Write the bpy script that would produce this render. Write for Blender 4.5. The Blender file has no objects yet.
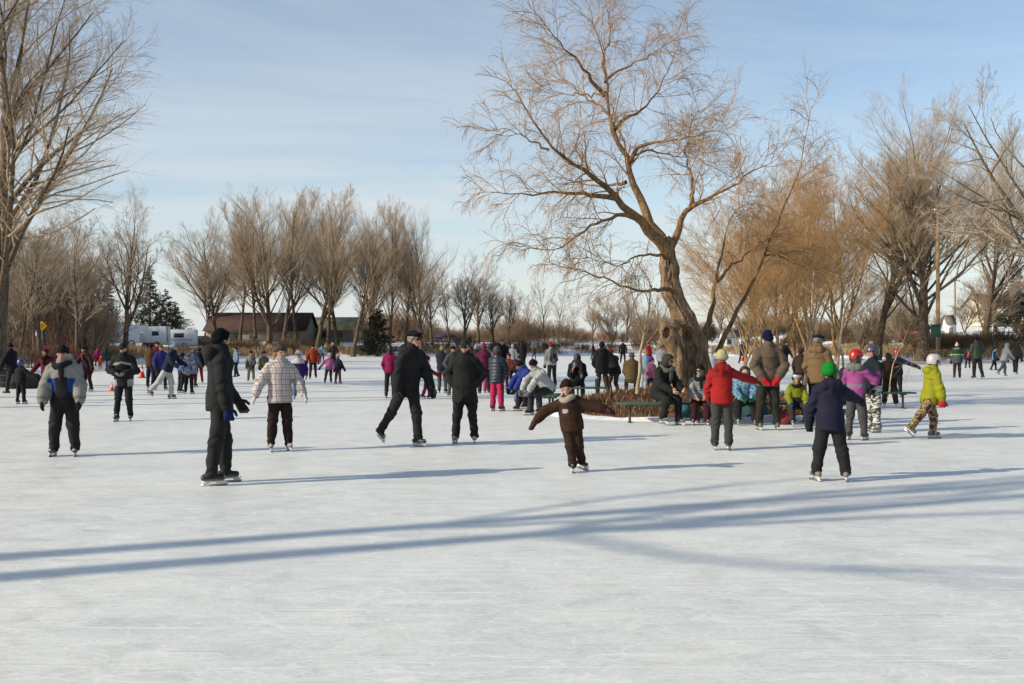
import bpy, math, random
import numpy as np

PI = math.pi
scene = bpy.context.scene
COL = scene.collection
YH = 346.0          # horizon row of the photograph
FPX = 1000.0        # focal length in pixels
CAMZ = 1.6


def srgb(r, g, b):
    def f(c):
        c /= 255.0
        return c / 12.92 if c <= 0.04045 else ((c + 0.055) / 1.055) ** 2.4
    return (f(r), f(g), f(b))


def at(x, y):
    """ground point seen at pixel x, y"""
    Y = CAMZ * FPX / (y - YH)
    return (x - 512.0) / FPX * Y, Y


def wp(x, y, Y):
    """point seen at pixel x, y at depth Y"""
    return np.array([(x - 512.0) / FPX * Y, Y, CAMZ - (y - YH) / FPX * Y])


# ------------------------------------------------------------------ linking
def tag(o, label=None, cat=None, group=None, kind=None):
    if label:
        o['label'] = label
    if cat:
        o['category'] = cat
    if group:
        o['group'] = group
    if kind:
        o['kind'] = kind
    return o


def empty(name, loc=(0, 0, 0), rz=0.0):
    o = bpy.data.objects.new(name, None)
    o.empty_display_size = 0.2
    COL.objects.link(o)
    o.location = loc
    o.rotation_euler = (0, 0, rz)
    return o


def mesh_from(name, V, F, mat, parent=None, smooth=True, cols=None, link=True):
    """V (n,3) array; F list of index arrays, each (m,k) with the same k inside an array"""
    V = np.asarray(V, dtype=np.float32)
    if isinstance(F, np.ndarray):
        F = [F]
    F = [np.asarray(f, dtype=np.int32) for f in F if len(f)]
    me = bpy.data.meshes.new(name)
    me.vertices.add(len(V))
    me.vertices.foreach_set('co', V.ravel())
    nl = sum(f.size for f in F)
    npoly = sum(len(f) for f in F)
    me.loops.add(nl)
    me.polygons.add(npoly)
    me.loops.foreach_set('vertex_index', np.concatenate([f.ravel() for f in F]))
    tot = np.concatenate([np.full(len(f), f.shape[1], np.int32) for f in F])
    start = np.concatenate([[0], np.cumsum(tot)[:-1]]).astype(np.int32)
    me.polygons.foreach_set('loop_start', start)
    me.polygons.foreach_set('loop_total', tot)
    if smooth:
        me.polygons.foreach_set('use_smooth', np.ones(npoly, dtype=bool))
    if cols is not None:
        at_ = me.attributes.new('Col', 'FLOAT_COLOR', 'POINT')
        c4 = np.ones((len(V), 4), np.float32)
        c4[:, :3] = cols
        at_.data.foreach_set('color', c4.ravel())
    me.update(calc_edges=True)
    me.validate()
    if mat:
        me.materials.append(mat)
    o = bpy.data.objects.new(name, me)
    COL.objects.link(o)
    if parent:
        o.parent = parent
    return o


class MB:
    """collects boxes, tubes and free polygons, then links them as one mesh object"""

    def __init__(self):
        self.v, self.f, self.n = [], {}, 0

    def add(self, V, F):
        V = np.asarray(V, float)
        for f in F:
            f = [i + self.n for i in f]
            self.f.setdefault(len(f), []).append(f)
        self.v.append(V)
        self.n += len(V)

    def box(self, c, s, rz=0.0, rx=0.0, ry=0.0):
        x, y, z = s[0] / 2, s[1] / 2, s[2] / 2
        b = min(x, y, z) * 0.18
        pts = []
        # chamfered box: every corner becomes three points
        for sx in (-1, 1):
            for sy in (-1, 1):
                for sz in (-1, 1):
                    pts += [(sx * x, sy * (y - b), sz * (z - b)), (sx * (x - b), sy * y, sz * (z - b)),
                            (sx * (x - b), sy * (y - b), sz * z)]
        V = np.array(pts)
        idx = lambda sx, sy, sz, k: ((sx > 0) * 4 + (sy > 0) * 2 + (sz > 0)) * 3 + k
        F = []
        for s_ in (-1, 1):
            q = [idx(s_, -1, -1, 0), idx(s_, 1, -1, 0), idx(s_, 1, 1, 0), idx(s_, -1, 1, 0)]
            F.append(q if s_ > 0 else q[::-1])
            q = [idx(-1, s_, -1, 1), idx(-1, s_, 1, 1), idx(1, s_, 1, 1), idx(1, s_, -1, 1)]
            F.append(q if s_ > 0 else q[::-1])
            q = [idx(-1, -1, s_, 2), idx(1, -1, s_, 2), idx(1, 1, s_, 2), idx(-1, 1, s_, 2)]
            F.append(q if s_ > 0 else q[::-1])
        for a in (-1, 1):
            for b_ in (-1, 1):
                q = [idx(a, b_, -1, 0), idx(a, b_, 1, 0), idx(a, b_, 1, 1), idx(a, b_, -1, 1)]
                F.append(q if a * b_ < 0 else q[::-1])
                q = [idx(a, -1, b_, 0), idx(a, 1, b_, 0), idx(a, 1, b_, 2), idx(a, -1, b_, 2)]
                F.append(q if a * b_ > 0 else q[::-1])
                q = [idx(-1, a, b_, 1), idx(1, a, b_, 1), idx(1, a, b_, 2), idx(-1, a, b_, 2)]
                F.append(q if a * b_ < 0 else q[::-1])
                for c_ in (-1, 1):
                    t = [idx(a, b_, c_, 0), idx(a, b_, c_, 1), idx(a, b_, c_, 2)]
                    F.append(t if a * b_ * c_ > 0 else t[::-1])
        cx, sx_ = math.cos(rx), math.sin(rx)
        cy, sy_ = math.cos(ry), math.sin(ry)
        cz, sz_ = math.cos(rz), math.sin(rz)
        Rx = np.array([[1, 0, 0], [0, cx, -sx_], [0, sx_, cx]])
        Ry = np.array([[cy, 0, sy_], [0, 1, 0], [-sy_, 0, cy]])
        Rz = np.array([[cz, -sz_, 0], [sz_, cz, 0], [0, 0, 1]])
        self.add(V @ (Rz @ Ry @ Rx).T + np.array(c), F)

    def tube(self, pts, r, m=8, cap=True):
        P = np.asarray(pts, float)[None]
        R = np.broadcast_to(np.asarray(r, float), (1, P.shape[1]))
        V, F = sweep(P, R, m)
        fs = [list(q) for q in F]
        if cap:
            k = P.shape[1]
            fs.append(list(range(m))[::-1])
            fs.append([(k - 1) * m + i for i in range(m)])
        self.add(V, fs)

    def poly(self, V, F):
        self.add(V, F)

    def lathe(self, prof, c=(0, 0, 0), m=16):
        V, F = [], []
        for r, z in prof:
            for i in range(m):
                a = 2 * PI * i / m
                V.append((c[0] + r * math.cos(a), c[1] + r * math.sin(a), c[2] + z))
        n = len(prof)
        for j in range(n - 1):
            for i in range(m):
                F.append([j * m + i, j * m + (i + 1) % m, (j + 1) * m + (i + 1) % m, (j + 1) * m + i])
        F.append(list(range(m))[::-1])
        F.append([(n - 1) * m + i for i in range(m)])
        self.add(V, F)

    def build(self, name, mat, parent=None, smooth=False):
        return mesh_from(name, np.concatenate(self.v), [np.array(f) for f in self.f.values()], mat, parent, smooth)


def nrm(v):
    v = np.asarray(v, float)
    return v / np.maximum(np.linalg.norm(v, axis=-1, keepdims=True), 1e-9)


def sweep(P, R, m=3):
    """P (n,k,3) polylines, R (n,k) radii -> tube verts and quad faces"""
    n, k, _ = P.shape
    T = np.empty_like(P)
    T[:, 1:-1] = P[:, 2:] - P[:, :-2]
    T[:, 0] = P[:, 1] - P[:, 0]
    T[:, -1] = P[:, -1] - P[:, -2]
    T = nrm(T)
    mean = nrm(P[:, -1] - P[:, 0] + 1e-6)
    ref = np.where(np.abs(mean[:, 2:3]) < 0.8, np.array([[0, 0, 1.0]]), np.array([[1.0, 0, 0]]))
    U = nrm(np.cross(T, ref[:, None, :]))
    W = np.cross(T, U)
    a = np.arange(m) * 2 * PI / m
    ring = (np.cos(a)[None, None, :, None] * U[:, :, None, :] + np.sin(a)[None, None, :, None] * W[:, :, None, :])
    V = (P[:, :, None, :] + ring * R[:, :, None, None]).reshape(-1, 3)
    base = (np.arange(n) * k * m)[:, None, None]
    j = (np.arange(k - 1) * m)[None, :, None]
    i = np.arange(m)[None, None, :]
    i2 = (np.arange(m) + 1)[None, None, :] % m
    F = np.stack([base + j + i2, base + j + i, base + j + m + i, base + j + m + i2], -1).reshape(-1, 4)
    return V, F


# ------------------------------------------------------------------ signed-distance modelling
class Field:
    def __init__(self, lo, hi, vs):
        self.lo = np.array(lo, float)
        self.vs = vs
        n = np.ceil((np.array(hi) - self.lo) / vs).astype(int) + 2
        self.n = n
        self.ax = [self.lo[i] + vs * np.arange(n[i]) for i in range(3)]
        self.D = np.full(n, 1.0, np.float32)

    def win(self, lo, hi):
        s = []
        for i in range(3):
            a = int(np.floor((lo[i] - self.lo[i]) / self.vs))
            b = int(np.ceil((hi[i] - self.lo[i]) / self.vs)) + 1
            s.append(slice(max(a, 0), max(min(b, self.n[i]), 0)))
        return tuple(s)

    def pts(self, s):
        return np.stack(np.meshgrid(self.ax[0][s[0]], self.ax[1][s[1]], self.ax[2][s[2]], indexing='ij'), -1)

    def dist(self, s, a, b, ra, rb, sq=None):
        p = self.pts(s)
        a = np.asarray(a, float)
        ba = np.asarray(b, float) - a
        L2 = max(float(ba @ ba), 1e-9)
        q = p - a
        t = np.clip((q @ ba) / L2, 0, 1)
        q = q - t[..., None] * ba
        if sq is not None:
            n, f = sq
            q = q + (q @ n)[..., None] * n * (1.0 / f - 1.0)
        return np.sqrt((q * q).sum(-1)) - (ra + (rb - ra) * t)

    def cap(self, a, b, ra, rb=None, k=0.02, sq=None, sub=False, grow=0.0):
        rb = ra if rb is None else rb
        a = np.asarray(a, float)
        b = np.asarray(b, float)
        m = max(ra, rb) * (max(1.0, sq[1]) if sq else 1.0) + k + 3 * self.vs
        s = self.win(np.minimum(a, b) - m, np.maximum(a, b) + m)
        d = self.dist(s, a, b, ra, rb, sq).astype(np.float32)
        D = self.D[s]
        if D.size == 0:
            return self
        if sub:
            h = np.clip(0.5 - 0.5 * (D + d) / k, 0, 1)
            self.D[s] = D * (1 - h) - d * h + k * h * (1 - h)
        else:
            h = np.clip(0.5 + 0.5 * (d - D) / k, 0, 1)
            self.D[s] = d * (1 - h) + D * h - k * h * (1 - h)
        return self

    def ball(self, c, r, k=0.02, sq=None, sub=False):
        return self.cap(c, np.asarray(c, float) + 1e-5, r, r, k, sq, sub)

    def cut(self, p0, n, k=0.0):
        n = nrm(n)
        p0 = np.asarray(p0, float)
        d = ((self.ax[0] - p0[0]) * n[0])[:, None, None] + ((self.ax[1] - p0[1]) * n[1])[None, :, None] + \
            ((self.ax[2] - p0[2]) * n[2])[None, None, :]
        d = d.astype(np.float32)
        if k > 0:
            h = np.clip(0.5 - 0.5 * (d - self.D) / k, 0, 1)
            self.D = d * (1 - h) + self.D * h + k * h * (1 - h)
        else:
            self.D = np.maximum(self.D, d)
        return self

    def wrinkle(self, amp, freq, seed=0, n=5, band=None):
        r = np.random.RandomState(seed)
        near = np.abs(self.D) < 0.06
        I = np.argwhere(near)
        p = self.lo + self.vs * I
        w = np.zeros(len(p))
        warp = np.sin(p[:, [2, 0, 1]] * freq * 0.35 + r.rand(3) * 6) * 0.9
        for j in range(n):
            d = nrm(r.randn(3) * np.array([0.7, 0.7, 1.3]))
            w += np.sin((p @ d) * freq * r.uniform(0.6, 1.5) + (warp @ r.randn(3)) + r.rand() * 6)
        w /= n ** 0.5
        if band is not None:
            w = w * 0.6 + band(p) * 0.85
        self.D[near] += (amp * w).astype(np.float32)
        return self

    def mesh(self):
        D = self.D
        S = D < 0
        c = sum(S[i:S.shape[0] - 1 + i, j:S.shape[1] - 1 + j, k:S.shape[2] - 1 + k].astype(np.int8)
                for i in (0, 1) for j in (0, 1) for k in (0, 1))
        act = (c > 0) & (c < 8)
        I = np.argwhere(act)
        if len(I) == 0:
            return np.zeros((0, 3)), np.zeros((0, 4), int)
        idx = np.full(act.shape, -1, np.int64)
        idx[act] = np.arange(len(I))
        pos = np.zeros((len(I), 3))
        cnt = np.zeros(len(I))
        for ax in range(3):
            o2 = np.eye(3, dtype=int)[ax]
            oth = [k for k in range(3) if k != ax]
            for u in (0, 1):
                for v in (0, 1):
                    o1 = np.zeros(3, int)
                    o1[oth[0]] = u
                    o1[oth[1]] = v
                    A = I + o1
                    B = A + o2
                    d1 = D[A[:, 0], A[:, 1], A[:, 2]]
                    d2 = D[B[:, 0], B[:, 1], B[:, 2]]
                    x = (d1 < 0) != (d2 < 0)
                    t = np.where(x, d1 / np.where(x, d1 - d2, 1), 0)
                    pos += np.where(x[:, None], o1 + t[:, None] * o2, 0)
                    cnt += x
        V = self.lo + self.vs * (I + pos / cnt[:, None])
        F = []
        nx, ny, nz = S.shape
        for ax in range(3):
            o = np.eye(3, dtype=int)[ax]
            u, v = [(1, 2), (2, 0), (0, 1)][ax]
            sl0 = [slice(1, -1)] * 3
            sl0[ax] = slice(0, S.shape[ax] - 1)
            sl1 = [slice(1, -1)] * 3
            sl1[ax] = slice(1, S.shape[ax])
            A, B = S[tuple(sl0)], S[tuple(sl1)]
            x = A != B
            E = np.argwhere(x)
            ins = A[x]
            off = np.ones(3, int)
            off[ax] = 0
            E = E + off
            du = np.eye(3, dtype=int)[u]
            dv = np.eye(3, dtype=int)[v]
            g = lambda K: idx[K[:, 0], K[:, 1], K[:, 2]]
            q = np.stack([g(E - du - dv), g(E - dv), g(E), g(E - du)], -1)
            q[~ins] = q[~ins][:, ::-1]
            F.append(q)
        return V, np.concatenate(F)

# ------------------------------------------------------------------ materials
def new_mat(name):
    m = bpy.data.materials.new(name)
    m.use_nodes = True
    nt = m.node_tree
    b = nt.nodes['Principled BSDF']
    return m, nt, b


def N(nt, t, **kw):
    n = nt.nodes.new(t)
    for k, v in kw.items():
        if k in n.inputs:
            n.inputs[k].default_value = v
        else:
            setattr(n, k, v)
    return n


def coords(nt, scale=(1, 1, 1), rot=(0, 0, 0), kind='Object'):
    tc = N(nt, 'ShaderNodeTexCoord')
    mp = N(nt, 'ShaderNodeMapping')
    mp.inputs['Scale'].default_value = scale
    mp.inputs['Rotation'].default_value = rot
    nt.links.new(tc.outputs[kind], mp.inputs['Vector'])
    return mp.outputs['Vector']


def noise(nt, vec, scale, detail=4, rough=0.55, dist=0.0):
    n = N(nt, 'ShaderNodeTexNoise')
    n.inputs['Scale'].default_value = scale
    n.inputs['Detail'].default_value = detail
    n.inputs['Roughness'].default_value = rough
    n.inputs['Distortion'].default_value = dist
    if vec is not None:
        nt.links.new(vec, n.inputs['Vector'])
    return n.outputs['Fac']


def ramp(nt, fac, stops, interp='LINEAR'):
    r = N(nt, 'ShaderNodeValToRGB')
    r.color_ramp.interpolation = interp
    e = r.color_ramp.elements
    while len(e) < len(stops):
        e.new(0.5)
    for el, (p, c) in zip(e, stops):
        el.position = p
        el.color = (c[0], c[1], c[2], 1) if not isinstance(c, (int, float)) else (c, c, c, 1)
    nt.links.new(fac, r.inputs['Fac'])
    return r.outputs['Color']


def mix(nt, fac, a, b, mode='MIX'):
    m = N(nt, 'ShaderNodeMix', data_type='RGBA', blend_type=mode)
    for s, v in ((0, fac), (6, a), (7, b)):
        if hasattr(v, 'links'):
            nt.links.new(v, m.inputs[s])
        elif s == 0:
            m.inputs[0].default_value = v
        else:
            m.inputs[s].default_value = (v[0], v[1], v[2], 1)
    return m.outputs[2]


def math_(nt, op, a, b=0.0, clamp=False):
    m = N(nt, 'ShaderNodeMath', operation=op)
    m.use_clamp = clamp
    for i, v in enumerate((a, b)):
        if hasattr(v, 'links'):
            nt.links.new(v, m.inputs[i])
        else:
            m.inputs[i].default_value = v
    return m.outputs[0]


def bump(nt, b, h, strength=0.4, dist=0.02):
    n = N(nt, 'ShaderNodeBump')
    n.inputs['Strength'].default_value = strength
    n.inputs['Distance'].default_value = dist
    nt.links.new(h, n.inputs['Height'])
    nt.links.new(n.outputs['Normal'], b.inputs['Normal'])


def mottled(name, c, var=0.25, scale=6.0, rough=0.8, bs=0.3, bd=0.01, spec=0.3, bscale=None, kind='Object', stretch=(1, 1, 1), metallic=0.0):
    m, nt, b = new_mat(name)
    v = coords(nt, stretch, kind=kind)
    f = noise(nt, v, scale, 5, 0.6)
    lo = tuple(x * (1 - var) for x in c)
    hi = tuple(min(1, x * (1 + var)) for x in c)
    nt.links.new(ramp(nt, f, [(0.3, lo), (0.7, hi)]), b.inputs['Base Color'])
    b.inputs['Roughness'].default_value = rough
    b.inputs['Specular IOR Level'].default_value = spec
    b.inputs['Metallic'].default_value = metallic
    if bs:
        bump(nt, b, noise(nt, v, bscale or scale * 4, 4), bs, bd)
    return m


def attr_cloth(name, rough=0.85, weave=260.0, bs=0.25, sheen=0.0, spec=0.2):
    m, nt, b = new_mat(name)
    a = N(nt, 'ShaderNodeVertexColor', layer_name='Col')
    v = coords(nt)
    f = noise(nt, v, 9.0, 4, 0.6)
    k = ramp(nt, f, [(0.25, 0.82), (0.75, 1.12)])
    nt.links.new(mix(nt, 1.0, a.outputs['Color'], k, 'MULTIPLY'), b.inputs['Base Color'])
    b.inputs['Roughness'].default_value = rough
    b.inputs['Specular IOR Level'].default_value = spec
    b.inputs['Sheen Weight'].default_value = sheen
    b.inputs['Sheen Roughness'].default_value = 0.6
    n1 = noise(nt, v, weave, 2, 0.5)
    n2 = noise(nt, v, 30.0, 3, 0.6)
    bump(nt, b, math_(nt, 'ADD', math_(nt, 'MULTIPLY', n1, 0.15), n2), bs, 0.012)
    return m


M = {}
M['cloth'] = attr_cloth('cloth')
M['knit'] = attr_cloth('knit', 0.95, 180, 0.6, 0.0, 0.12)
M['nylon'] = attr_cloth('nylon', 0.5, 300, 0.2, 0.0, 0.45)
M['shell'] = attr_cloth('hard_shell', 0.28, 40, 0.03, 0.0, 0.5)
M['leather'] = attr_cloth('boot_leather', 0.5, 120, 0.12, 0.0, 0.4)
M['hair'] = attr_cloth('hair', 0.55, 200, 0.5, 0.0, 0.35)
m_, nt_, b_ = new_mat('skin')
a_ = N(nt_, 'ShaderNodeVertexColor', layer_name='Col')
nt_.links.new(a_.outputs['Color'], b_.inputs['Base Color'])
b_.inputs['Roughness'].default_value = 0.5
b_.inputs['Subsurface Weight'].default_value = 0.12
b_.inputs['Subsurface Radius'].default_value = (0.01, 0.004, 0.002)
bump(nt_, b_, noise(nt_, coords(nt_), 70, 3), 0.1, 0.004)
M['skin'] = m_


def pattern_plaid():
    m, nt, b = new_mat('plaid_cloth')
    tc = N(nt, 'ShaderNodeTexCoord')
    sp = N(nt, 'ShaderNodeSeparateXYZ')
    nz = N(nt, 'ShaderNodeTexNoise')
    nz.inputs['Scale'].default_value = 7
    ad = N(nt, 'ShaderNodeVectorMath', operation='MULTIPLY_ADD')
    nt.links.new(nz.outputs['Color'], ad.inputs[0])
    ad.inputs[1].default_value = (0.03, 0.03, 0.03)
    nt.links.new(tc.outputs['Object'], ad.inputs[2])
    nt.links.new(tc.outputs['Object'], nz.inputs['Vector'])
    nt.links.new(ad.outputs[0], sp.inputs[0])
    xy = math_(nt, 'ADD', sp.outputs['X'], math_(nt, 'MULTIPLY', sp.outputs['Y'], 0.7))

    def lines(s, per, w, ph=0.0):
        f = math_(nt, 'FRACT', math_(nt, 'ADD', math_(nt, 'DIVIDE', s, per), ph))
        return math_(nt, 'LESS_THAN', f, w)
    col = (0.44, 0.40, 0.375)
    c = mix(nt, math_(nt, 'MULTIPLY', lines(xy, 0.075, 0.18), 0.6), col, srgb(80, 64, 70))
    c = mix(nt, math_(nt, 'MULTIPLY', lines(sp.outputs['Z'], 0.085, 0.18), 0.55), c, srgb(80, 64, 70))
    c = mix(nt, math_(nt, 'MULTIPLY', lines(xy, 0.075, 0.09, 0.45), 0.55), c, srgb(135, 90, 100))
    c = mix(nt, math_(nt, 'MULTIPLY', lines(sp.outputs['Z'], 0.085, 0.09, 0.4), 0.55), c, srgb(140, 96, 96))
    nt.links.new(c, b.inputs['Base Color'])
    b.inputs['Roughness'].default_value = 0.85
    bump(nt, b, noise(nt, coords(nt), 25, 3), 0.25, 0.02)
    return m


def pattern_blobs(name, cols, scale, stretch=(1, 1, 1)):
    """camouflage-like print of hard-edged patches"""
    m, nt, b = new_mat(name)
    v = coords(nt, stretch)
    f = noise(nt, v, scale, 2, 0.5, 0.6)
    n = len(cols)
    cols = [tuple(x * 0.58 for x in c) for c in cols]
    st = [(0.0, cols[0])] + [(0.30 + 0.40 * i / (n - 1), cols[i]) for i in range(1, n)]
    nt.links.new(ramp(nt, f, st, 'CONSTANT'), b.inputs['Base Color'])
    b.inputs['Roughness'].default_value = 0.7
    bump(nt, b, noise(nt, coords(nt), 25, 3), 0.25, 0.02)
    return m


M['plaid'] = pattern_plaid()
M['flower'] = pattern_blobs('flower_print', [srgb(40, 20, 45), srgb(168, 138, 34), srgb(70, 35, 80), srgb(182, 166, 70), srgb(60, 25, 60), srgb(200, 180, 170)], 9)
M['camo'] = pattern_blobs('camouflage_print', [srgb(215, 215, 210), srgb(60, 66, 60), srgb(225, 225, 222), srgb(120, 128, 116), srgb(30, 34, 34)], 5.5, (1, 1, 2.0))
M['lilac'] = pattern_blobs('mottled_lilac_print', [srgb(80, 75, 95), srgb(170, 165, 190), srgb(95, 90, 125), srgb(200, 195, 205), srgb(60, 58, 75)], 11)
M['tartan'] = pattern_blobs('dark_green_check', [srgb(15, 22, 15), srgb(28, 58, 28), srgb(12, 14, 14), srgb(40, 80, 40)], 14)

M['steel'] = mottled('steel', srgb(150, 152, 156), 0.1, 20, 0.3, 0.05, 0.002, 0.5, metallic=0.9)
M['blade_holder'] = mottled('blade_holder', srgb(190, 190, 188), 0.08, 20, 0.4, 0)
M['lens'] = mottled('dark_lens', (0.012, 0.012, 0.014), 0.1, 5, 0.35, 0, spec=0.3)
M['dark_metal'] = mottled('dark_metal', srgb(60, 60, 58), 0.2, 14, 0.55, 0.1)
M['green_paint'] = mottled('green_paint', srgb(46, 78, 60), 0.35, 9, 0.6, 0.25, 0.004, 0.3, 60)
M['red_plastic'] = mottled('red_plastic', srgb(190, 45, 35), 0.15, 9, 0.45, 0)
M['orange_plastic'] = mottled('orange_plastic', srgb(214, 92, 42), 0.15, 9, 0.5, 0)
M['white_paint'] = mottled('white_paint', (0.72, 0.72, 0.71), 0.08, 1.5, 0.45, 0.05)
M['cream_paint'] = mottled('cream_siding', srgb(205, 200, 178), 0.1, 2, 0.7, 0.4, 0.02, 0.2, 1.2, stretch=(0.1, 0.1, 9))
M['window_glass'] = mottled('window_glass', (0.02, 0.025, 0.03), 0.3, 1, 0.08, 0, spec=0.6)
M['rubber'] = mottled('rubber', (0.02, 0.02, 0.02), 0.2, 10, 0.8, 0)
M['dark_paint'] = mottled('dark_car_paint', (0.02, 0.022, 0.028), 0.2, 3, 0.25, 0, spec=0.6)
M['grey_wood'] = mottled('grey_board', srgb(120, 116, 108), 0.3, 3, 0.85, 0.6, 0.02, 0.2, 12, stretch=(8, 8, 0.6))
M['pole_wood'] = mottled('pole_wood', srgb(150, 126, 96), 0.25, 4, 0.85, 0.5, 0.01, 0.2, 10, stretch=(8, 8, 0.4))
M['barn_roof'] = mottled('barn_shingles', srgb(66, 50, 44), 0.35, 0.8, 0.9, 0.6, 0.05, 0.2, 3, stretch=(1, 3, 3))
M['green_roof'] = mottled('mossy_roof', srgb(138, 134, 98), 0.25, 0.7, 0.9, 0.5, 0.05, 0.2, 3)
M['barn_wall'] = mottled('barn_boards', srgb(118, 112, 104), 0.3, 1.2, 0.9, 0.6, 0.03, 0.2, 5, stretch=(6, 6, 0.5))
M['brick'] = mottled('red_brick', srgb(124, 74, 58), 0.25, 2, 0.9, 0.4, 0.02, 0.2, 6)
M['yellow_sign'] = mottled('yellow_sign_face', srgb(226, 178, 18), 0.06, 3, 0.5, 0)
M['black_mark'] = mottled('black_sign_mark', (0.015, 0.015, 0.015), 0.1, 3, 0.6, 0)
M['teal_tin'] = mottled('teal_tin', srgb(50, 96, 110), 0.2, 9, 0.4, 0.1)
M['teal_cloth'] = mottled('teal_cloth', srgb(22, 58, 64), 0.25, 9, 0.8, 0.3, 0.02)
M['violet_cloth'] = mottled('violet_cloth', srgb(62, 50, 84), 0.15, 2, 0.8, 0.2, 0.02)
M['red_cloth'] = mottled('red_cloth', srgb(104, 38, 36), 0.2, 6, 0.8, 0.3, 0.02)


def bark(name, c, dark, scale=7.0):
    m, nt, b = new_mat(name)
    v = coords(nt, (2.2, 2.2, 0.45))
    f = noise(nt, v, scale, 6, 0.65, 0.4)
    g = noise(nt, coords(nt), 0.9, 3)
    col = ramp(nt, f, [(0.34, dark), (0.62, c)])
    col = mix(nt, 1.0, col, ramp(nt, g, [(0.3, 0.75), (0.7, 1.25)]), 'MULTIPLY')
    nt.links.new(col, b.inputs['Base Color'])
    b.inputs['Roughness'].default_value = 0.9
    b.inputs['Specular IOR Level'].default_value = 0.15
    bump(nt, b, f, 0.9, 0.05)
    return m


def twig(name, c, var=0.3):
    m, nt, b = new_mat(name)
    f = noise(nt, coords(nt), 0.8, 3)
    nt.links.new(ramp(nt, f, [(0.3, tuple(x * (1 - var) for x in c)), (0.7, tuple(x * (1 + var) for x in c))]), b.inputs['Base Color'])
    b.inputs['Roughness'].default_value = 0.75
    b.inputs['Specular IOR Level'].default_value = 0.25
    return m


M['willow_bark'] = bark('willow_bark', srgb(152, 128, 102), srgb(64, 51, 39), 7)
M['poplar_bark'] = bark('poplar_bark', srgb(108, 94, 78), srgb(56, 48, 40), 4)
M['poplar_twig'] = twig('poplar_twigs', srgb(164, 144, 120))
M['grey_twig'] = twig('grey_twigs', srgb(158, 142, 122))
M['willow_twig'] = twig('willow_twigs', srgb(156, 124, 84), 0.2)
M['willow_limb'] = bark('willow_limb_bark', srgb(138, 110, 78), srgb(78, 60, 42), 6)
M['gold_twig'] = twig('golden_willow_twigs', srgb(168, 134, 92), 0.25)
M['gold_bark'] = bark('golden_willow_bark', srgb(142, 118, 86), srgb(88, 70, 48), 5)
M['far_twig'] = twig('far_twigs', srgb(138, 116, 96))
M['red_twig'] = twig('red_stems', srgb(108, 62, 52))
M['brown_twig'] = twig('brown_stems', srgb(96, 78, 58))
M['pale_bark'] = bark('pale_sapling_bark', srgb(190, 170, 146), srgb(130, 108, 88), 9)
M['needles'] = twig('conifer_needles', srgb(44, 50, 38), 0.45)
M['conifer_bark'] = bark('conifer_bark', srgb(88, 72, 58), srgb(48, 38, 30), 4)


def blade_mat(name, stops):
    m, nt, b = new_mat(name)
    g = N(nt, 'ShaderNodeNewGeometry')
    f = math_(nt, 'ADD', math_(nt, 'MULTIPLY', g.outputs['Random Per Island'], 0.6), math_(nt, 'MULTIPLY', noise(nt, coords(nt), 0.7, 3), 0.4))
    nt.links.new(ramp(nt, f, stops), b.inputs['Base Color'])
    b.inputs['Roughness'].default_value = 0.8
    b.inputs['Specular IOR Level'].default_value = 0.2
    return m


M['reed'] = blade_mat('dry_reeds', [(0.2, srgb(98, 78, 56)), (0.5, srgb(146, 122, 90)), (0.8, srgb(180, 158, 124))])
M['straw'] = blade_mat('dead_straw', [(0.2, srgb(54, 40, 32)), (0.5, srgb(98, 74, 54)), (0.8, srgb(156, 130, 98))])


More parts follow.
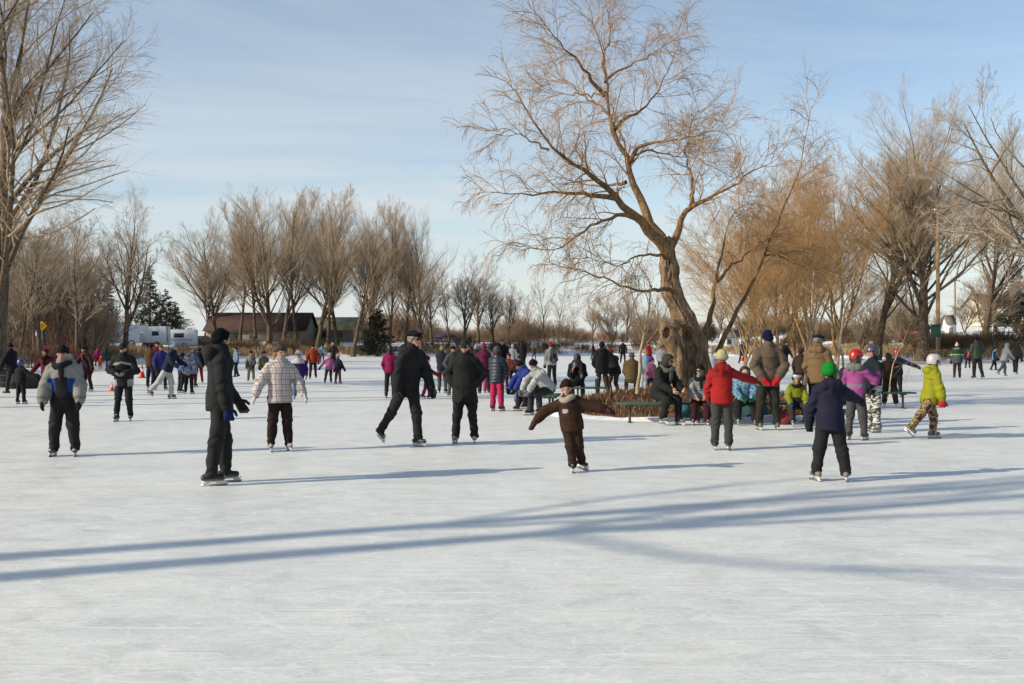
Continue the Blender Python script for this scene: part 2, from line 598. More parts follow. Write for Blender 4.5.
def make_ice():
    m, nt, b = new_mat('skated_ice')
    v = coords(nt)
    big = noise(nt, coords(nt, (0.8, 1.0, 1), (0, 0, 0.12)), 0.55, 7, 0.66, 0.6)
    mid = noise(nt, coords(nt, (1.0, 1.35, 1), (0, 0, -0.25)), 2.4, 8, 0.72, 0.6)
    fine = noise(nt, coords(nt, (1, 2.0, 1), (0, 0, 0.3)), 22, 5, 0.7)
    col = ramp(nt, big, [(0.26, (0.585, 0.61, 0.59)), (0.55, (0.70, 0.71, 0.66)), (0.8, (0.78, 0.78, 0.72))])
    col = mix(nt, 0.9, col, ramp(nt, mid, [(0.28, 0.80), (0.5, 1.0), (0.72, 1.10)]), 'MULTIPLY')
    col = mix(nt, 0.7, col, ramp(nt, fine, [(0.3, 0.80), (0.7, 1.14)]), 'MULTIPLY')
    scr = None
    # skate cuts: thin curved lines in several directions and radii
    for i, (rot, sc, st, w) in enumerate([(0.15, 0.55, 5.0, 0.010), (0.8, 0.8, 3.5, 0.010), (-0.45, 0.7, 4.5, 0.009), (1.9, 1.1, 3.0, 0.011), (-1.1, 1.0, 4.0, 0.009), (0.4, 1.7, 3.0, 0.014), (-0.15, 2.2, 4.0, 0.016)]):
        vv = coords(nt, (sc, sc * st, 1), (0, 0, rot))
        f = noise(nt, vv, 1.0, 0.5, 0.4, 0.25)
        line = math_(nt, 'LESS_THAN', math_(nt, 'ABSOLUTE', math_(nt, 'SUBTRACT', f, 0.46 + 0.02 * i)), w * 0.55)
        gate = math_(nt, 'GREATER_THAN', noise(nt, coords(nt, (1, 1, 1), (0, 0, rot + 1)), 0.8 + 0.2 * i, 2), 0.47)
        line = math_(nt, 'MULTIPLY', line, gate)
        scr = line if scr is None else math_(nt, 'MAXIMUM', scr, line)
    col = mix(nt, math_(nt, 'MULTIPLY', scr, 0.34), col, (0.9, 0.9, 0.89))
    # short straight skate cuts, many of them, in a few crossing directions
    cuts = None
    for i, (rot, sx, sy, th) in enumerate([(0.2, 0.9, 34, 0.66), (-0.5, 1.1, 40, 0.67), (1.0, 0.8, 30, 0.675), (-1.2, 1.3, 44, 0.675), (0.05, 0.5, 26, 0.65)]):
        f = noise(nt, coords(nt, (sx, sy, 1), (0, 0, rot)), 1.0, 2.0, 0.5, 0.12)
        ln = ramp(nt, f, [(th - 0.005, 0.0), (th + 0.025, 1.0)])
        ln = math_(nt, 'MULTIPLY', ln, ramp(nt, noise(nt, coords(nt, (1, 1, 1), (0, 0, i)), 0.5, 3, 0.6), [(0.42, 0.1), (0.58, 1.0)]))
        cuts = ln if cuts is None else math_(nt, 'MAXIMUM', cuts, ln)
    col = mix(nt, math_(nt, 'MULTIPLY', cuts, 0.75), col, (0.86, 0.865, 0.85))
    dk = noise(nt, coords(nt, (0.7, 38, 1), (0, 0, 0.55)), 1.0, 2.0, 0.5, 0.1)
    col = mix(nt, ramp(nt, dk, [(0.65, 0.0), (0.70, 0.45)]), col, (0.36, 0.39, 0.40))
    # scraped snow lying on the ice
    sn = noise(nt, coords(nt, (1, 1.5, 1)), 5.5, 6, 0.72, 0.3)
    snow = ramp(nt, sn, [(0.60, 0.0), (0.70, 1.0)])
    col = mix(nt, math_(nt, 'MULTIPLY', snow, 0.6), col, (0.82, 0.82, 0.81))
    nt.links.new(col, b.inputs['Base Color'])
    nt.links.new(ramp(nt, mid, [(0.3, 0.36), (0.7, 0.62)]), b.inputs['Roughness'])
    b.inputs['Specular IOR Level'].default_value = 0.35
    h = math_(nt, 'ADD', math_(nt, 'MULTIPLY', mid, 0.7), math_(nt, 'MULTIPLY', fine, 0.35))
    h = math_(nt, 'ADD', h, math_(nt, 'MULTIPLY', snow, 0.12))
    h = math_(nt, 'SUBTRACT', h, math_(nt, 'MULTIPLY', scr, 0.2))
    bump(nt, b, h, 0.35, 0.02)
    return m


def make_ground():
    m, nt, b = new_mat('snowy_bank')
    v = coords(nt)
    f = noise(nt, v, 0.16, 6, 0.65, 0.4)
    g = noise(nt, v, 1.4, 6, 0.7)
    s = math_(nt, 'ADD', math_(nt, 'MULTIPLY', f, 0.7), math_(nt, 'MULTIPLY', g, 0.3))
    col = ramp(nt, s, [(0.52, (0.80, 0.80, 0.80)), (0.60, srgb(150, 126, 96)), (0.7, srgb(104, 84, 62))])
    nt.links.new(col, b.inputs['Base Color'])
    b.inputs['Roughness'].default_value = 0.8
    bump(nt, b, math_(nt, 'ADD', math_(nt, 'MULTIPLY', noise(nt, v, 5, 5), 0.4), g), 0.6, 0.15)
    return m


def make_snow():
    m, nt, b = new_mat('scraped_snow')
    v = coords(nt)
    g = noise(nt, v, 6, 6, 0.7)
    nt.links.new(ramp(nt, g, [(0.3, (0.7, 0.71, 0.72)), (0.7, (0.85, 0.85, 0.84))]), b.inputs['Base Color'])
    b.inputs['Roughness'].default_value = 0.75
    bump(nt, b, g, 0.6, 0.06)
    return m


M['ice'] = make_ice()
M['ground'] = make_ground()
M['snow'] = make_snow()
M['mound'] = mottled('straw_covered_earth', srgb(92, 68, 50), 0.45, 5, 0.95, 0.9, 0.06, 0.1, 14)

# ------------------------------------------------------------------ camera, light, sky
cam = bpy.data.cameras.new('camera')
cam.lens = 36.0 * FPX / 1024.0
cam.sensor_width = 36.0
cam.clip_end = 6000
cam.clip_start = 0.1
co = bpy.data.objects.new('camera', cam)
COL.objects.link(co)
co.location = (0, 0, CAMZ)
co.rotation_euler = (PI / 2 + math.atan((YH - 341.5) / FPX), 0, 0)
scene.camera = co

SUN_EL = math.radians(24.0)
SHADOW = math.radians(22.0)          # ground direction of shadows, measured from +X towards +Y
sund = np.array([-math.cos(SHADOW) * math.cos(SUN_EL), -math.sin(SHADOW) * math.cos(SUN_EL), math.sin(SUN_EL)])
sl = bpy.data.lights.new('sun', 'SUN')
sl.energy = 4.1
sl.angle = math.radians(0.53)
sl.color = (1.0, 0.885, 0.70)
so = bpy.data.objects.new('sun', sl)
COL.objects.link(so)
from mathutils import Vector
so.rotation_euler = Vector(sund).to_track_quat('Z', 'Y').to_euler()
so.location = (-20, -10, 20)

w = bpy.data.worlds.new('World')
scene.world = w
w.use_nodes = True
nt = w.node_tree
bg = nt.nodes['Background']
sky = nt.nodes.new('ShaderNodeTexSky')
sky.sky_type = 'NISHITA'
sky.sun_disc = False
sky.sun_elevation = SUN_EL
sky.sun_rotation = math.atan2(sund[0], sund[1])
sky.altitude = 0
sky.air_density = 1.0
sky.dust_density = 0.7
sky.ozone_density = 1.3
# thin cirrus veils, stretched across the sky
tc = nt.nodes.new('ShaderNodeTexCoord')
sep = nt.nodes.new('ShaderNodeSeparateXYZ')
nt.links.new(tc.outputs['Generated'], sep.inputs[0])
den = math_(nt, 'MAXIMUM', sep.outputs['Z'], 0.03)
cmb = nt.nodes.new('ShaderNodeCombineXYZ')
nt.links.new(math_(nt, 'DIVIDE', sep.outputs['X'], den), cmb.inputs[0])
nt.links.new(math_(nt, 'DIVIDE', sep.outputs['Y'], den), cmb.inputs[1])
mp = nt.nodes.new('ShaderNodeMapping')
nt.links.new(cmb.outputs[0], mp.inputs['Vector'])
mp.inputs['Rotation'].default_value = (0, 0, 0.9)
mp.inputs['Scale'].default_value = (0.30, 0.75, 1)
f1 = noise(nt, mp.outputs['Vector'], 0.55, 7, 0.6, 0.6)
veil = ramp(nt, f1, [(0.46, 0.0), (0.68, 1.0)])
hz = ramp(nt, sep.outputs['Z'], [(0.0, 1.0), (0.07, 0.78), (0.16, 0.38), (0.28, 0.07), (0.6, 0.02)])
cov = math_(nt, 'MINIMUM', math_(nt, 'ADD', math_(nt, 'MULTIPLY', veil, 0.5), math_(nt, 'MULTIPLY', hz, 0.72)), 0.9)
colr = mix(nt, cov, sky.outputs['Color'], (4.45, 4.75, 4.9))
nt.links.new(colr, bg.inputs['Color'])
bg.inputs['Strength'].default_value = 0.122

scene.view_settings.view_transform = 'Standard'
scene.view_settings.look = 'None'
scene.view_settings.exposure = 0.43
scene.view_settings.gamma = 1.0
scene.cycles.use_denoising = True
scene.cycles.max_bounces = 5
scene.cycles.diffuse_bounces = 3
scene.cycles.glossy_bounces = 2
scene.cycles.transparent_max_bounces = 4
scene.cycles.caustics_reflective = False
scene.cycles.caustics_refractive = False

# ------------------------------------------------------------------ terrain
SHORE = np.array([(-21, -60), (-19.5, 10), (-19.5, 30), (-21.5, 40), (-27, 52), (-31, 68), (-36, 88), (-40, 108), (-38, 124),
                  (-30, 140), (-22, 152), (-6, 168), (10, 178), (20, 178), (33, 165), (42, 150), (46, 133), (45, 116), (49, 106), (56, 100),
                  (62, 88), (70, 60), (74, 20), (70, -60)], float)


def smooth_poly(P, it=2):
    for _ in range(it):
        Q = np.roll(P, -1, 0)
        P = np.stack([P * 0.75 + Q * 0.25, P * 0.25 + Q * 0.75], 1).reshape(-1, 2)
    return P


SH = smooth_poly(SHORE)


def shore_dist(x, y):
    """signed distance to the shore, positive on land"""
    x = np.asarray(x, float)
    y = np.asarray(y, float)
    p = np.stack([x.ravel(), y.ravel()], -1)
    A = SH
    B = np.roll(SH, -1, 0)
    best = np.full(len(p), 1e9)
    ins = np.zeros(len(p), bool)
    for a, b in zip(A, B):
        ab = b - a
        t = np.clip(((p - a) @ ab) / (ab @ ab), 0, 1)
        best = np.minimum(best, np.linalg.norm(p - a - t[:, None] * ab, axis=1))
        c = (a[1] > p[:, 1]) != (b[1] > p[:, 1])
        xx = a[0] + (p[:, 1] - a[1]) * (b[0] - a[0]) / (b[1] - a[1] if b[1] != a[1] else 1e-9)
        ins ^= c & (p[:, 0] < xx)
    return np.where(ins, -best, best).reshape(x.shape)


def ground_z(x, y):
    x = np.asarray(x, float)
    y = np.asarray(y, float)
    d = shore_dist(x, y)
    t = np.clip((d + 2) / 34.0, 0, 1)
    h = -0.12 + 1.9 * t * t * (3 - 2 * t) + 0.55 * np.clip((d + 2.0) / 5.0, 0, 1)
    rise = np.clip((x - 30) / 25, 0, 1) * np.clip(d / 45, 0, 1)      # the field on the right climbs
    h = h + 1.7 * rise
    lump = 0.10 * np.sin(x * 0.9 + 1.3 * np.sin(y * 0.5)) * np.sin(y * 0.8 + x * 0.3) + 0.05 * np.sin(2.3 * x + y) * np.sin(1.9 * y)
    h = h + np.clip((d + 2) / 4, 0, 1) * lump
    far = np.clip((d - 60) / 400, 0, 1)
    return h - 0.5 * far


gx = np.unique(np.concatenate([np.linspace(-900, -90, 22), np.arange(-90, 100, 2.0), np.linspace(100, 900, 22)]))
gy = np.unique(np.concatenate([np.linspace(-120, -20, 12), np.arange(-20, 215, 2.0), np.linspace(215, 1500, 30)]))
X, Y = np.meshgrid(gx, gy, indexing='ij')
Z = ground_z(X, Y)
V = np.stack([X, Y, Z], -1).reshape(-1, 3)
nx, ny = len(gx), len(gy)
ii, jj = np.meshgrid(np.arange(nx - 1), np.arange(ny - 1), indexing='ij')
b0 = (ii * ny + jj).ravel()
F = np.stack([b0, b0 + ny, b0 + ny + 1, b0 + 1], -1)
tag(mesh_from('ground', V, F, M['ground']), kind='structure')

mb = MB()
n = len(SH)
mb.poly([(p[0], p[1], 0.0) for p in SH], [list(range(n))[::-1] if (lambda a: a)(np.sum(SH[:, 0] * np.roll(SH[:, 1], -1) - np.roll(SH[:, 0], -1) * SH[:, 1])) < 0 else list(range(n))])
ice = mb.build('ice', M['ice'])
tag(ice, kind='structure')


# snow shovelled to the edge of the ice
def ridge(seed, pts, wid, hgt, name, mat=None):
    r = np.random.RandomState(seed)
    P = np.asarray(pts, float)
    L = np.concatenate([[0], np.cumsum(np.linalg.norm(np.diff(P, axis=0), axis=1))])
    s = np.arange(0, L[-1], 0.22)
    C_ = np.stack([np.interp(s, L, P[:, i]) for i in (0, 1)], -1)
    T = nrm(np.gradient(C_, axis=0))
    Nn = np.stack([-T[:, 1], T[:, 0]], -1)
    m = 11
    u = np.linspace(-1, 1, m)
    hh = hgt * (0.55 + 0.45 * np.sin(s * 1.7 + r.rand() * 6) * np.sin(s * 0.61 + r.rand() * 6)) + 0.02
    ww = wid * (0.8 + 0.25 * np.sin(s * 1.1 + r.rand() * 6))
    prof = (1 - u ** 2) ** 1.2
    XY = C_[:, None, :] + Nn[:, None, :] * (u[None, :, None] * ww[:, None, None])
    Zr = hh[:, None] * prof[None] + r.randn(len(s), m) * 0.018 * prof[None] - 0.02
    V = np.concatenate([XY, Zr[..., None]], -1).reshape(-1, 3)
    ii, jj = np.meshgrid(np.arange(len(s) - 1), np.arange(m - 1), indexing='ij')
    b = (ii * m + jj).ravel()
    F = np.stack([b, b + m, b + m + 1, b + 1], -1)
    o = mesh_from(name, V, F[:, ::-1], mat or M['snow'])
    return tag(o, kind='structure')


S0 = SH[(SH[:, 1] > 18)]
o = ridge(3, [(p[0], p[1]) for p in S0], 0.9, 0.32, 'snow')

# ------------------------------------------------------------------ island mound round the willow
MC = np.array([4.55, 24.6])


def mound_z(x, y):
    x = np.asarray(x, float)
    y = np.asarray(y, float)
    r = np.sqrt(((x - MC[0]) / 3.55) ** 2 + ((y - MC[1]) / 3.3) ** 2)
    a = np.arctan2(y - MC[1], x - MC[0])
    r = r * (1 + 0.06 * np.sin(a * 5 + 1) + 0.04 * np.sin(a * 11))
    t = np.clip(1.0 - r, 0, 1)
    h = 0.62 * t ** 0.7
    h = h + 0.10 * np.clip(t * 4, 0, 1) * np.sin(x * 2.9 + np.sin(y * 2.1)) * np.sin(y * 3.3 + x) - 0.01
    return np.where(r < 1.0, h, -0.06)


gx = np.arange(0.4, 8.8, 0.09)
gy = np.arange(20.6, 28.8, 0.09)
X, Y = np.meshgrid(gx, gy, indexing='ij')
Z = mound_z(X, Y)
nx, ny = X.shape
ii, jj = np.meshgrid(np.arange(nx - 1), np.arange(ny - 1), indexing='ij')
b0 = (ii * ny + jj).ravel()
F = np.stack([b0, b0 + ny, b0 + ny + 1, b0 + 1], -1)
keep = (Z.ravel()[F] > -0.05).any(1)
tag(mesh_from('earth_mound', np.stack([X, Y, Z], -1).reshape(-1, 3), F[keep], M['mound']), kind='structure')
ang = np.linspace(0, 2 * PI, 60)
ridge(8, np.stack([MC[0] + 3.75 * np.cos(ang), MC[1] + 3.5 * np.sin(ang)], -1), 0.42, 0.13, 'snow')


def blades(name, pts, h, wid, mat, seed, lean=0.35, kink=True):
    """pts (n,3) roots -> bent grass blades, one mesh"""
    r = np.random.RandomState(seed)
    n = len(pts)
    az = r.rand(n) * 2 * PI
    le = np.abs(r.randn(n)) * lean
    hh = h * r.uniform(0.45, 1.1, n)
    d = np.stack([np.cos(az) * np.sin(le), np.sin(az) * np.sin(le), np.cos(le)], -1)
    le2 = le + np.abs(r.randn(n)) * 0.5
    d2 = np.stack([np.cos(az) * np.sin(le2), np.sin(az) * np.sin(le2), np.cos(le2)], -1)
    w_ = r.rand(n) * PI
    s = np.stack([np.cos(w_), np.sin(w_), np.zeros(n)], -1) * (wid * r.uniform(0.6, 1.3, n))[:, None] * 0.5
    p0 = pts
    p1 = pts + d * (hh * 0.6)[:, None]
    p2 = p1 + d2 * (hh * 0.4)[:, None]
    V = np.stack([p0 - s, p0 + s, p1 + s, p1 - s, p2], 1).reshape(-1, 3)
    b = np.arange(n) * 5
    Q = np.stack([b, b + 1, b + 2, b + 3], -1)
    T = np.stack([b + 3, b + 2, b + 4], -1)
    return mesh_from(name, V, [Q, T], mat, smooth=False)


r = np.random.RandomState(5)
a = r.rand(16000) * 2 * PI
q = np.sqrt(r.rand(16000)) * 0.97
P = np.stack([MC[0] + 3.5 * q * np.cos(a), MC[1] + 3.25 * q * np.sin(a)], -1)
P = np.concatenate([P, mound_z(P[:, 0], P[:, 1])[:, None] - 0.01], -1)
P = P[P[:, 2] > -0.02]
tag(blades('dead_grass', P, 0.22, 0.014, M['straw'], 6, 0.95), 'matted dead brown grass and straw heaped round the foot of the willow', 'dead grass', kind='stuff')

# dry reeds fringing the pond
seg = SH[SH[:, 1] > 60]
r = np.random.RandomState(12)
L = np.concatenate([[0], np.cumsum(np.linalg.norm(np.diff(seg, axis=0), axis=1))])


def reed_band(n, off0, off1, sel, seed):
    r = np.random.RandomState(seed)
    s = r.rand(n) * L[-1]
    C_ = np.stack([np.interp(s, L, seg[:, i]) for i in (0, 1)], -1)
    e = 0.5
    C2 = np.stack([np.interp(s + e, L, seg[:, i]) for i in (0, 1)], -1)
    T = nrm(C2 - C_ + 1e-6)
    Nn = np.stack([-T[:, 1], T[:, 0]], -1)
    p = C_ + Nn * r.uniform(off0, off1, n)[:, None]
    d = shore_dist(p[:, 0], p[:, 1])
    p = np.where((d < 0)[:, None], 2 * C_ - p, p)
    clump = np.sin(p[:, 0] * 0.5 + 2 * np.sin(p[:, 1] * 0.21)) + np.sin(p[:, 1] * 0.43 + p[:, 0] * 0.11) + r.randn(n) * 0.6
    k = (clump > sel(p)) & (shore_dist(p[:, 0], p[:, 1]) > 0.2)
    p = p[k]
    return np.concatenate([p, ground_z(p[:, 0], p[:, 1])[:, None] - 0.05], -1)


# thick on the left and right banks, thin in the middle of the far bank
def sel(p):
    mid = np.exp(-((p[:, 0] - 2) / 22.0) ** 2) * (p[:, 1] > 140)
    left = (p[:, 0] < -28) & (p[:, 1] < 88)
    return -1.1 + 1.7 * mid + 3.0 * left


tag(blades('dry_reeds', reed_band(60000, 0.3, 9.0, sel, 12), 1.25, 0.05, M['reed'], 13, 0.22),
    'tall dry tan reeds and grasses fringing the frozen pond', 'reeds', kind='stuff')

# ------------------------------------------------------------------ bare winter trees
def children_of(P, R, cnt, t0, t1, ang, length, trop, wig, k, ratio, rng, sag=0.0, tpow=1.0, lenprof=0.6, rcap=1e9, rmin=0.0, tip=0.25, side=None):
    """grow cnt branches from every polyline (P, R) -> new polylines and radii"""
    n, kk, _ = P.shape
    t = t0 + (t1 - t0) * ((np.arange(cnt)[None] + rng.rand(n, cnt)) / cnt) ** tpow
    f = t * (kk - 1)
    i = np.clip(f.astype(int), 0, kk - 2)
    u = f - i
    rows = np.arange(n)[:, None]
    a, b = P[rows, i], P[rows, i + 1]
    base = a + (b - a) * u[..., None]
    T = nrm(b - a)
    r0 = R[rows, i] * (1 - u) + R[rows, i + 1] * u
    base, T, r0, t = base.reshape(-1, 3), T.reshape(-1, 3), r0.ravel(), t.ravel()
    m = len(base)
    plen = np.linalg.norm(np.diff(P, axis=1), axis=2).sum(1).repeat(cnt)
    L = length * plen * (1 - lenprof * (t - t0) / max(t1 - t0, 1e-6)) * rng.uniform(0.65, 1.25, m)
    rnd = rng.randn(m, 3)
    U = nrm(rnd - (rnd * T).sum(-1, keepdims=True) * T)
    th = np.radians(ang) * rng.uniform(0.7, 1.35, m)
    d = nrm(T * np.cos(th)[:, None] + U * np.sin(th)[:, None])
    pts = [base]
    step = L / (k - 1)
    drift = rng.randn(m, 3) * wig * 0.7
    for j in range(1, k):
        d = nrm(d + np.array([0, 0, trop - sag * j / k]) + drift + rng.randn(m, 3) * wig)
        pts.append(pts[-1] + d * step[:, None])
    Q = np.stack(pts, 1)
    rr = np.clip(np.minimum(r0 * ratio, rcap) * rng.uniform(0.75, 1.1, m), rmin, None)
    RR = rr[:, None] * np.linspace(1, tip, k)[None]
    return Q, np.maximum(RR, rmin * 0.7)


def trunk_line(H, lean, wig, k, rng, r0, r1):
    pts = [np.zeros(3)]
    d = nrm(np.array([lean[0] * 0.6, lean[1] * 0.6, 1.0]))
    for j in range(1, k):
        d = nrm(d + np.array([lean[0], lean[1], 0]) * 0.5 / k * 2 + rng.randn(3) * wig * np.array([1, 1, 0.2]) + np.array([0, 0, 0.08]))
        pts.append(pts[-1] + d * H / (k - 1))
    P = np.array(pts)[None]
    t = np.linspace(0, 1, k)
    R = (r1 + (r0 - r1) * (1 - t) ** 1.1 + r0 * 0.5 * np.exp(-t * 28))[None]
    return P, R


def make_tree(name, seed, H, r0, lean=(0, 0), limbs=22, t0=0.2, ang=34, llen=0.42, trop=0.10, nb=9, nt_=9, ntt=0, wig=0.06, mats=('poplar_bark', 'poplar_twig'),
              blen=0.42, tlen=0.45, tw=0.011, forks=0, fork_t=(0.25, 0.5), lenprof=0.55, btrop=0.08, sag=0.0, trwig=0.05, ttop=0.98, bang=32):
    rng = np.random.RandomState(seed)
    P, R = trunk_line(H, lean, trwig, 12, rng, r0, r0 * 0.10)
    stems = [(P, R)]
    if forks:
        stems.append(children_of(P, R, forks, fork_t[0], fork_t[1], ang * 0.75, 0.72, 0.12, wig * 0.6, 10, 0.75, rng, lenprof=0.25, tip=0.15))
    TV, TF = [], []
    nv = 0
    for p, r in stems:
        v, f = sweep(p, r, 9)
        TV.append(v)
        TF.append(f + nv)
        nv += len(v)
    lim = []
    for idx, (p, r) in enumerate(stems):
        c = max(3, int(limbs * (0.6 if idx and forks else 1) / (1 if not idx else 1.0)))
        lim.append(children_of(p, r, c, t0 if idx == 0 else 0.25, ttop, ang, llen, trop, wig, 8, 0.55, rng, lenprof=lenprof, rcap=r0 * 0.32, rmin=tw * 1.6, tip=0.2, sag=sag))
    CV, CF = [], []
    cv = 0

    def put(p, r, m):
        nonlocal cv
        v, f = sweep(p, r, m)
        CV.append(v)
        CF.append(f + cv)
        cv += len(v)
    LP = np.concatenate([x[0] for x in lim])
    LR = np.concatenate([x[1] for x in lim])
    v, f = sweep(LP, LR, 6)
    TV.append(v)
    TF.append(f + nv)
    BP, BR = children_of(LP, LR, nb, 0.18, 1.0, bang, blen, btrop, wig * 1.3, 6, 0.6, rng, rmin=tw, tip=0.4, lenprof=0.5, sag=sag)
    put(BP, BR, 3)
    TP, TR = children_of(BP, BR, nt_, 0.15, 1.0, bang, tlen, btrop, wig * 1.5, 4, 0.6, rng, rmin=tw * 0.75, rcap=tw * 1.2, tip=0.5, lenprof=0.4, sag=sag)
    put(TP, TR, 3)
    if ntt:
        QP, QR = children_of(TP, TR, ntt, 0.2, 1.0, bang, 0.5, btrop, wig * 1.5, 3, 0.7, rng, rmin=tw * 0.6, rcap=tw * 0.9, tip=0.6, lenprof=0.4, sag=sag)
        put(QP, QR, 3)
    root = empty(name)
    mesh_from('trunk', np.concatenate(TV), np.concatenate(TF), M[mats[0]], root)
    mesh_from('crown', np.concatenate(CV), np.concatenate(CF), M[mats[1]], root)
    return root


def copy_tree(o, parent=None):
    c = o.copy()
    COL.objects.link(c)
    if parent:
        c.parent = parent
    for ch in list(o.children):
        d = ch.copy()
        COL.objects.link(d)
        d.parent = c
        for g in list(ch.children):
            e = g.copy()
            COL.objects.link(e)
            e.parent = d
    return c


class Kind:
    def __init__(self, build):
        self.build = build
        self.used = False
        self.o = None

    def get(self):
        if self.o is None:
            self.o = self.build()
            return self.o
        return copy_tree(self.o)


K = {}
K['poplar1'] = Kind(lambda: make_tree('bare_tree', 11, 22, 0.42, (0.05, 0), 32, 0.14, 36, 0.60, 0.10, 12, 11, 3, mats=('poplar_bark', 'poplar_twig'), tw=0.007, forks=3, fork_t=(0.12, 0.4), lenprof=0.5, btrop=0.12))
K['poplar2'] = Kind(lambda: make_tree('bare_tree', 23, 22, 0.36, (0.16, 0), 32, 0.18, 35, 0.54, 0.10, 12, 11, 3, mats=('poplar_bark', 'poplar_twig'), tw=0.007, forks=2, fork_t=(0.2, 0.45), lenprof=0.55, btrop=0.12))
K['poplar3'] = Kind(lambda: make_tree('bare_tree', 37, 22, 0.36, (-0.06, 0.05), 32, 0.18, 37, 0.54, 0.10, 12, 11, 3, mats=('poplar_bark', 'grey_twig'), tw=0.007, forks=3, fork_t=(0.15, 0.4), lenprof=0.5, btrop=0.1))
K['poplar4'] = Kind(lambda: make_tree('bare_tree', 149, 22, 0.30, (-0.10, 0.02), 30, 0.22, 30, 0.46, 0.14, 11, 11, 3, mats=('poplar_bark', 'poplar_twig'), tw=0.007, forks=1, fork_t=(0.3, 0.45), lenprof=0.62, btrop=0.12))
K['spread'] = Kind(lambda: make_tree('bare_tree', 41, 16, 0.34, (0.14, 0), 20, 0.24, 40, 0.52, 0.08, 10, 10, 3, mats=('poplar_bark', 'grey_twig'), tw=0.0085, forks=3, fork_t=(0.22, 0.5), lenprof=0.45, btrop=0.05))
K['thin'] = Kind(lambda: make_tree('bare_tree', 53, 13, 0.16, (0.05, 0), 22, 0.18, 34, 0.42, 0.1, 8, 8, 2, mats=('poplar_bark', 'grey_twig'), tw=0.012, lenprof=0.55))
K['scrub'] = Kind(lambda: make_tree('bare_tree', 59, 9, 0.13, (-0.05, 0), 22, 0.08, 40, 0.62, 0.07, 9, 9, 2, mats=('poplar_bark', 'grey_twig'), tw=0.013, forks=4, fork_t=(0.02, 0.25), lenprof=0.4))


def plant(kind, x, Y, top, H0, label, group=None, rz=0.0, sxy=1.0, name=None, cat='tree', X=None):
    """place a tree with its foot on the ground at column x, depth Y and its tip at row top"""
    Xp = (x - 512) / FPX * Y if X is None else X
    z = float(ground_z(Xp, Y))
    ztop = CAMZ - (top - YH) / FPX * Y
    o = K[kind].get() if isinstance(kind, str) else kind
    H0 = max(q[2] for ch in o.children for q in ch.bound_box) * 0.97
    s = (ztop - z) / H0
    o.location = (Xp, Y, z - 0.05)
    o.scale = (s * sxy * 1.12, s * sxy * 1.12, s)
    o.rotation_euler = (0, 0, rz)
    if name:
        o.name = name
    tag(o, label, cat, group)
    return o


G1 = 'bare poplars along the far bank'
plant('poplar1', 268, 150, 186, 22.5, 'tallest thick-trunked bare poplar standing in front of the barn', G1, 0.3, 1.1)
plant('poplar3', 216, 156, 212, 22.5, 'bare poplar with a low spreading crown at the left end of the barn roof', G1, 2.2, 1.15)
plant('poplar4', 297, 158, 184, 22.5, 'bare poplar just right of the thickest trunk by the barn', G1, 0.1, 0.95)
plant('poplar2', 317, 150, 188, 22.5, 'bare poplar leaning right over the mossy roof behind', G1, 6.1, 0.95)
plant('poplar3', 338, 160, 190, 22.5, 'bare poplar at the right end of the mossy roof', G1, 1.0, 0.95)
plant('poplar2', 353, 148, 196, 22.5, 'bare poplar with a leaning dark trunk left of the dark juniper', G1, 0.2, 0.95)
plant('poplar4', 389, 150, 205, 22.5, 'bare poplar rising beside the dark juniper bush', G1, 4.0, 0.85)
plant('poplar1', 420, 150, 206, 22.5, 'last tall bare poplar at the right end of the row', G1, 0.4, 0.8)
G2 = 'smaller bare trees on the far bank'
plant('spread', 464, 170, 250, 16, 'small bare tree with a wide crown right of the tall poplars', G2, 0.4)
plant('spread', 494, 175, 272, 16, 'small grey bare tree with a rounded crown behind the skaters', G2, 2.0)
plant('thin', 449, 185, 262, 13, 'thin bare tree close behind the last tall poplar', G2, 1.0)
plant('thin', 545, 190, 282, 13, 'slender lone bare tree on the open part of the far bank', G2, 2.4)
plant('thin', 575, 210, 308, 13, 'low thin bare tree left of the rounded brown thicket', G2, 0.6)
plant('scrub', 612, 195, 292, 10, 'rounded brown bare thicket on the far bank left of the willow', G2, 0.6)
plant('scrub', 640, 190, 302, 10, 'bare brown thicket seen just left of the willow trunk', G2, 3.6)
plant('scrub', 365, 175, 305, 10, 'low bare scrub behind the row of poplars', G2, 1.6)
plant('scrub', 425, 190, 310, 10, 'low bare scrub at the foot of the last poplar', G2, 2.6)
plant('scrub', 520, 215, 318, 10, 'low bare scrub far back in the gap of the bank', G2, 4.6)
plant('scrub', 678, 170, 312, 10, 'bare scrub showing behind the willow trunk', G2, 4.0)


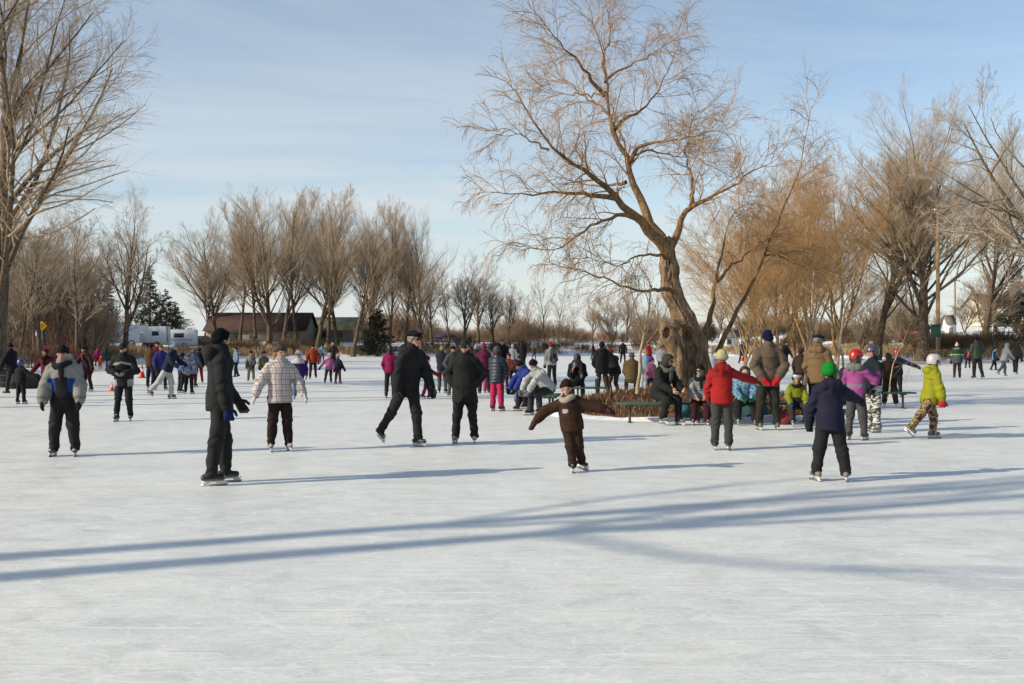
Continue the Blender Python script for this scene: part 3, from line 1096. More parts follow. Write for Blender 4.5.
plant('poplar4', 240, 165, 205, 22.5, 'bare poplar rising behind the left part of the barn roof', G1, 3.3, 0.95)
plant('poplar3', 205, 175, 232, 22.5, 'lowest bare poplar leaning left over the barn end', G1, 5.0, 1.0)
plant('poplar1', 370, 168, 204, 22.5, 'bare poplar set back behind the dark juniper', G1, 2.0, 0.8)
plant('poplar4', 256, 160, 192, 22.5, 'slim bare poplar just left of the thickest trunk by the barn', G1, 1.1, 0.9)
plant('poplar3', 284, 170, 190, 22.5, 'bare poplar set back right of the thickest trunk by the barn', G1, 3.7, 0.9)
plant('poplar4', 328, 165, 191, 22.5, 'slim bare poplar between the leaning ones by the mossy roof', G1, 4.4, 0.9)
plant('poplar4', 405, 158, 208, 22.5, 'slim bare poplar left of the last tall one in the row', G1, 2.7, 0.8)
rs_ = np.random.RandomState(77)
for x_, Y_, t_, k_, lab in [(432, 185, 258, 'spread', 'bare tree close behind the right end of the poplar row'), (478, 195, 254, 'spread', 'taller hazy bare tree between the two small trees right of the poplars'),
                            (508, 200, 278, 'spread', 'bare tree at the right end of the small group past the poplars'), (531, 230, 290, 'thin', 'thin distant bare tree left of the slender lone one'),
                            (558, 215, 287, 'thin', 'thin distant bare tree right of the slender lone one'), (592, 225, 296, 'spread', 'distant bare tree above the scrub left of the brown thicket'),
                            (626, 210, 284, 'spread', 'distant bare tree behind the pale sapling'), (655, 205, 292, 'thin', 'distant thin bare tree left of the willow trunk'),
                            (722, 200, 290, 'spread', 'distant bare tree between the low willow stems'), (408, 200, 262, 'thin', 'distant thin bare tree between the last two poplars')]:
    plant(k_, x_, Y_, t_, 16, lab, G2, x_ * 0.37, 1.15)
for j in range(16):
    x_ = rs_.uniform(-10, 92)
    plant(['spread', 'thin', 'scrub'][j % 3], x_, rs_.uniform(80, 125), [rs_.uniform(190, 240), rs_.uniform(205, 250), rs_.uniform(265, 295)][j % 3], [16, 13, 10][j % 3],
          'bare tree in the tangled wood behind the left hedge', 'tangled wood behind the left hedge', rs_.rand() * 6, 1.1)
for j in range(7):
    x_ = 870 + j * 24 + rs_.randn() * 4
    plant('scrub', x_, rs_.uniform(150, 190), rs_.uniform(285, 312), 10, 'low bare thicket behind the houses on the right', 'thickets behind the houses on the right', rs_.rand() * 6, 1.2)

# left bank
G3 = 'bare trees on the left bank'
plant('spread', 124, 95, 182, 16, 'bare tree leaning right beside the white trucks, with a round open crown', G3, 0.0)
plant('poplar3', -20, 62, 95, 22.5, 'tall bare tree at the very left edge behind the black helmet child', G3, 1.2, 0.9)
plant('spread', 40, 70, 196, 16, 'bare tree standing over the yellow diamond sign', G3, 2.0)
plant('thin', 76, 78, 205, 13, 'thin dark bare tree between the yellow sign and the white truck', G3, 0.4, 1.2)
plant('spread', 5, 84, 170, 16, 'bare tree in the tangled wood above the red hedge', G3, 3.6)
plant('thin', 20, 66, 225, 13, 'slim bare tree with a pale trunk above the left of the hedge', G3, 4.6, 1.2)
plant('thin', 58, 98, 215, 13, 'slim bare tree far back behind the yellow sign', G3, 1.9, 1.4)
plant('spread', 92, 120, 225, 16, 'bare tree far back left of the white truck cab', G3, 1.1)
plant('scrub', 84, 135, 285, 10, 'bushy bare scrub left of the white truck cab', G3, 1.1)
plant('scrub', 30, 88, 262, 10, 'bushy bare scrub behind the yellow sign', G3, 0.2)
plant('scrub', 62, 92, 270, 10, 'bushy bare scrub right of the yellow sign', G3, 2.2)
plant('scrub', 8, 70, 265, 10, 'bushy bare scrub at the left end of the red hedge', G3, 5.2)

# the big tree whose trunk stands just outside the left edge
big = make_tree('bare_tree', 77, 19, 0.5, (0.03, 0.0), 20, 0.22, 44, 0.66, 0.035, 15, 11, 5, mats=('poplar_bark', 'poplar_twig'), tw=0.0065, forks=3, fork_t=(0.2, 0.5), lenprof=0.4, btrop=0.02, wig=0.06)
plant(big, -6, 39, -150, 19, 'huge bare tree at the left edge reaching over the ice with long rising branches', G3, 0.5, 1.0)
# trees out of the picture on the left whose shadows lie on the ice
twin = make_tree('bare_tree', 91, 18, 0.27, (0.0, 0.0), 16, 0.60, 24, 0.40, 0.12, 6, 6, 2, mats=('poplar_bark', 'grey_twig'), tw=0.010, forks=0)
G4 = 'bare trees beside the ice outside the picture'
sdir = np.array([math.cos(SHADOW), math.sin(SHADOW)])
tx_, ty_ = -18.6, 0.55


def from_shadow(px_, py_):
    """the point of the tree, in the plane across the sun, whose shadow falls at this place on the ice"""
    p_ = np.array(at(px_, py_)) - np.array([tx_, ty_])
    d_ = p_ @ sdir
    lat = p_ - sdir * d_
    return np.array([lat[0], lat[1], d_ * math.tan(SUN_EL) + 0.1])


for pts_, r0_, r1_ in [([(520, 536), (600, 521), (680, 512), (792, 494), (1024, 477), (1180, 462)], 0.085, 0.035),
                       ([(600, 531), (690, 527), (837, 519), (1024, 512), (1200, 500)], 0.10, 0.04),
                       ([(540, 535), (577, 540), (630, 551), (687, 560), (787, 568), (1024, 572), (1200, 571)], 0.06, 0.025),
                       ([(700, 524), (800, 508), (900, 500), (1024, 486), (1150, 478)], 0.06, 0.025),
                       ([(787, 568), (880, 574), (1024, 590)], 0.04, 0.02)]:
    A_ = np.array([from_shadow(*q_) for q_ in pts_])
    v_, f_ = sweep(A_[None], np.linspace(r0_, r1_, len(A_))[None], 8)
    mesh_from('limb', v_, f_, M['poplar_bark'], twin)
for j, (x_, y_, rz_, s_) in enumerate([(-18.6, 0.55, 0.0, 1.0), (-18.9, 1.72, 2.1, 0.96), (-21.5, 29.0, 1.0, 1.05), (-23.5, 22.0, 4.0, 1.0)]):
    o = twin if j == 0 else copy_tree(twin)
    o.location = (x_, y_, float(ground_z(x_, y_)) - 0.05)
    o.rotation_euler = (0, 0, rz_)
    o.scale = (s_, s_, s_)
    tag(o, 'bare tree beside the ice left of the picture, its shadow lying across the ice', 'tree', G4)

# right bank
G5 = 'bare trees on the right bank'
plant('poplar1', 922, 105, 92, 22.5, 'tall dark-trunked bare tree beside the utility pole', G5, 0.9, 1.3)
plant('poplar2', 876, 112, 100, 22.5, 'tall bare tree at the right edge of the golden willows', G5, 0.0, 1.0)
plant('poplar3', 985, 130, 125, 22.5, 'bare tree behind the utility pole on the right', G5, 3.0, 1.0)
plant('scrub', 987, 140, 245, 10, 'small many-stemmed bare tree in front of the cream house', G5, 3.0)
plant('scrub', 905, 125, 285, 10, 'brown scrub behind the dark trunk on the right bank', G5, 1.0)
plant('scrub', 862, 135, 275, 10, 'brown scrub at the foot of the golden willows', G5, 2.5)
edge = make_tree('bare_tree', 131, 19, 0.4, (-0.02, 0.0), 18, 0.25, 52, 0.55, 0.06, 9, 9, 3, mats=('poplar_bark', 'grey_twig'), tw=0.010, forks=3, fork_t=(0.2, 0.45), wig=0.08)
plant(edge, 1062, 70, 40, 19, 'bare tree beyond the right edge sending curved branches into the picture', G5, 2.4, 0.9)
# golden willows
K['gold'] = Kind(lambda: make_tree('golden_willow', 67, 15, 0.125, (0.04, 0), 20, 0.14, 32, 0.55, 0.06, 11, 10, 3, mats=('gold_bark', 'gold_twig'), tw=0.0066, forks=6, fork_t=(0.02, 0.22), lenprof=0.35, btrop=0.03, bang=26))
G6 = 'golden willows behind the skaters'
plant('gold', 745, 82, 204, 15.5, 'leftmost low golden willow right of the old willow trunk', G6, 0.2, 1.1)
plant('gold', 778, 88, 158, 15.5, 'golden willow with pale stems behind the man in the brown coat', G6, 1.4, 1.1)
plant('gold', 812, 95, 140, 15.5, 'tallest golden willow behind the man in the flat cap', G6, 3.0, 1.1)
plant('gold', 795, 112, 164, 15.5, 'golden willow at the back of the clump', G6, 2.2, 1.1)
plant('gold', 760, 105, 172, 15.5, 'golden willow set back left of the navy hat', G6, 0.9, 1.1)
plant('gold', 836, 105, 150, 15.5, 'golden willow set back over the flat cap', G6, 5.0, 1.1)


# conifers
def make_conifer(seed, H, spread, name='conifer'):
    rng = np.random.RandomState(seed)
    root = empty(name)
    P, R = trunk_line(H, (0, 0), 0.01, 8, rng, H * 0.016, 0.02)
    v, f = sweep(P, R, 7)
    mesh_from('trunk', v, f, M['conifer_bark'], root)
    BP, BR = children_of(P, R, 110, 0.10, 0.99, 78, spread, -0.02, 0.05, 6, 0.5, rng, lenprof=0.88, rcap=0.04, rmin=0.012)
    TP, TR = children_of(BP, BR, 14, 0.12, 1.0, 48, 0.34, -0.03, 0.06, 4, 0.6, rng, rmin=0.02, rcap=0.03, lenprof=0.6, tip=0.5)
    QP, QR = children_of(TP, TR, 6, 0.1, 1.0, 45, 0.42, -0.02, 0.05, 3, 0.9, rng, rmin=0.04, rcap=0.055, lenprof=0.3, tip=0.35)
    vs, fs, k = [], [], 0
    for p, r in ((BP, BR), (TP, TR), (QP, QR)):
        v, f = sweep(p, r, 3)
        vs.append(v)
        fs.append(f + k)
        k += len(v)
    mesh_from('crown', np.concatenate(vs), np.concatenate(fs), M['needles'], root)
    return root


K['conifer'] = Kind(lambda: make_conifer(3, 12, 0.30))
K['juniper'] = Kind(lambda: make_conifer(4, 6, 0.42, 'conifer'))
G7 = 'dark conifers'
for x_, Y_, t_, s_, lab in [(150, 150, 268, 1.0, 'dark conifer behind the white trailer, right of the leaning tree'),
                            (166, 158, 290, 1.2, 'lower dark conifer at the left end of the conifer group by the bus'),
                            (176, 155, 302, 1.5, 'broad low dark conifer over the white bus'),
                            (108, 130, 282, 1.0, 'dark conifer behind the white truck cab'),
                            (1016, 150, 268, 1.2, 'large dark conifer at the right edge beside the cream house'),
                            (996, 170, 292, 1.0, 'dark conifer behind the cream house'),
                            (712, 190, 318, 0.9, 'small dark conifer seen between the willow stems')]:
    plant('conifer', x_, Y_, t_, 12.2, lab, G7, x_ * 0.7, s_)
plant('juniper', 378, 150, 308, 6.1, 'dark evergreen bush among the poplar trunks', G7, 0.5, 1.0, name='juniper', cat='bush')

# ------------------------------------------------------------------ shrubs: hedge of red stems on the left, brown brush
def make_shrub(name, seed, H, n, spread, mat, tw=0.012):
    rng = np.random.RandomState(seed)
    th = rng.rand(n) * 2 * PI
    rr = np.sqrt(rng.rand(n)) * spread * 0.45
    base = np.stack([rr * np.cos(th), rr * np.sin(th), np.zeros(n)], -1)
    d = nrm(np.stack([rr * np.cos(th) / spread * 1.1, rr * np.sin(th) / spread * 1.1, np.ones(n)], -1) + rng.randn(n, 3) * 0.16)
    pts = [base]
    L = H * rng.uniform(0.6, 1.05, n)
    for j in range(5):
        d = nrm(d + rng.randn(n, 3) * 0.08 + np.array([0, 0, 0.03]))
        pts.append(pts[-1] + d * (L / 5)[:, None])
    P = np.stack(pts, 1)
    R = np.full((n, 1), tw) * np.linspace(1.3, 0.6, 6)[None]
    T, TR = children_of(P, R, 9, 0.25, 1.0, 32, 0.34, 0.06, 0.08, 4, 0.8, rng, rmin=tw * 0.6, tip=0.5)
    T2, TR2 = children_of(T, TR, 4, 0.2, 1.0, 34, 0.5, 0.05, 0.08, 3, 0.8, rng, rmin=tw * 0.5, tip=0.5)
    vs, fs, k = [], [], 0
    for p, r in ((P, R), (T, TR), (T2, TR2)):
        v, f = sweep(p, r, 3)
        vs.append(v)
        fs.append(f + k)
        k += len(v)
    return mesh_from(name, np.concatenate(vs), np.concatenate(fs), M[mat])


rs = make_shrub('shrub', 5, 1.9, 120, 2.6, 'red_twig')
bs = make_shrub('shrub', 6, 1.6, 110, 2.8, 'brown_twig')
rng = np.random.RandomState(9)
GS, GB = 'red-stemmed shrubs of the left hedge', 'brown brush along the banks'
first = [True, True, True]
fs_ = make_shrub('thicket', 16, 2.6, 150, 3.4, 'far_twig', 0.013)


def shrub(src, k, X_, Y_, s, label, group):
    o = src if first[k] else src.copy()
    if not first[k]:
        COL.objects.link(o)
    first[k] = False
    o.location = (X_, Y_, float(ground_z(X_, Y_)) - 0.05)
    o.rotation_euler = (0, 0, rng.rand() * 6.28)
    o.scale = (s, s, s * rng.uniform(0.85, 1.15))
    tag(o, label, 'thicket' if k == 2 else 'shrub', group)


for j in range(9):
    Y_ = 62 + 14 * rng.rand()
    px_ = 76 - j * 4.0 + rng.randn() * 2
    shrub(rs, 0, (px_ - 512) / FPX * Y_, Y_, rng.uniform(0.55, 0.8), 'bare red-stemmed shrub in the hedge below the yellow sign', GS)
for j in range(26):
    Y_ = 44 + 26 * rng.rand()
    px_ = 74 - j * 3.6 + rng.randn() * 2
    X_ = (px_ - 512) / FPX * Y_
    if shore_dist(np.array([X_]), np.array([Y_]))[0] < 0.5:
        continue
    shrub(bs, 1, X_, Y_, rng.uniform(0.55, 0.95), 'brown bare brush on the left bank behind the skaters', 'brown brush on the left bank')
for j in range(70):                       # far thickets closing the view under the crowns
    px_ = 300 + j * 8.6 + rng.randn() * 4
    Y_ = rng.uniform(195, 270)
    shrub(fs_, 2, (px_ - 512) / FPX * Y_, Y_, rng.uniform(1.5, 3.0) * (0.7 + 0.3 * math.sin(px_ * 0.05)), 'low bare brown thicket far away beyond the fence on the far bank', 'far thickets beyond the fence')
for j in range(26):
    px_ = rng.uniform(-20, 80)
    Y_ = rng.uniform(88, 128)
    shrub(fs_, 2, (px_ - 512) / FPX * Y_, Y_, rng.uniform(1.0, 2.0), 'dense bare thicket under the trees of the left bank', 'thickets under the trees of the left bank')
tot = 0
while tot < 84:
    px_ = rng.uniform(200, 1080)
    Y_ = rng.uniform(100, 215)
    X_ = (px_ - 512) / FPX * Y_
    d_ = shore_dist(np.array([X_]), np.array([Y_]))[0]
    if 2.0 < d_ < (26 if px_ > 760 else 14):
        tot += 1
        lab = 'low brown brush on the right bank behind the reeds' if px_ > 690 else 'low brown brush along the middle of the far bank'
        shrub(bs, 1, X_, Y_, rng.uniform(0.8, 1.3), lab, 'brown brush on the right bank' if px_ > 690 else 'brown brush on the far bank')

# ------------------------------------------------------------------ the old willow
WY = 25.0
willow = empty('willow_tree', (4.5, WY, 0.4))
tag(willow, 'big old leaning willow with a hollow trunk rising from the straw mound', 'tree')


def wl(x, y, dy=0.0):
    """a point of the willow, relative to its foot"""
    return wp(x, y, WY + dy) - np.array([4.5, WY, 0.4])


lo, hi = wl(640, 410) - np.array([0, 1.3, 0.3]), wl(735, 240) + np.array([0, 1.3, 0.2])
fl = Field(lo, hi, 0.028)
for a, b, ra, rb in [((700, 404), (699, 372), 0.36, 0.33), ((699, 372), (695, 345), 0.33, 0.30), ((695, 345), (684, 318), 0.30, 0.28), ((684, 318), (672, 293), 0.28, 0.25),
                     ((672, 293), (669, 268), 0.255, 0.22), ((669, 268), (667, 243), 0.22, 0.19)]:
    fl.cap(wl(*a, 0.15), wl(*b, 0.15), ra * 0.88, rb * 0.9, 0.12)
for a, b, ra, rb in [((682, 404), (678, 366), 0.35, 0.29), ((678, 366), (671, 340), 0.29, 0.25), ((671, 340), (667, 330), 0.25, 0.22)]:
    fl.cap(wl(*a, -0.25), wl(*b, -0.3), ra * 0.86, rb * 0.86, 0.10)
fl.ball(wl(661, 343, -0.3), 0.10, 0.10)
fl.ball(wl(675, 326, -0.25), 0.15, 0.08)
for k_ in range(9):                      # root flare
    th = k_ * 0.7
    fl.cap(wl(692, 392) + 0.0, wl(692, 410) + np.array([0.75 * math.cos(th), 0.75 * math.sin(th), 0.0]), 0.18, 0.06, 0.12)
# lengthwise furrows of the bark, knots, and the hollow
near = np.abs(fl.D) < 0.15
I = np.argwhere(near)
p = fl.lo + fl.vs * I
z = p[:, 2]
axx = np.interp(z, [0, 0.9, 1.9, 2.6, 3.4], [0.30, 0.22, -0.2, -0.55, -0.62])
th = np.arctan2(p[:, 1], p[:, 0] - axx)
fur = np.sin(th * 17 + 2.2 * np.sin(z * 2.1 + th * 2) + 1.5 * z) * 0.5 + np.sin(th * 29 + 3 * np.sin(z * 3.3) + 4) * 0.35 + np.sin(th * 7 + z * 2.6) * 0.6 + np.sin(z * 9 + th * 5) * 0.2
fl.D[near] += (0.034 * fur).astype(np.float32)
fl.cap(wl(663, 332, -0.75), wl(667, 335, -0.42), 0.085, 0.085, 0.03, sub=True)
fl.ball(wl(670, 339, -0.16), 0.19, 0.03, sub=True)
fl.cap(wl(668, 327, -0.7), wl(667, 331, -0.4), 0.06, 0.08, 0.03, sub=True)
fl.cap(wl(683, 338, -0.45), wl(690, 385, -0.4), 0.08, 0.11, 0.05, sub=True)
Vt, Ft = fl.mesh()
trunk = mesh_from('trunk', Vt, Ft, M['willow_bark'], willow)

rng = np.random.RandomState(20)


def limb_line(pts, r0, r1):
    A = np.array([wl(*q) for q in pts])
    L_ = np.concatenate([[0], np.cumsum(np.linalg.norm(np.diff(A, axis=0), axis=1))])
    k = 18
    s = np.linspace(0, L_[-1], k)
    P = np.stack([np.interp(s, L_, A[:, i]) for i in range(3)], -1)
    for _ in range(2):
        P[1:-1] = P[1:-1] * 0.5 + (P[:-2] + P[2:]) * 0.25
    P[1:-1] += rng.randn(k - 2, 3) * 0.025
    return P, np.maximum(r0 + (r1 - r0) * np.linspace(0, 1, k) ** 0.75, 0) * np.linspace(1, 0.35, k)


limbs = [
    # traced course, foot radius, tip radius
    ([(668, 252, 0.1), (651, 232, -0.1), (634, 214, -0.5), (616, 200, -0.9), (603, 183, -1.2), (590, 171, -1.4), (572, 162, -1.7), (549, 150, -2.0), (533, 118, -2.3), (522, 100, -2.4), (505, 80, -2.5)], 0.17, 0.02),
    ([(667, 250, 0.15), (654, 228, 0.3), (645, 212, 0.4), (637, 196, 0.5), (626, 158, 0.7), (616, 134, 0.7), (607, 112, 0.6), (605, 92, 0.5), (609, 74, 0.5), (600, 45, 0.4), (591, 10, 0.3)], 0.165, 0.02),
    ([(669, 254, 0.2), (676, 236, 0.2), (684, 216, 0.1), (692, 205, 0.0), (711, 199, -0.3), (724, 190, -0.6), (742, 179, -0.9), (760, 168, -1.2), (778, 158, -1.5)], 0.125, 0.015),
    ([(692, 206, 0.0), (693, 190, 0.6), (691, 172, 1.2), (684, 156, 1.8), (690, 130, 2.3), (700, 105, 2.7)], 0.07, 0.012),
    ([(616, 198, -0.9), (592, 194, -1.1), (556, 192, -1.5), (517, 195, -1.9), (490, 190, -2.2), (470, 196, -2.4)], 0.075, 0.010),
    ([(640, 219, -0.3), (624, 213, -0.9), (605, 219, -1.5), (591, 226, -2.0), (574, 238, -2.5), (551, 254, -2.9), (525, 246, -3.1), (508, 240, -3.2)], 0.075, 0.012),
    ([(670, 258, 0.0), (655, 254, -0.6), (636, 257, -1.2), (620, 268, -1.8), (606, 262, -2.1), (585, 257, -2.4)], 0.055, 0.010),
    ([(671, 290, -0.1), (655, 290, -0.6), (637, 293, -1.0), (615, 282, -1.4), (591, 273, -1.7), (563, 266, -2.0), (545, 261, -2.2)], 0.06, 0.012),
    ([(630, 162, 0.7), (634, 150, 0.4), (645, 142, 0.0), (672, 141, -0.5), (698, 134, -1.0), (722, 128, -1.3), (742, 138, -1.5)], 0.07, 0.010),
    ([(614, 130, 0.6), (622, 120, 1.1), (640, 111, 1.6), (652, 102, 2.0), (662, 84, 2.4), (672, 62, 2.8), (680, 40, 3.0)], 0.065, 0.010),
    ([(604, 96, 0.5), (590, 78, 0.1), (577, 60, -0.3), (560, 43, -0.7), (540, 20, -1.0), (524, -4, -1.2)], 0.065, 0.010),
    ([(608, 78, 0.5), (625, 66, 0.2), (648, 58, -0.2), (672, 40, -0.5), (690, 30, -0.8)], 0.04, 0.008),
    ([(606, 92, 0.5), (590, 96, 1.0), (572, 92, 1.5), (556, 95, 1.9), (538, 90, 2.2)], 0.04, 0.008),
    ([(612, 118, 0.6), (600, 104, 1.2), (585, 97, 1.8), (565, 80, 2.3), (548, 66, 2.8)], 0.045, 0.008),
    ([(626, 182, 0.6), (608, 186, 1.2), (580, 184, 1.8), (558, 176, 2.4), (540, 172, 2.8)], 0.05, 0.008),
    ([(588, 171, -1.4), (575, 148, -1.0), (580, 130, -0.6), (592, 112, -0.4)], 0.04, 0.008),
    ([(549, 150, -2.0), (525, 136, -2.2), (505, 128, -2.4), (488, 130, -2.6)], 0.03, 0.008),
    ([(628, 160, 0.7), (640, 150, 1.4), (660, 152, 2.0), (690, 160, 2.6), (715, 150, 3.2)], 0.05, 0.008),
    ([(606, 82, 0.5), (602, 60, 1.0), (612, 36, 1.5), (608, 10, 1.8), (600, -20, 2.0)], 0.045, 0.008),
    # two lower stems leaning right from the foot of the trunk
    ([(704, 352, 0.5), (709, 318, 0.8), (714, 296, 1.0), (717, 280, 1.1), (722, 246, 1.3), (727, 220, 1.5), (735, 210, 1.6), (752, 200, 1.7)], 0.11, 0.015),
    ([(717, 281, 1.1), (728, 270, 1.5), (742, 258, 1.9), (758, 244, 2.3), (778, 236, 2.7)], 0.06, 0.012),
    ([(718, 352, 0.7), (728, 324, 0.9), (742, 302, 1.0), (757, 276, 1.2), (766, 250, 1.3), (778, 224, 1.4), (792, 192, 1.5), (803, 165, 1.6), (806, 140, 1.7), (812, 105, 1.9)], 0.078, 0.010),
    ([(767, 250, 1.3), (790, 262, 1.0), (815, 270, 0.8), (838, 262, 0.6)], 0.04, 0.008),
    ([(764, 256, 1.3), (780, 252, 1.8), (805, 250, 2.3), (830, 246, 2.8)], 0.035, 0.008),
]
allP, allR = [], []
for j, (pts, r0, r1) in enumerate(limbs):
    P, R = limb_line(pts, r0, r1)
    v, f = sweep(P[None], R[None], 10)
    mesh_from('limb', v, f, M['willow_limb'], willow)
    allP.append(P)
    allR.append(R)
LP, LR = np.array(allP), np.array(allR)
# twigs: branches, then long thin shoots that arch over and hang
vs, fs, k = [], [], 0


def put(p, r, m):
    global k
    v, f = sweep(p, r, m)
    vs.append(v)
    fs.append(f + k)
    k += len(v)


rngw = np.random.RandomState(4)
Lm = np.linalg.norm(np.diff(LP, axis=1), axis=2).sum(1)
for i in range(len(LP)):
    c = int(np.clip(Lm[i] * 4.6, 8, 24))
    kk = (0.95 if i in (0, 4, 5, 6, 7, 14, 16) else 1.25) / max(Lm[i], 1.8)
    BP, BR = children_of(LP[i:i + 1], LR[i:i + 1], c, 0.30 if i not in (4, 5, 7) else 0.2, 1.0, 44, kk, 0.05, 0.09, 8, 0.42, rngw, rmin=0.010, rcap=0.035, tip=0.3, lenprof=0.3, sag=0.10)
    put(BP, BR, 4)
    TP, TR = children_of(BP, BR, 6, 0.15, 1.0, 34, 0.75, 0.04, 0.08, 8, 0.6, rngw, rmin=0.0048, rcap=0.010, tip=0.4, lenprof=0.3, sag=0.24)
    put(TP, TR, 3)
    QP, QR = children_of(TP, TR, 5, 0.1, 1.0, 30, 0.68, 0.02, 0.07, 7, 0.7, rngw, rmin=0.0034, rcap=0.0052, tip=0.5, lenprof=0.3, sag=0.36)
    put(QP, QR, 3)
mesh_from('crown', np.concatenate(vs), np.concatenate(fs), M['willow_twig'], willow)


# saplings and staked sticks by the mound and behind the sitters
def sapling(pts, r0, label, name='sapling', twigs=6, seed=1, mat='pale_bark', twm='willow_twig', tl=0.35):
    rg = np.random.RandomState(seed)
    A = np.array(pts, float)
    foot = A[0].copy()
    A = A - foot
    L_ = np.concatenate([[0], np.cumsum(np.linalg.norm(np.diff(A, axis=0), axis=1))])
    s = np.linspace(0, L_[-1], 12)
    P = np.stack([np.interp(s, L_, A[:, i]) for i in range(3)], -1)
    P[1:-1] += rg.randn(10, 3) * 0.012
    R = r0 * np.linspace(1, 0.3, 12)
    root = empty(name, foot)
    v, f = sweep(P[None], R[None], 7)
    mesh_from('trunk', v, f, M[mat], root)
    if twigs:
        B, BR = children_of(P[None], R[None], twigs, 0.35, 1.0, 35, tl, 0.05, 0.06, 7, 0.5, rg, rmin=0.006, tip=0.4, lenprof=0.4, sag=0.05)
        T, TR = children_of(B, BR, 5, 0.2, 1.0, 32, 0.5, 0.0, 0.06, 5, 0.6, rg, rmin=0.004, tip=0.5, sag=0.2)
        v1, f1 = sweep(B, BR, 4)
        v2, f2 = sweep(T, TR, 3)
        mesh_from('crown', np.concatenate([v1, v2]), np.concatenate([f1, f2 + len(v1)]), M[twm], root)
    tag(root, label, 'tree')
    return root


sapling([wp(637, 394, 23.6), wp(641, 350, 23.65), wp(648, 316, 23.75), wp(652, 285, 23.85)], 0.05, 'thin pale sapling leaning out of the straw mound left of the willow', twigs=8, seed=2, tl=0.5)
sapling([wp(805, 385, 27), wp(808, 345, 27), wp(812, 310, 27), wp(814, 270, 27)], 0.055, 'pale slender sapling rising behind the child in lime green', twigs=10, seed=3, tl=0.4, twm='gold_twig')
sapling([wp(836, 385, 26), wp(840, 340, 26), wp(844, 318, 26), wp(851, 295, 26), wp(862, 262, 26.2)], 0.045, 'forked pale sapling behind the boy in the green hat', twigs=10, seed=5, tl=0.5, twm='gold_twig')
sapling([wp(846, 385, 27), wp(838, 330, 27.3), wp(826, 312, 27.6), wp(812, 292, 28)], 0.04, 'thin leaning sapling crossing the forked one behind the red helmet', twigs=7, seed=6, tl=0.4, twm='gold_twig')
sapling([wp(887, 398, 25.5), wp(893, 362, 25.6), wp(903, 345, 25.8), wp(913, 350, 26), wp(918, 366, 26.1)], 0.018, 'drooping twiggy sapling hanging over the end of the right bench', twigs=9, seed=7, tl=0.55, mat='pale_bark')

# ------------------------------------------------------------------ benches round the willow
def make_bench(x, y, length, rz, label, h=0.42):
    root = empty('bench', (x, y, 0), rz)
    s = MB()
    for k_ in (-1, 0, 1):
        s.box((0, k_ * 0.125, h - 0.02), (length, 0.118, 0.04))
    s.build('seat', M['green_paint'], root)
    for e in (-1, 1):
        l = MB()
        l.tube([(e * (length / 2 - 0.28), 0, h - 0.04), (e * (length / 2 - 0.28), 0, -0.03)], 0.028, 10)
        l.box((e * (length / 2 - 0.28), 0, h - 0.055), (0.05, 0.34, 0.03))
        l.box((e * (length / 2 - 0.28), 0, 0.01), (0.06, 0.26, 0.03))
        l.build('leg', M['dark_metal'], root)
    return tag(root, label, 'bench', 'green benches round the willow')


make_bench(3.18, 20.9, 2.0, 0.0, 'green plank bench in front of the mound with the man in the scarf')
make_bench(5.35, 20.95, 2.1, 0.0, 'green plank bench hidden under the seated children right of the willow')
make_bench(2.15, 28.6, 1.1, 0.05, 'green bench behind the mound with a thermos on its end')
make_bench(0.95, 24.3, 1.5, 1.45, 'green bench under the pair bending over their skates')
make_bench(9.35, 25.6, 1.9, 0.06, 'green bench end sticking out right of the brown snowsuit')

t = empty('thermos', (2.42, 28.55, 0.42))
m = MB()
m.lathe([(0.045, 0.0), (0.048, 0.01), (0.048, 0.2), (0.04, 0.23), (0.034, 0.24)], m=14)
m.build('body', M['dark_metal'], t, True)
m = MB()
m.lathe([(0.04, 0.235), (0.042, 0.245), (0.042, 0.3), (0.036, 0.315)], m=14)
m.build('lid', M['steel'], t, True)
m = MB()
m.tube([(0.046, 0, 0.18), (0.085, 0, 0.17), (0.085, 0, 0.08), (0.046, 0, 0.06)], 0.008, 6)
m.build('handle', M['rubber'], t)
tag(t, 'dark metal thermos standing on the end of the bench behind the mound', 'thermos')

t = empty('bucket', (3.72, 21.35, 0.0))
m = MB()
m.lathe([(0.11, 0.0), (0.12, 0.01), (0.135, 0.36), (0.14, 0.37), (0.14, 0.38), (0.128, 0.38)], m=20)
m.build('body', M['teal_tin'], t, True)
m = MB()
m.tube([(-0.14, 0, 0.36), (-0.10, 0.02, 0.44), (0, 0.03, 0.48), (0.10, 0.02, 0.44), (0.14, 0, 0.36)], 0.006, 6)
m.build('handle', M['steel'], t)
m = MB()
m.lathe([(0.142, 0.378), (0.142, 0.39), (0.12, 0.396)], m=20)
m.build('lid', M['white_paint'], t, True)
tag(t, 'teal bucket with a pale lid between the scarf man and the maroon trousers', 'bucket')


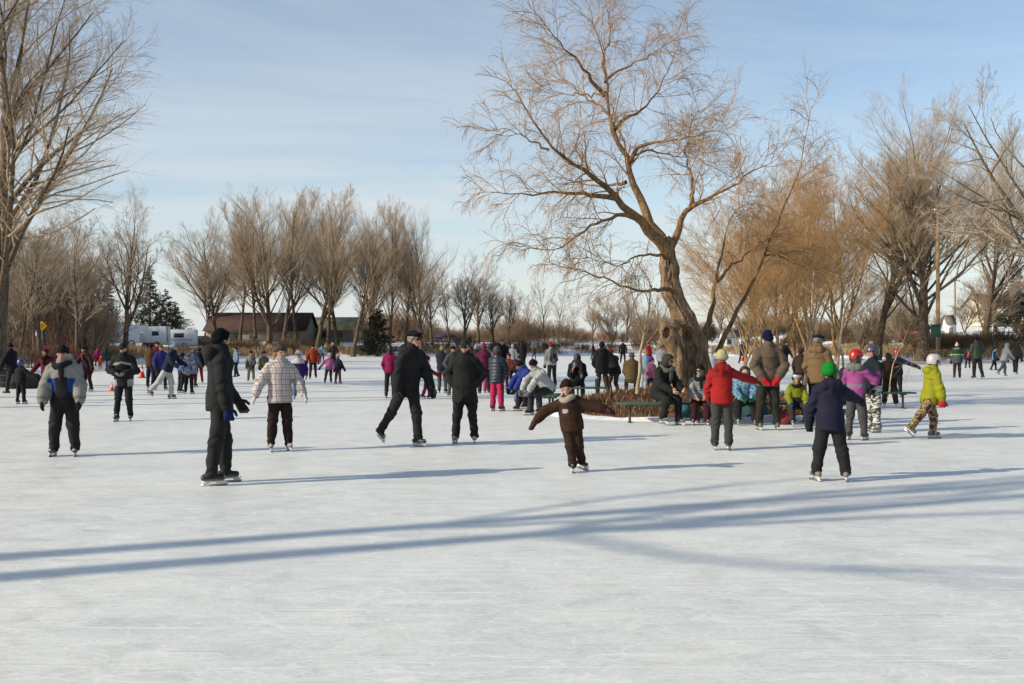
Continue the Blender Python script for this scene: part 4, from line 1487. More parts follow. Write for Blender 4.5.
def duffel(x, y, L_, r_, mat, strap, label, rz):
    t = empty('sports_bag', (x, y, 0), rz)
    f = Field((-L_, -0.4, -0.05), (L_, 0.4, 0.6), 0.02)
    f.cap((-L_ / 2 + r_, 0, r_ * 0.9), (L_ / 2 - r_, 0, r_ * 0.95), r_, r_, 0.05)
    f.cap((-L_ / 2 + r_, 0, r_ * 0.5), (L_ / 2 - r_, 0, r_ * 0.5), r_, r_, 0.05)
    f.cut((0, 0, 0.005), (0, 0, -1))
    f.wrinkle(0.012, 22, 3)
    v, q = f.mesh()
    mesh_from('body', v, q, mat, t)
    m = MB()
    for s_ in (-1, 1):
        m.tube([(-0.12, s_ * r_ * 0.9, r_ * 1.2), (-0.1, s_ * 0.08, r_ * 2.3), (0.1, s_ * 0.08, r_ * 2.35), (0.12, s_ * r_ * 0.9, r_ * 1.2)], 0.012, 6)
    m.build('strap', strap, t)
    return tag(t, label, 'bag', None)


duffel(5.62, 20.55, 0.55, 0.15, M['red_cloth'], M['rubber'], 'red bag on the ice between the brown coat man and the lime child', 1.2)
duffel(5.25, 21.6, 0.6, 0.2, M['teal_cloth'], M['rubber'], 'teal bag seen between the legs of the brown coat man', 0.3)
duffel(-18.3, 37.6, 1.2, 0.3, M['rubber'], M['green_paint'], 'dark heap of bags with green straps on the snow at the left edge', 0.5)


# ------------------------------------------------------------------ traffic cones
def cone(x, y, H_, label, mat='orange_plastic'):
    t = empty('traffic_cone', (x, y, 0))
    m = MB()
    m.box((0, 0, 0.02), (0.4 * H_ / 0.7, 0.4 * H_ / 0.7, 0.04))
    m.build('base', M[mat], t)
    m = MB()
    m.lathe([(0.16 * H_ / 0.7, 0.04), (0.145 * H_ / 0.7, 0.08), (0.085 * H_ / 0.7, 0.55 * H_), (0.03 * H_ / 0.7, H_ - 0.01), (0.02, H_)], m=18)
    m.build('body', M[mat], t, True)
    m = MB()
    m.lathe([(0.098 * H_ / 0.7 + 0.006, 0.45 * H_), (0.07 * H_ / 0.7 + 0.006, 0.68 * H_)], m=18)
    m.build('band', M['white_paint'], t, True)
    tag(t, label, 'cone', 'traffic cones on the ice')


X_, Y_ = at(112, 391)
cone(X_, Y_, 0.32, 'low orange cone beside the man clasping grey gloves')
X_, Y_ = at(142, 378)
cone(X_, Y_, 0.68, 'tall red cone left of the man in the brown jacket', 'red_plastic')
X_, Y_ = at(742, 361)
cone(X_, Y_, 0.75, 'red and white cone far out on the ice beside the brown coat man', 'red_plastic')


# ------------------------------------------------------------------ fences
def fence(name, pts, gap, H_, rails, label, post_r=0.05, mat='dark_metal', pickets=False, rr=0.025):
    P = np.array(pts, float)
    L_ = np.concatenate([[0], np.cumsum(np.linalg.norm(np.diff(P, axis=0), axis=1))])
    n = int(L_[-1] / gap) + 1
    s = np.linspace(0, L_[-1], n)
    xy = np.stack([np.interp(s, L_, P[:, i]) for i in (0, 1)], -1)
    z = ground_z(xy[:, 0], xy[:, 1])
    root = empty(name, (xy[0, 0], xy[0, 1], float(z[0])))
    o = np.array([xy[0, 0], xy[0, 1], float(z[0])])
    Q = np.concatenate([xy, z[:, None]], -1) - o
    for q in Q:
        m = MB()
        if pickets:
            m.box(q + np.array([0, 0, H_ / 2 - 0.1]), (0.16, 0.03, H_ + 0.2 + 0.1 * math.sin(q[0] * 7)))
        else:
            m.tube([q + np.array([0, 0, -0.2]), q + np.array([0, 0, H_])], post_r, 6)
        m.build('picket' if pickets else 'post', M[mat], root)
    for r_ in rails:
        m = MB()
        m.tube(Q + np.array([0, 0.06 if pickets else 0, r_ * H_]), rr, 6)
        m.build('rail', M[mat], root)
    return tag(root, label, 'fence')


def gp(x, Y):
    return ((x - 512) / FPX * Y, Y)


fence('fence', [gp(285, 158), gp(350, 166), gp(420, 178), gp(520, 188), gp(640, 190), gp(690, 188)], 3.4, 1.25, (0.45, 0.95), 'long low grey rail fence along the far bank behind the skaters', 0.06, 'grey_wood', rr=0.05)
fence('picket_fence', [gp(243, 148), gp(262, 149)], 0.24, 1.5, (0.3, 0.8), 'short grey board fence by the foot of the thick poplar', mat='grey_wood', pickets=True)
fence('fence', [gp(760, 150), gp(860, 146), gp(960, 140), gp(1080, 132)], 3.0, 1.2, (0.5, 0.98), 'thin dark fence along the snowy field on the right', 0.05, rr=0.03)
fence('mesh_fence', [gp(-10, 37.5), gp(9, 38.5)], 0.35, 1.05, (0.05, 0.3, 0.55, 0.8, 1.0), 'grey wire fence panel at the left edge behind the helmeted child', 0.012, 'steel', rr=0.008)


# ------------------------------------------------------------------ buildings
def gable(name, x0, x1, Y0, depth, wall_h, ridge_h, base_z, roof, wall, label, cat, over=0.5):
    """long building seen from its eaves side; x0, x1 are its ends"""
    cx = (x0 + x1) / 2
    root = empty(name, (cx, Y0, base_z))
    L_ = x1 - x0
    w_ = MB()
    hw = L_ / 2
    V = [(-hw, 0, 0), (hw, 0, 0), (hw, depth, 0), (-hw, depth, 0), (-hw, 0, wall_h), (hw, 0, wall_h), (hw, depth, wall_h), (-hw, depth, wall_h),
         (-hw, depth / 2, ridge_h), (hw, depth / 2, ridge_h)]
    w_.poly(V, [[0, 1, 5, 4], [2, 3, 7, 6], [1, 2, 6, 9, 5], [3, 0, 4, 8, 7]])
    w_.build('wall', M[wall], root)
    r_ = MB()
    sl_ = (ridge_h - wall_h) / (depth / 2)
    e = over
    t_ = 0.14
    for s_ in (0, 1):
        ye = -e if s_ == 0 else depth + e
        ze = wall_h - e * sl_ + 0.03
        yr = depth / 2
        zr = ridge_h + 0.03
        A = [(-hw - e, ye, ze), (hw + e, ye, ze), (hw + e, yr, zr), (-hw - e, yr, zr)]
        B = [(a[0], a[1], a[2] + t_) for a in A]
        r_.poly(A + B, [[0, 1, 2, 3][::-1] if s_ == 0 else [0, 1, 2, 3], [4, 5, 6, 7] if s_ == 0 else [7, 6, 5, 4], [0, 1, 5, 4], [1, 2, 6, 5], [2, 3, 7, 6], [3, 0, 4, 7]])
    rf = r_.build('roof', M[roof], root)
    tag(root, label, cat)
    return root, rf, hw


def window(root, x, z, w_, h_, y=0.0, frame='grey_wood'):
    f = MB()
    b = 0.08
    f.box((x - w_ / 2, y - 0.03, z), (b, 0.07, h_))
    f.box((x + w_ / 2, y - 0.03, z), (b, 0.07, h_))
    f.box((x, y - 0.03, z + h_ / 2), (w_ + 2 * b, 0.08, b))
    f.box((x, y - 0.05, z - h_ / 2), (w_ + 2.6 * b, 0.12, b))
    f.box((x, y - 0.025, z), (0.04, 0.04, h_ - 0.1))
    fo = f.build('window', M[frame], root)
    p = MB()
    p.box((x, y - 0.012, z), (w_ - b, 0.02, h_ - b))
    p.build('pane', M['window_glass'], fo)


Yb = 172
bx0, bx1 = gp(206, Yb)[0], gp(304, Yb)[0]
root, rf, hw = gable('barn', bx0, bx1, Yb, 11, 3.0, 6.0, float(ground_z(bx0 + 6, Yb)) - 0.9, 'barn_roof', 'barn_wall', 'long low barn with a dark red-brown shingle roof behind the poplars', 'barn')
d_ = MB()
d_.box((-hw + 4.2, -0.04, 1.2), (2.6, 0.1, 2.4))
d_.build('door', M['dark_metal'], root)
for k_ in range(3):
    window(root, -hw + 8 + k_ * 3.2, 1.7, 1.1, 0.9)
Yb = 182
bx0, bx1 = gp(300, Yb)[0], gp(352, Yb)[0]
root, rf, hw = gable('shed', bx0, bx1, Yb, 9, 2.4, 4.6, float(ground_z(bx0 + 4, Yb)) - 0.1, 'green_roof', 'barn_wall', 'low shed with a pale mossy green roof behind the poplar trunks', 'shed')
for k_ in range(3):
    window(root, -hw + 2 + k_ * 2.6, 1.4, 1.2, 0.8)

# cream house with a porch on the right
Yh = 165
hx0, hx1 = gp(984, Yh)[0], gp(1040, Yh)[0]
hz_ = CAMZ + (YH - 326) / FPX * Yh
root, rf, hw = gable('house', hx0, hx1, Yh, 7.5, 3.4, 5.4, hz_, 'barn_roof', 'cream_paint', 'cream house with a porch among the conifers on the right', 'house', 0.4)
for k_ in range(3):
    window(root, -hw + 1.6 + k_ * 2.6, 2.5, 0.9, 1.0)
p = MB()
p.poly([(-hw - 2.2, -2.4, 1.75), (hw, -2.4, 1.75), (hw, -0.02, 2.1), (-hw - 2.2, -0.02, 2.1), (-hw - 2.2, -2.4, 1.87), (hw, -2.4, 1.87), (hw, -0.02, 2.22), (-hw - 2.2, -0.02, 2.22)],
       [[0, 3, 2, 1], [4, 5, 6, 7], [0, 1, 5, 4], [1, 2, 6, 5], [2, 3, 7, 6], [3, 0, 4, 7]])
p.build('porch_roof', M['barn_wall'], root)
for k_ in range(5):
    p = MB()
    p.box((-hw - 2.0 + k_ * 2.4, -2.2, 0.5), (0.14, 0.14, 2.5))
    p.build('porch_post', M['white_paint'], root)
c = MB()
c.box((-hw + 2.2, 3.75, 5.7), (0.7, 0.7, 1.6))
c.build('chimney', M['white_paint'], rf)

Yh = 150
for (a_, b_, t_, wall_, nm, lab) in [(947, 955, 316, 'white_paint', 'shed', 'small white shed right of the green box on the right bank'),
                                     (905, 930, 322, 'brick', 'house', 'low red brick house behind the dark trunk on the right bank')]:
    x0_, x1_ = gp(a_, Yh)[0], gp(b_, Yh)[0]
    z_ = float(ground_z(x0_, Yh)) - 0.1
    top_ = CAMZ + (YH - t_) / FPX * Yh
    root, rf, hw = gable(nm, x0_, x1_, Yh, max(1.6, (x1_ - x0_) * 0.9), (top_ - z_) * 0.68, top_ - z_, z_, 'barn_wall' if wall_ == 'white_paint' else 'barn_roof', wall_, lab, 'shed' if nm == 'shed' else 'house', 0.2)
    if nm == 'house':
        for k_ in range(2):
            window(root, -1 + k_ * 2, (top_ - z_) * 0.35, 0.8, 0.8)
    else:
        d_ = MB()
        d_.box((0, -0.04, 0.8), (0.6, 0.08, 1.6))
        d_.build('door', M['grey_wood'], root)
x0_, x1_ = gp(724, 175)[0], gp(738, 175)[0]
z_ = float(ground_z(x0_, 175)) - 0.1
root, rf, hw = gable('cottage', x0_, x1_, 175, 4, 2.2, 3.3, z_, 'barn_wall', 'white_paint', 'small pale cottage far back right of the willow stems', 'cottage', 0.3)
window(root, -0.3, 1.3, 0.7, 0.8)

# ------------------------------------------------------------------ utility poles and the box, road sign
def utility_pole(x, Y, top, label, arm=True, box=False):
    X_ = (x - 512) / FPX * Y
    z_ = float(ground_z(X_, Y)) - 0.3
    H_ = CAMZ + (YH - top) / FPX * Y - z_
    root = empty('utility_pole', (X_, Y, z_))
    m = MB()
    m.tube([(0, 0, 0), (0, 0, H_ * 0.5), (0.03, 0, H_)], [0.21, 0.18, 0.13], 10)
    m.build('pole', M['pole_wood'], root, True)
    if arm:
        m = MB()
        m.box((0, -0.16, H_ - 0.7), (2.2, 0.1, 0.12), 0.3)
        m.build('crossarm', M['grey_wood'], root)
        for q in (-0.9, -0.3, 0.3, 0.9):
            m = MB()
            m.lathe([(0.05, 0), (0.06, 0.05), (0.035, 0.1), (0.05, 0.16), (0.02, 0.2)], (q * math.cos(0.3), -0.16 + q * math.sin(0.3), H_ - 0.635), 8)
            m.build('insulator', M['window_glass'], root, True)
    else:
        m = MB()
        m.lathe([(0.06, 0), (0.22, 0.08), (0.24, 0.2), (0.08, 0.32)], (-0.25, -0.1, H_ - 0.7), 12)
        m.build('lamp', M['steel'], root, True)
        m = MB()
        m.tube([(0, -0.02, H_ - 0.3), (-0.25, -0.1, H_ - 0.36)], 0.03, 6)
        m.build('lamp_arm', M['dark_metal'], root)
    return tag(root, label, 'utility pole', 'utility poles'), H_


pole, H_ = utility_pole(938, 96, 204, 'tall bare wooden pole with a lamp beside the dark tree trunk on the right', False)
utility_pole(955, 190, 277, 'thin far utility pole with a crossarm left of the cream house')
bx = empty('utility_box', ((936 - 512) / FPX * 95.2, 95.2, float(ground_z(40.4, 95.2))))
z_ = bx.location[2]
cz = CAMZ + (YH - 331) / FPX * 95.2 - z_
m = MB()
m.box((0, 0.05, cz), (0.80, 0.55, 1.15))
m.build('body', M['green_paint'], bx)
m = MB()
m.box((0, 0.05, cz + 0.6), (0.92, 0.68, 0.07))
m.build('lid', M['green_paint'], bx)
m = MB()
m.box((0.0, -0.235, cz), (0.66, 0.03, 0.95))
m.build('door', M['green_paint'], bx)
for s_ in (-1, 1):
    m = MB()
    m.box((s_ * 0.3, 0.05, (cz - 0.57) / 2 - 0.1), (0.09, 0.09, cz - 0.57 + 0.2))
    m.build('leg', M['dark_metal'], bx)
tag(bx, 'green metal box on legs beside the wooden pole on the right bank', 'utility box')

X_ = (42 - 512) / FPX * 80
z_ = float(ground_z(X_, 80))
sg = empty('road_sign', (X_, 80, z_), 0.25)
cz = CAMZ + (YH - 326) / FPX * 80 - z_
m = MB()
m.tube([(0, 0.03, -0.1), (0, 0.03, cz + 0.4)], 0.03, 8)
m.build('post', M['steel'], sg)
m = MB()
m.box((0, -0.02, cz), (0.56, 0.02, 0.56), 0, 0, PI / 4)
m.build('face', M['yellow_sign'], sg)
m = MB()
m.box((0.0, -0.034, cz - 0.06), (0.07, 0.008, 0.26))
m.box((0.0, -0.034, cz + 0.17), (0.10, 0.008, 0.10))
m.box((-0.06, -0.034, cz + 0.03), (0.12, 0.008, 0.05), 0, 0, 0.5)
m.box((0.06, -0.034, cz + 0.03), (0.12, 0.008, 0.05), 0, 0, -0.5)
m.build('symbol', M['black_mark'], sg)
tag(sg, 'yellow diamond road sign with a black figure above the red hedge', 'sign')
for x_, y0_, lab in ((37, 331, 'pale short marker post left of the yellow diamond sign'), (33, 322, 'taller greenish marker post left of the yellow sign')):
    X_ = (x_ - 512) / FPX * 80.5
    z_ = float(ground_z(X_, 80.5))
    t_ = CAMZ + (YH - y0_) / FPX * 80.5 - z_
    pm = empty('marker_post', (X_, 80.5, z_))
    m = MB()
    m.tube([(0, 0, -0.1), (0, 0, t_)], 0.05, 8)
    m.build('post', M['barn_wall'], pm)
    m = MB()
    m.box((0, -0.06, t_ - 0.22), (0.16, 0.02, 0.4))
    m.build('plate', M['white_paint'] if x_ == 37 else M['green_paint'], pm)
    tag(pm, lab, 'marker post')

X_, Y_ = gp(445, 195)
tnt = empty('awning', (X_, Y_, float(ground_z(X_, Y_))))
m = MB()
m.lathe([(2.3, 1.1), (2.1, 1.35), (1.6, 1.6), (0.9, 1.75), (0.05, 1.82)], m=20)
m.build('canopy', M['violet_cloth'], tnt, True)
for q in range(4):
    m = MB()
    m.tube([(1.8 * math.cos(q * PI / 2 + 0.4), 1.8 * math.sin(q * PI / 2 + 0.4), -0.2), (1.8 * math.cos(q * PI / 2 + 0.4), 1.8 * math.sin(q * PI / 2 + 0.4), 1.25)], 0.04, 6)
    m.build('post', M['dark_metal'], tnt)
tag(tnt, 'dark violet domed canopy on the far bank between the two people in black', 'canopy')


# ------------------------------------------------------------------ vehicles on the road behind the left bank
def wheel(root, x, y, r_, w_=0.28):
    t = MB()
    a = [(r_ * 0.72, -w_ / 2), (r_ * 0.96, -w_ / 2), (r_, -w_ / 2 + 0.04), (r_, w_ / 2 - 0.04), (r_ * 0.96, w_ / 2), (r_ * 0.72, w_ / 2)]
    V, F = [], []
    n = 20
    for rr_, yy in a:
        for i in range(n):
            th = 2 * PI * i / n
            V.append((x + rr_ * math.cos(th), y + yy, r_ + rr_ * math.sin(th)))
    for j in range(len(a)):
        for i in range(n):
            j2 = (j + 1) % len(a)
            F.append([j * n + i, j * n + (i + 1) % n, j2 * n + (i + 1) % n, j2 * n + i][::-1])
    t.poly(V, F)
    wo = t.build('wheel', M['rubber'], root, True)
    h = MB()
    h.tube([(x, y - w_ / 2 + 0.03, r_), (x, y + w_ / 2 - 0.03, r_)], r_ * 0.72, 16)
    h.build('rim', M['steel'], wo)


def prism(profile, y0, y1, bev=0.05):
    """side outline (x,z) given thickness in y with a small bevel"""
    P = np.array(profile, float)
    c = P.mean(0)
    Q = c + (P - c) * (1 - bev / np.abs(P - c).max())
    n = len(P)
    V = [(q[0], y0, q[1]) for q in Q] + [(q[0], y0 + bev, q[1]) for q in P] + [(q[0], y1 - bev, q[1]) for q in P] + [(q[0], y1, q[1]) for q in Q]
    F = [list(range(n))[::-1]] if False else [list(range(n))]
    F = [list(range(n))]
    for j in range(3):
        for i in range(n):
            F.append([j * n + i, (j + 1) * n + i, (j + 1) * n + (i + 1) % n, j * n + (i + 1) % n])
    F.append([3 * n + i for i in range(n)][::-1])
    return V, F


def vehicle(name, x, Y, rz, label, cat, group, body, glass, wheels, lights, extra=(), mat='white_paint', W=2.2):
    X_ = (x - 512) / FPX * Y
    root = empty(name, (X_, Y, float(ground_z(X_, Y))), rz)
    m = MB()
    m.poly(*prism(body, -W / 2, W / 2))
    m.build('body', M[mat], root)
    for g in glass:
        m = MB()
        if g[0] == 'side':
            m.poly(*prism(g[1], -W / 2 - 0.012, -W / 2 + 0.012, 0.004))
            m2 = MB()
            m2.poly(*prism(g[1], W / 2 - 0.012, W / 2 + 0.012, 0.004))
            m2.build('window', M['window_glass'], root)
        else:
            (xa, za), (xb, zb) = g[1]
            d = np.array([xb - xa, zb - za])
            nn = np.array([d[1], -d[0]]) / np.linalg.norm(d) * 0.015
            hw = W / 2 - 0.16
            V = []
            for s_ in (-1, 1):
                V += [(xa + nn[0] * s_, -hw, za + nn[1] * s_), (xa + nn[0] * s_, hw, za + nn[1] * s_), (xb + nn[0] * s_, hw, zb + nn[1] * s_), (xb + nn[0] * s_, -hw, zb + nn[1] * s_)]
            m.poly(V, [[0, 1, 2, 3], [7, 6, 5, 4], [0, 4, 5, 1], [1, 5, 6, 2], [2, 6, 7, 3], [3, 7, 4, 0]])
        m.build('window', M['window_glass'], root)
    for wx, r_ in wheels:
        for s_ in (-1, 1):
            wheel(root, wx, s_ * (W / 2 - 0.12), r_)
    for lx, lz in lights:
        for s_ in (-1, 1):
            m = MB()
            m.box((lx, s_ * (W / 2 - 0.3), lz), (0.06, 0.3, 0.18))
            m.build('headlight', M['steel'], root)
    for nm, c_, s_, mt in extra:
        m = MB()
        m.box(c_, s_)
        m.build(nm, M[mt], root)
    return tag(root, label, cat, group)


# white box truck seen half from the front; its front points to the left (-x)
vehicle('truck', 112, 128, 0.5, 'white truck cab with a dark windscreen left of the leaning tree', 'truck', None,
        [(-3.4, 0.5), (3.2, 0.5), (3.2, 2.95), (-1.3, 2.95), (-2.2, 2.75), (-2.7, 1.75), (-3.35, 1.55)],
        [('front', ((-2.72, 1.72), (-2.25, 2.62))), ('side', [(-2.35, 1.75), (-1.6, 1.75), (-1.6, 2.5), (-2.05, 2.5)])],
        [(-2.3, 0.45), (2.2, 0.45)], [(-3.4, 1.1)], [('bumper', (-3.47, 0, 0.62), (0.16, 2.1, 0.24), 'dark_metal')], W=2.3)
vehicle('trailer', 142, 132, 0.06, 'long white box trailer between the leaning tree and the bus', 'trailer', None,
        [(-3.4, 0.75), (3.4, 0.75), (3.4, 2.95), (-3.4, 2.95)], [('side', [(1.6, 1.7), (2.5, 1.7), (2.5, 2.3), (1.6, 2.3)])], [(0.7, 0.42), (1.7, 0.42)], [],
        [('ladder', (3.43, -0.5, 1.9), (0.06, 0.4, 1.9), 'steel')], W=2.3)
vehicle('motorhome', 170, 136, 0.16, 'white motorhome with dark side windows in front of the conifers', 'motorhome', None,
        [(-3.6, 0.5), (3.5, 0.5), (3.5, 2.6), (-2.9, 2.6), (-3.5, 2.3), (-3.7, 1.3)],
        [('front', ((-3.69, 1.4), (-3.52, 2.2))), ('side', [(0.7, 1.5), (2.0, 1.5), (2.0, 2.1), (0.7, 2.1)]), ('side', [(-2.9, 1.4), (-2.0, 1.4), (-2.0, 2.1), (-2.9, 2.1)])],
        [(-2.3, 0.42), (2.0, 0.42)], [(-3.68, 0.95)], [('stripe', (0.0, 0, 1.2), (6.3, 2.33, 0.12), 'grey_wood')], W=2.3)
carp = [(-2.2, 0.35), (2.2, 0.35), (2.25, 0.9), (1.7, 1.0), (1.05, 1.5), (-0.6, 1.52), (-1.2, 1.0), (-2.15, 0.85)]
for x_, Y_, lab, mt in ((191, 140, 'dark parked car in front of the barn end', 'dark_paint'), (200, 146, 'dark parked car nearest the barn corner', 'dark_paint'), (84, 104, 'dark parked car left of the white truck', 'dark_paint')):
    vehicle('parked_car', x_, Y_, 0.1, lab, 'car', 'dark parked cars by the road',
            carp, [('side', [(-1.05, 1.0), (1.4, 1.0), (0.95, 1.42), (-0.55, 1.44)]), ('front', ((-1.2, 1.02), (-0.66, 1.47)))], [(-1.35, 0.33), (1.35, 0.33)], [(-2.17, 0.7)], mat=mt, W=1.8)

# ------------------------------------------------------------------ people
UP = np.array([0.0, 0, 1])
HANG = {'L': (4, 12, 14, 5), 'R': (2, 12, 12, 5)}
DYE = 0.54


def dye(c):
    """cloth reflects less than its sunlit colour in the picture"""
    return tuple(x * DYE for x in c)


SKIN = (0.40, 0.225, 0.16)


def vdir(flex, abd, s):
    f, a = math.radians(flex), math.radians(abd)
    return np.array([s * math.sin(a), -math.sin(f) * math.cos(a), -math.cos(f) * math.cos(a)])


BLK = (0.020, 0.020, 0.022)
DK = (0.027, 0.026, 0.026)
CH = (0.045, 0.045, 0.048)
NAVY = srgb(30, 34, 54)
WHITE = (0.70, 0.70, 0.71)

HAIRC = {'brown': srgb(66, 44, 32), 'blond': srgb(168, 128, 80), 'dark': srgb(34, 26, 22), 'grey': srgb(140, 132, 124)}


def person(x, feet, label, px=None, H=None, face=0.0, legs=None, arms=None, lean=0.0, side=0.0, head=(0, 0), hs=None,
           jacket=BLK, jmat='cloth', hem=0.03, fat=1.0, jfun=None, puff=0.0, hood=False, collar=None,
           trousers=DK, tmat='cloth', tfat=1.0, hat='beanie', hatc=BLK, hair=None, hairlen=0.0, gloves=BLK, gmit=None, bare=False,
           boots=BLK, skates=True, scarf=None, glasses=None, group=None, seated=False, dz=0.0, seed=None, pom=None, skin=SKIN, pack=None, twist=0.0, afat=1.0, child=False):
    X0, Y0 = at(x, feet)
    sk = 0.055 if skates else 0.0
    if H is None:
        H = px * Y0 / FPX - sk - (0.03 if hat else 0.0)
    jr = np.random.RandomState(int(x * 31 + feet * 17) % 99991)
    if legs is None:                   # everybody stands or glides a little differently
        a_, b_, c_ = jr.uniform(-8, 12, 3)
        legs = {'L': (a_, jr.uniform(2, 8), a_ - abs(b_) * 1.2, jr.uniform(2, 7), jr.uniform(0, 25)), 'R': (c_ - 4, jr.uniform(2, 8), c_ - 8 - abs(b_), jr.uniform(2, 7), jr.uniform(0, 25))}
        lean = lean + jr.uniform(0, 7)
    if arms is None or arms is HANG:
        e_ = jr.uniform(-10, 22, 4)
        arms = {'L': (e_[0], jr.uniform(8, 22), e_[0] + 8 + abs(e_[1]) * 1.6, jr.uniform(-12, 10)), 'R': (e_[2], jr.uniform(8, 22), e_[2] + 8 + abs(e_[3]) * 1.6, jr.uniform(-12, 10))}
    if head == (0, 0):
        head = (jr.uniform(-28, 28), jr.uniform(-2, 10))
    L = {1: legs.get('L', (3, 5, -3, 4)), -1: legs.get('R', (-2, 5, -4, 4))}
    A = {1: arms.get('L', (5, 14, 18, 6)), -1: arms.get('R', (5, 14, 18, 6))}
    seed = seed if seed is not None else (int(x * 7 + feet * 13) % 9973)
    rng = np.random.RandomState(seed)
    # --- skeleton
    if hs is None:
        hs = float(np.clip((1.09 if child else 1.0) + (1.65 - H) * 0.42, 1.0, 1.38))
    hh = 0.132 * H * hs
    lf, ls = math.radians(lean), math.radians(side)
    u = np.array([math.sin(ls), -math.sin(lf) * math.cos(ls), math.cos(lf) * math.cos(ls)])
    r_ax = nrm(np.array([math.cos(ls), 0, -math.sin(ls)]))
    tw = math.radians(twist)
    fwd = np.cross(r_ax, u) * -1.0
    fwd = -np.cross(u, r_ax) if fwd @ np.array([0, -1, 0]) < 0 else fwd
    if fwd[1] > 0:
        fwd = -fwd
    sh_ax = nrm(r_ax * math.cos(tw) + fwd * math.sin(tw))
    nleg = 1.0 - (hs - 1) * 0.35
    pel = np.zeros(3)
    hip, knee, ank = {}, {}, {}
    for s in (1, -1):
        hip[s] = pel + np.array([s * 0.052 * H, 0, 0])
        tf, ta, sf, sa = L[s][:4]
        knee[s] = hip[s] + vdir(tf, ta, s) * 0.245 * H * nleg
        ank[s] = knee[s] + vdir(sf, sa, s) * 0.218 * H * nleg
    zmin = min(ank[s][2] for s in (1, -1)) - 0.042 * H - sk
    spine = (0.83 - 0.50) * H - (hh - 0.132 * H) * 0.55
    neck = pel + u * spine
    shc = pel + u * (spine - 0.035 * H)
    sho, elb, wri = {}, {}, {}
    for s in (1, -1):
        sho[s] = shc + sh_ax * s * 0.098 * H * (0.92 + 0.08 * fat)
        uf, ua, ff, fa = A[s][:4]
        elb[s] = sho[s] + vdir(uf, ua, s) * 0.165 * H
        wri[s] = elb[s] + vdir(ff, fa, s) * 0.145 * H
    yaw, pit = math.radians(head[0]), math.radians(head[1])
    nod = lf * 0.35 + pit
    hf = np.array([math.sin(yaw) * math.cos(nod), -math.cos(yaw) * math.cos(nod), -math.sin(nod)])
    hu0 = nrm(u * 0.5 + UP * 0.5)
    hu = nrm(hu0 - (hu0 @ hf) * hf)
    hr = np.cross(hf, hu) * -1.0
    hc = neck + nrm(u * 0.6 + UP * 0.4) * (0.040 * H + hh * 0.48) + hf * 0.012 * H
    off = np.array([0, 0, -zmin + dz])
    for d in (hip, knee, ank, sho, elb, wri):
        for s in d:
            d[s] = d[s] + off
    pel, neck, shc, hc = pel + off, neck + off, shc + off, hc + off
    # --- voxel size from the size in the picture
    vs = float(np.clip(0.72 * Y0 / FPX, 0.011, 0.030))
    if Y0 < 26 and H < 1.35:
        vs = min(vs, 0.012)
    allp = np.array([pel, neck, hc] + [d[s] for d in (hip, knee, ank, sho, elb, wri) for s in (1, -1)])
    lo, hi = allp.min(0) - 0.28 * max(H / 1.7, 0.8), allp.max(0) + 0.28 * max(H / 1.7, 0.8)
    lo[2] = max(lo[2], -0.03)

    root_loc = (X0, Y0, 0.0)
    kid = max(1.0, 1.0 + (1.6 - H) * 0.30)      # children wear bulkier clothes for their size
    det = Y0 < 27

    def finish(fl, name, mat, color, parent, fun=None):
        V, F = fl.mesh()
        if name != 'person':
            color = dye(color)
        if len(V) == 0:
            return None
        c = np.tile(np.array(color, float), (len(V), 1))
        if fun is not None:
            c = fun(V, c)
        return mesh_from(name, V, F, mat, parent, True, c)

    # ================= body: one continuous mesh of head, neck, trunk, limbs and hands
    vb = min(vs, 0.010) if Y0 < 20 else min(vs, 0.016 if Y0 < 45 else 0.022)
    fl = Field(lo, hi, vb)
    q = lambda a, b, c: hc + hr * a * hh + hf * b * hh + hu * c * hh
    k = 0.05 * hh * 2
    fl.cap(pel + UP * 0.02 * H, pel + u * spine * 0.55, 0.066 * H, 0.068 * H, 0.02, (fwd, 0.72))
    fl.cap(pel + u * spine * 0.55, shc - u * 0.03 * H, 0.068 * H, 0.06 * H, 0.02, (fwd, 0.72))
    fl.cap(sho[1] * 0.8 + shc * 0.2 - u * 0.012 * H, sho[-1] * 0.8 + shc * 0.2 - u * 0.012 * H, 0.028 * H, 0.028 * H, 0.02)
    for s in (1, -1):
        fl.cap(hip[s], knee[s], 0.045 * H, 0.032 * H, 0.03)
        fl.cap(knee[s], ank[s], 0.03 * H, 0.022 * H, 0.02)
        fl.cap(ank[s], ank[s] + np.array([0, -0.012 * H, -0.016 * H]), 0.018 * H, 0.014 * H, 0.01)
        fl.cap(sho[s] * 0.9 + shc * 0.1 - u * 0.014 * H, elb[s], 0.026 * H, 0.022 * H, 0.01)
        fl.cap(elb[s], wri[s], 0.022 * H, 0.016 * H, 0.01)
    fl.cap(neck - u * 0.02 * H, q(0, -0.06, -0.2), 0.036 * H, 0.034 * H, 0.02)
    fl.cap(q(0, -0.07, 0.12), q(0, -0.02, 0.13), 0.405 * hh, 0.385 * hh, k, (hr, 0.86))
    fl.cap(q(0, 0.10, -0.05), q(0, 0.20, -0.33), 0.30 * hh, 0.15 * hh, k, (hr, 0.95))
    fl.cap(q(0, 0.37, 0.0), q(0, 0.47, -0.13), 0.035 * hh, 0.055 * hh, 0.03 * hh)
    if vb < 0.02:
        fl.cap(q(-0.14, 0.36, 0.07), q(0.14, 0.36, 0.07), 0.05 * hh, 0.05 * hh, 0.05 * hh)
        for s in (1, -1):
            fl.ball(q(0.36 * s, -0.04, -0.04), 0.09 * hh, 0.03 * hh, (hr, 0.5))
            fl.ball(q(0.145 * s, 0.40, 0.0), 0.045 * hh, 0.04 * hh, sub=True)
    hands = {}
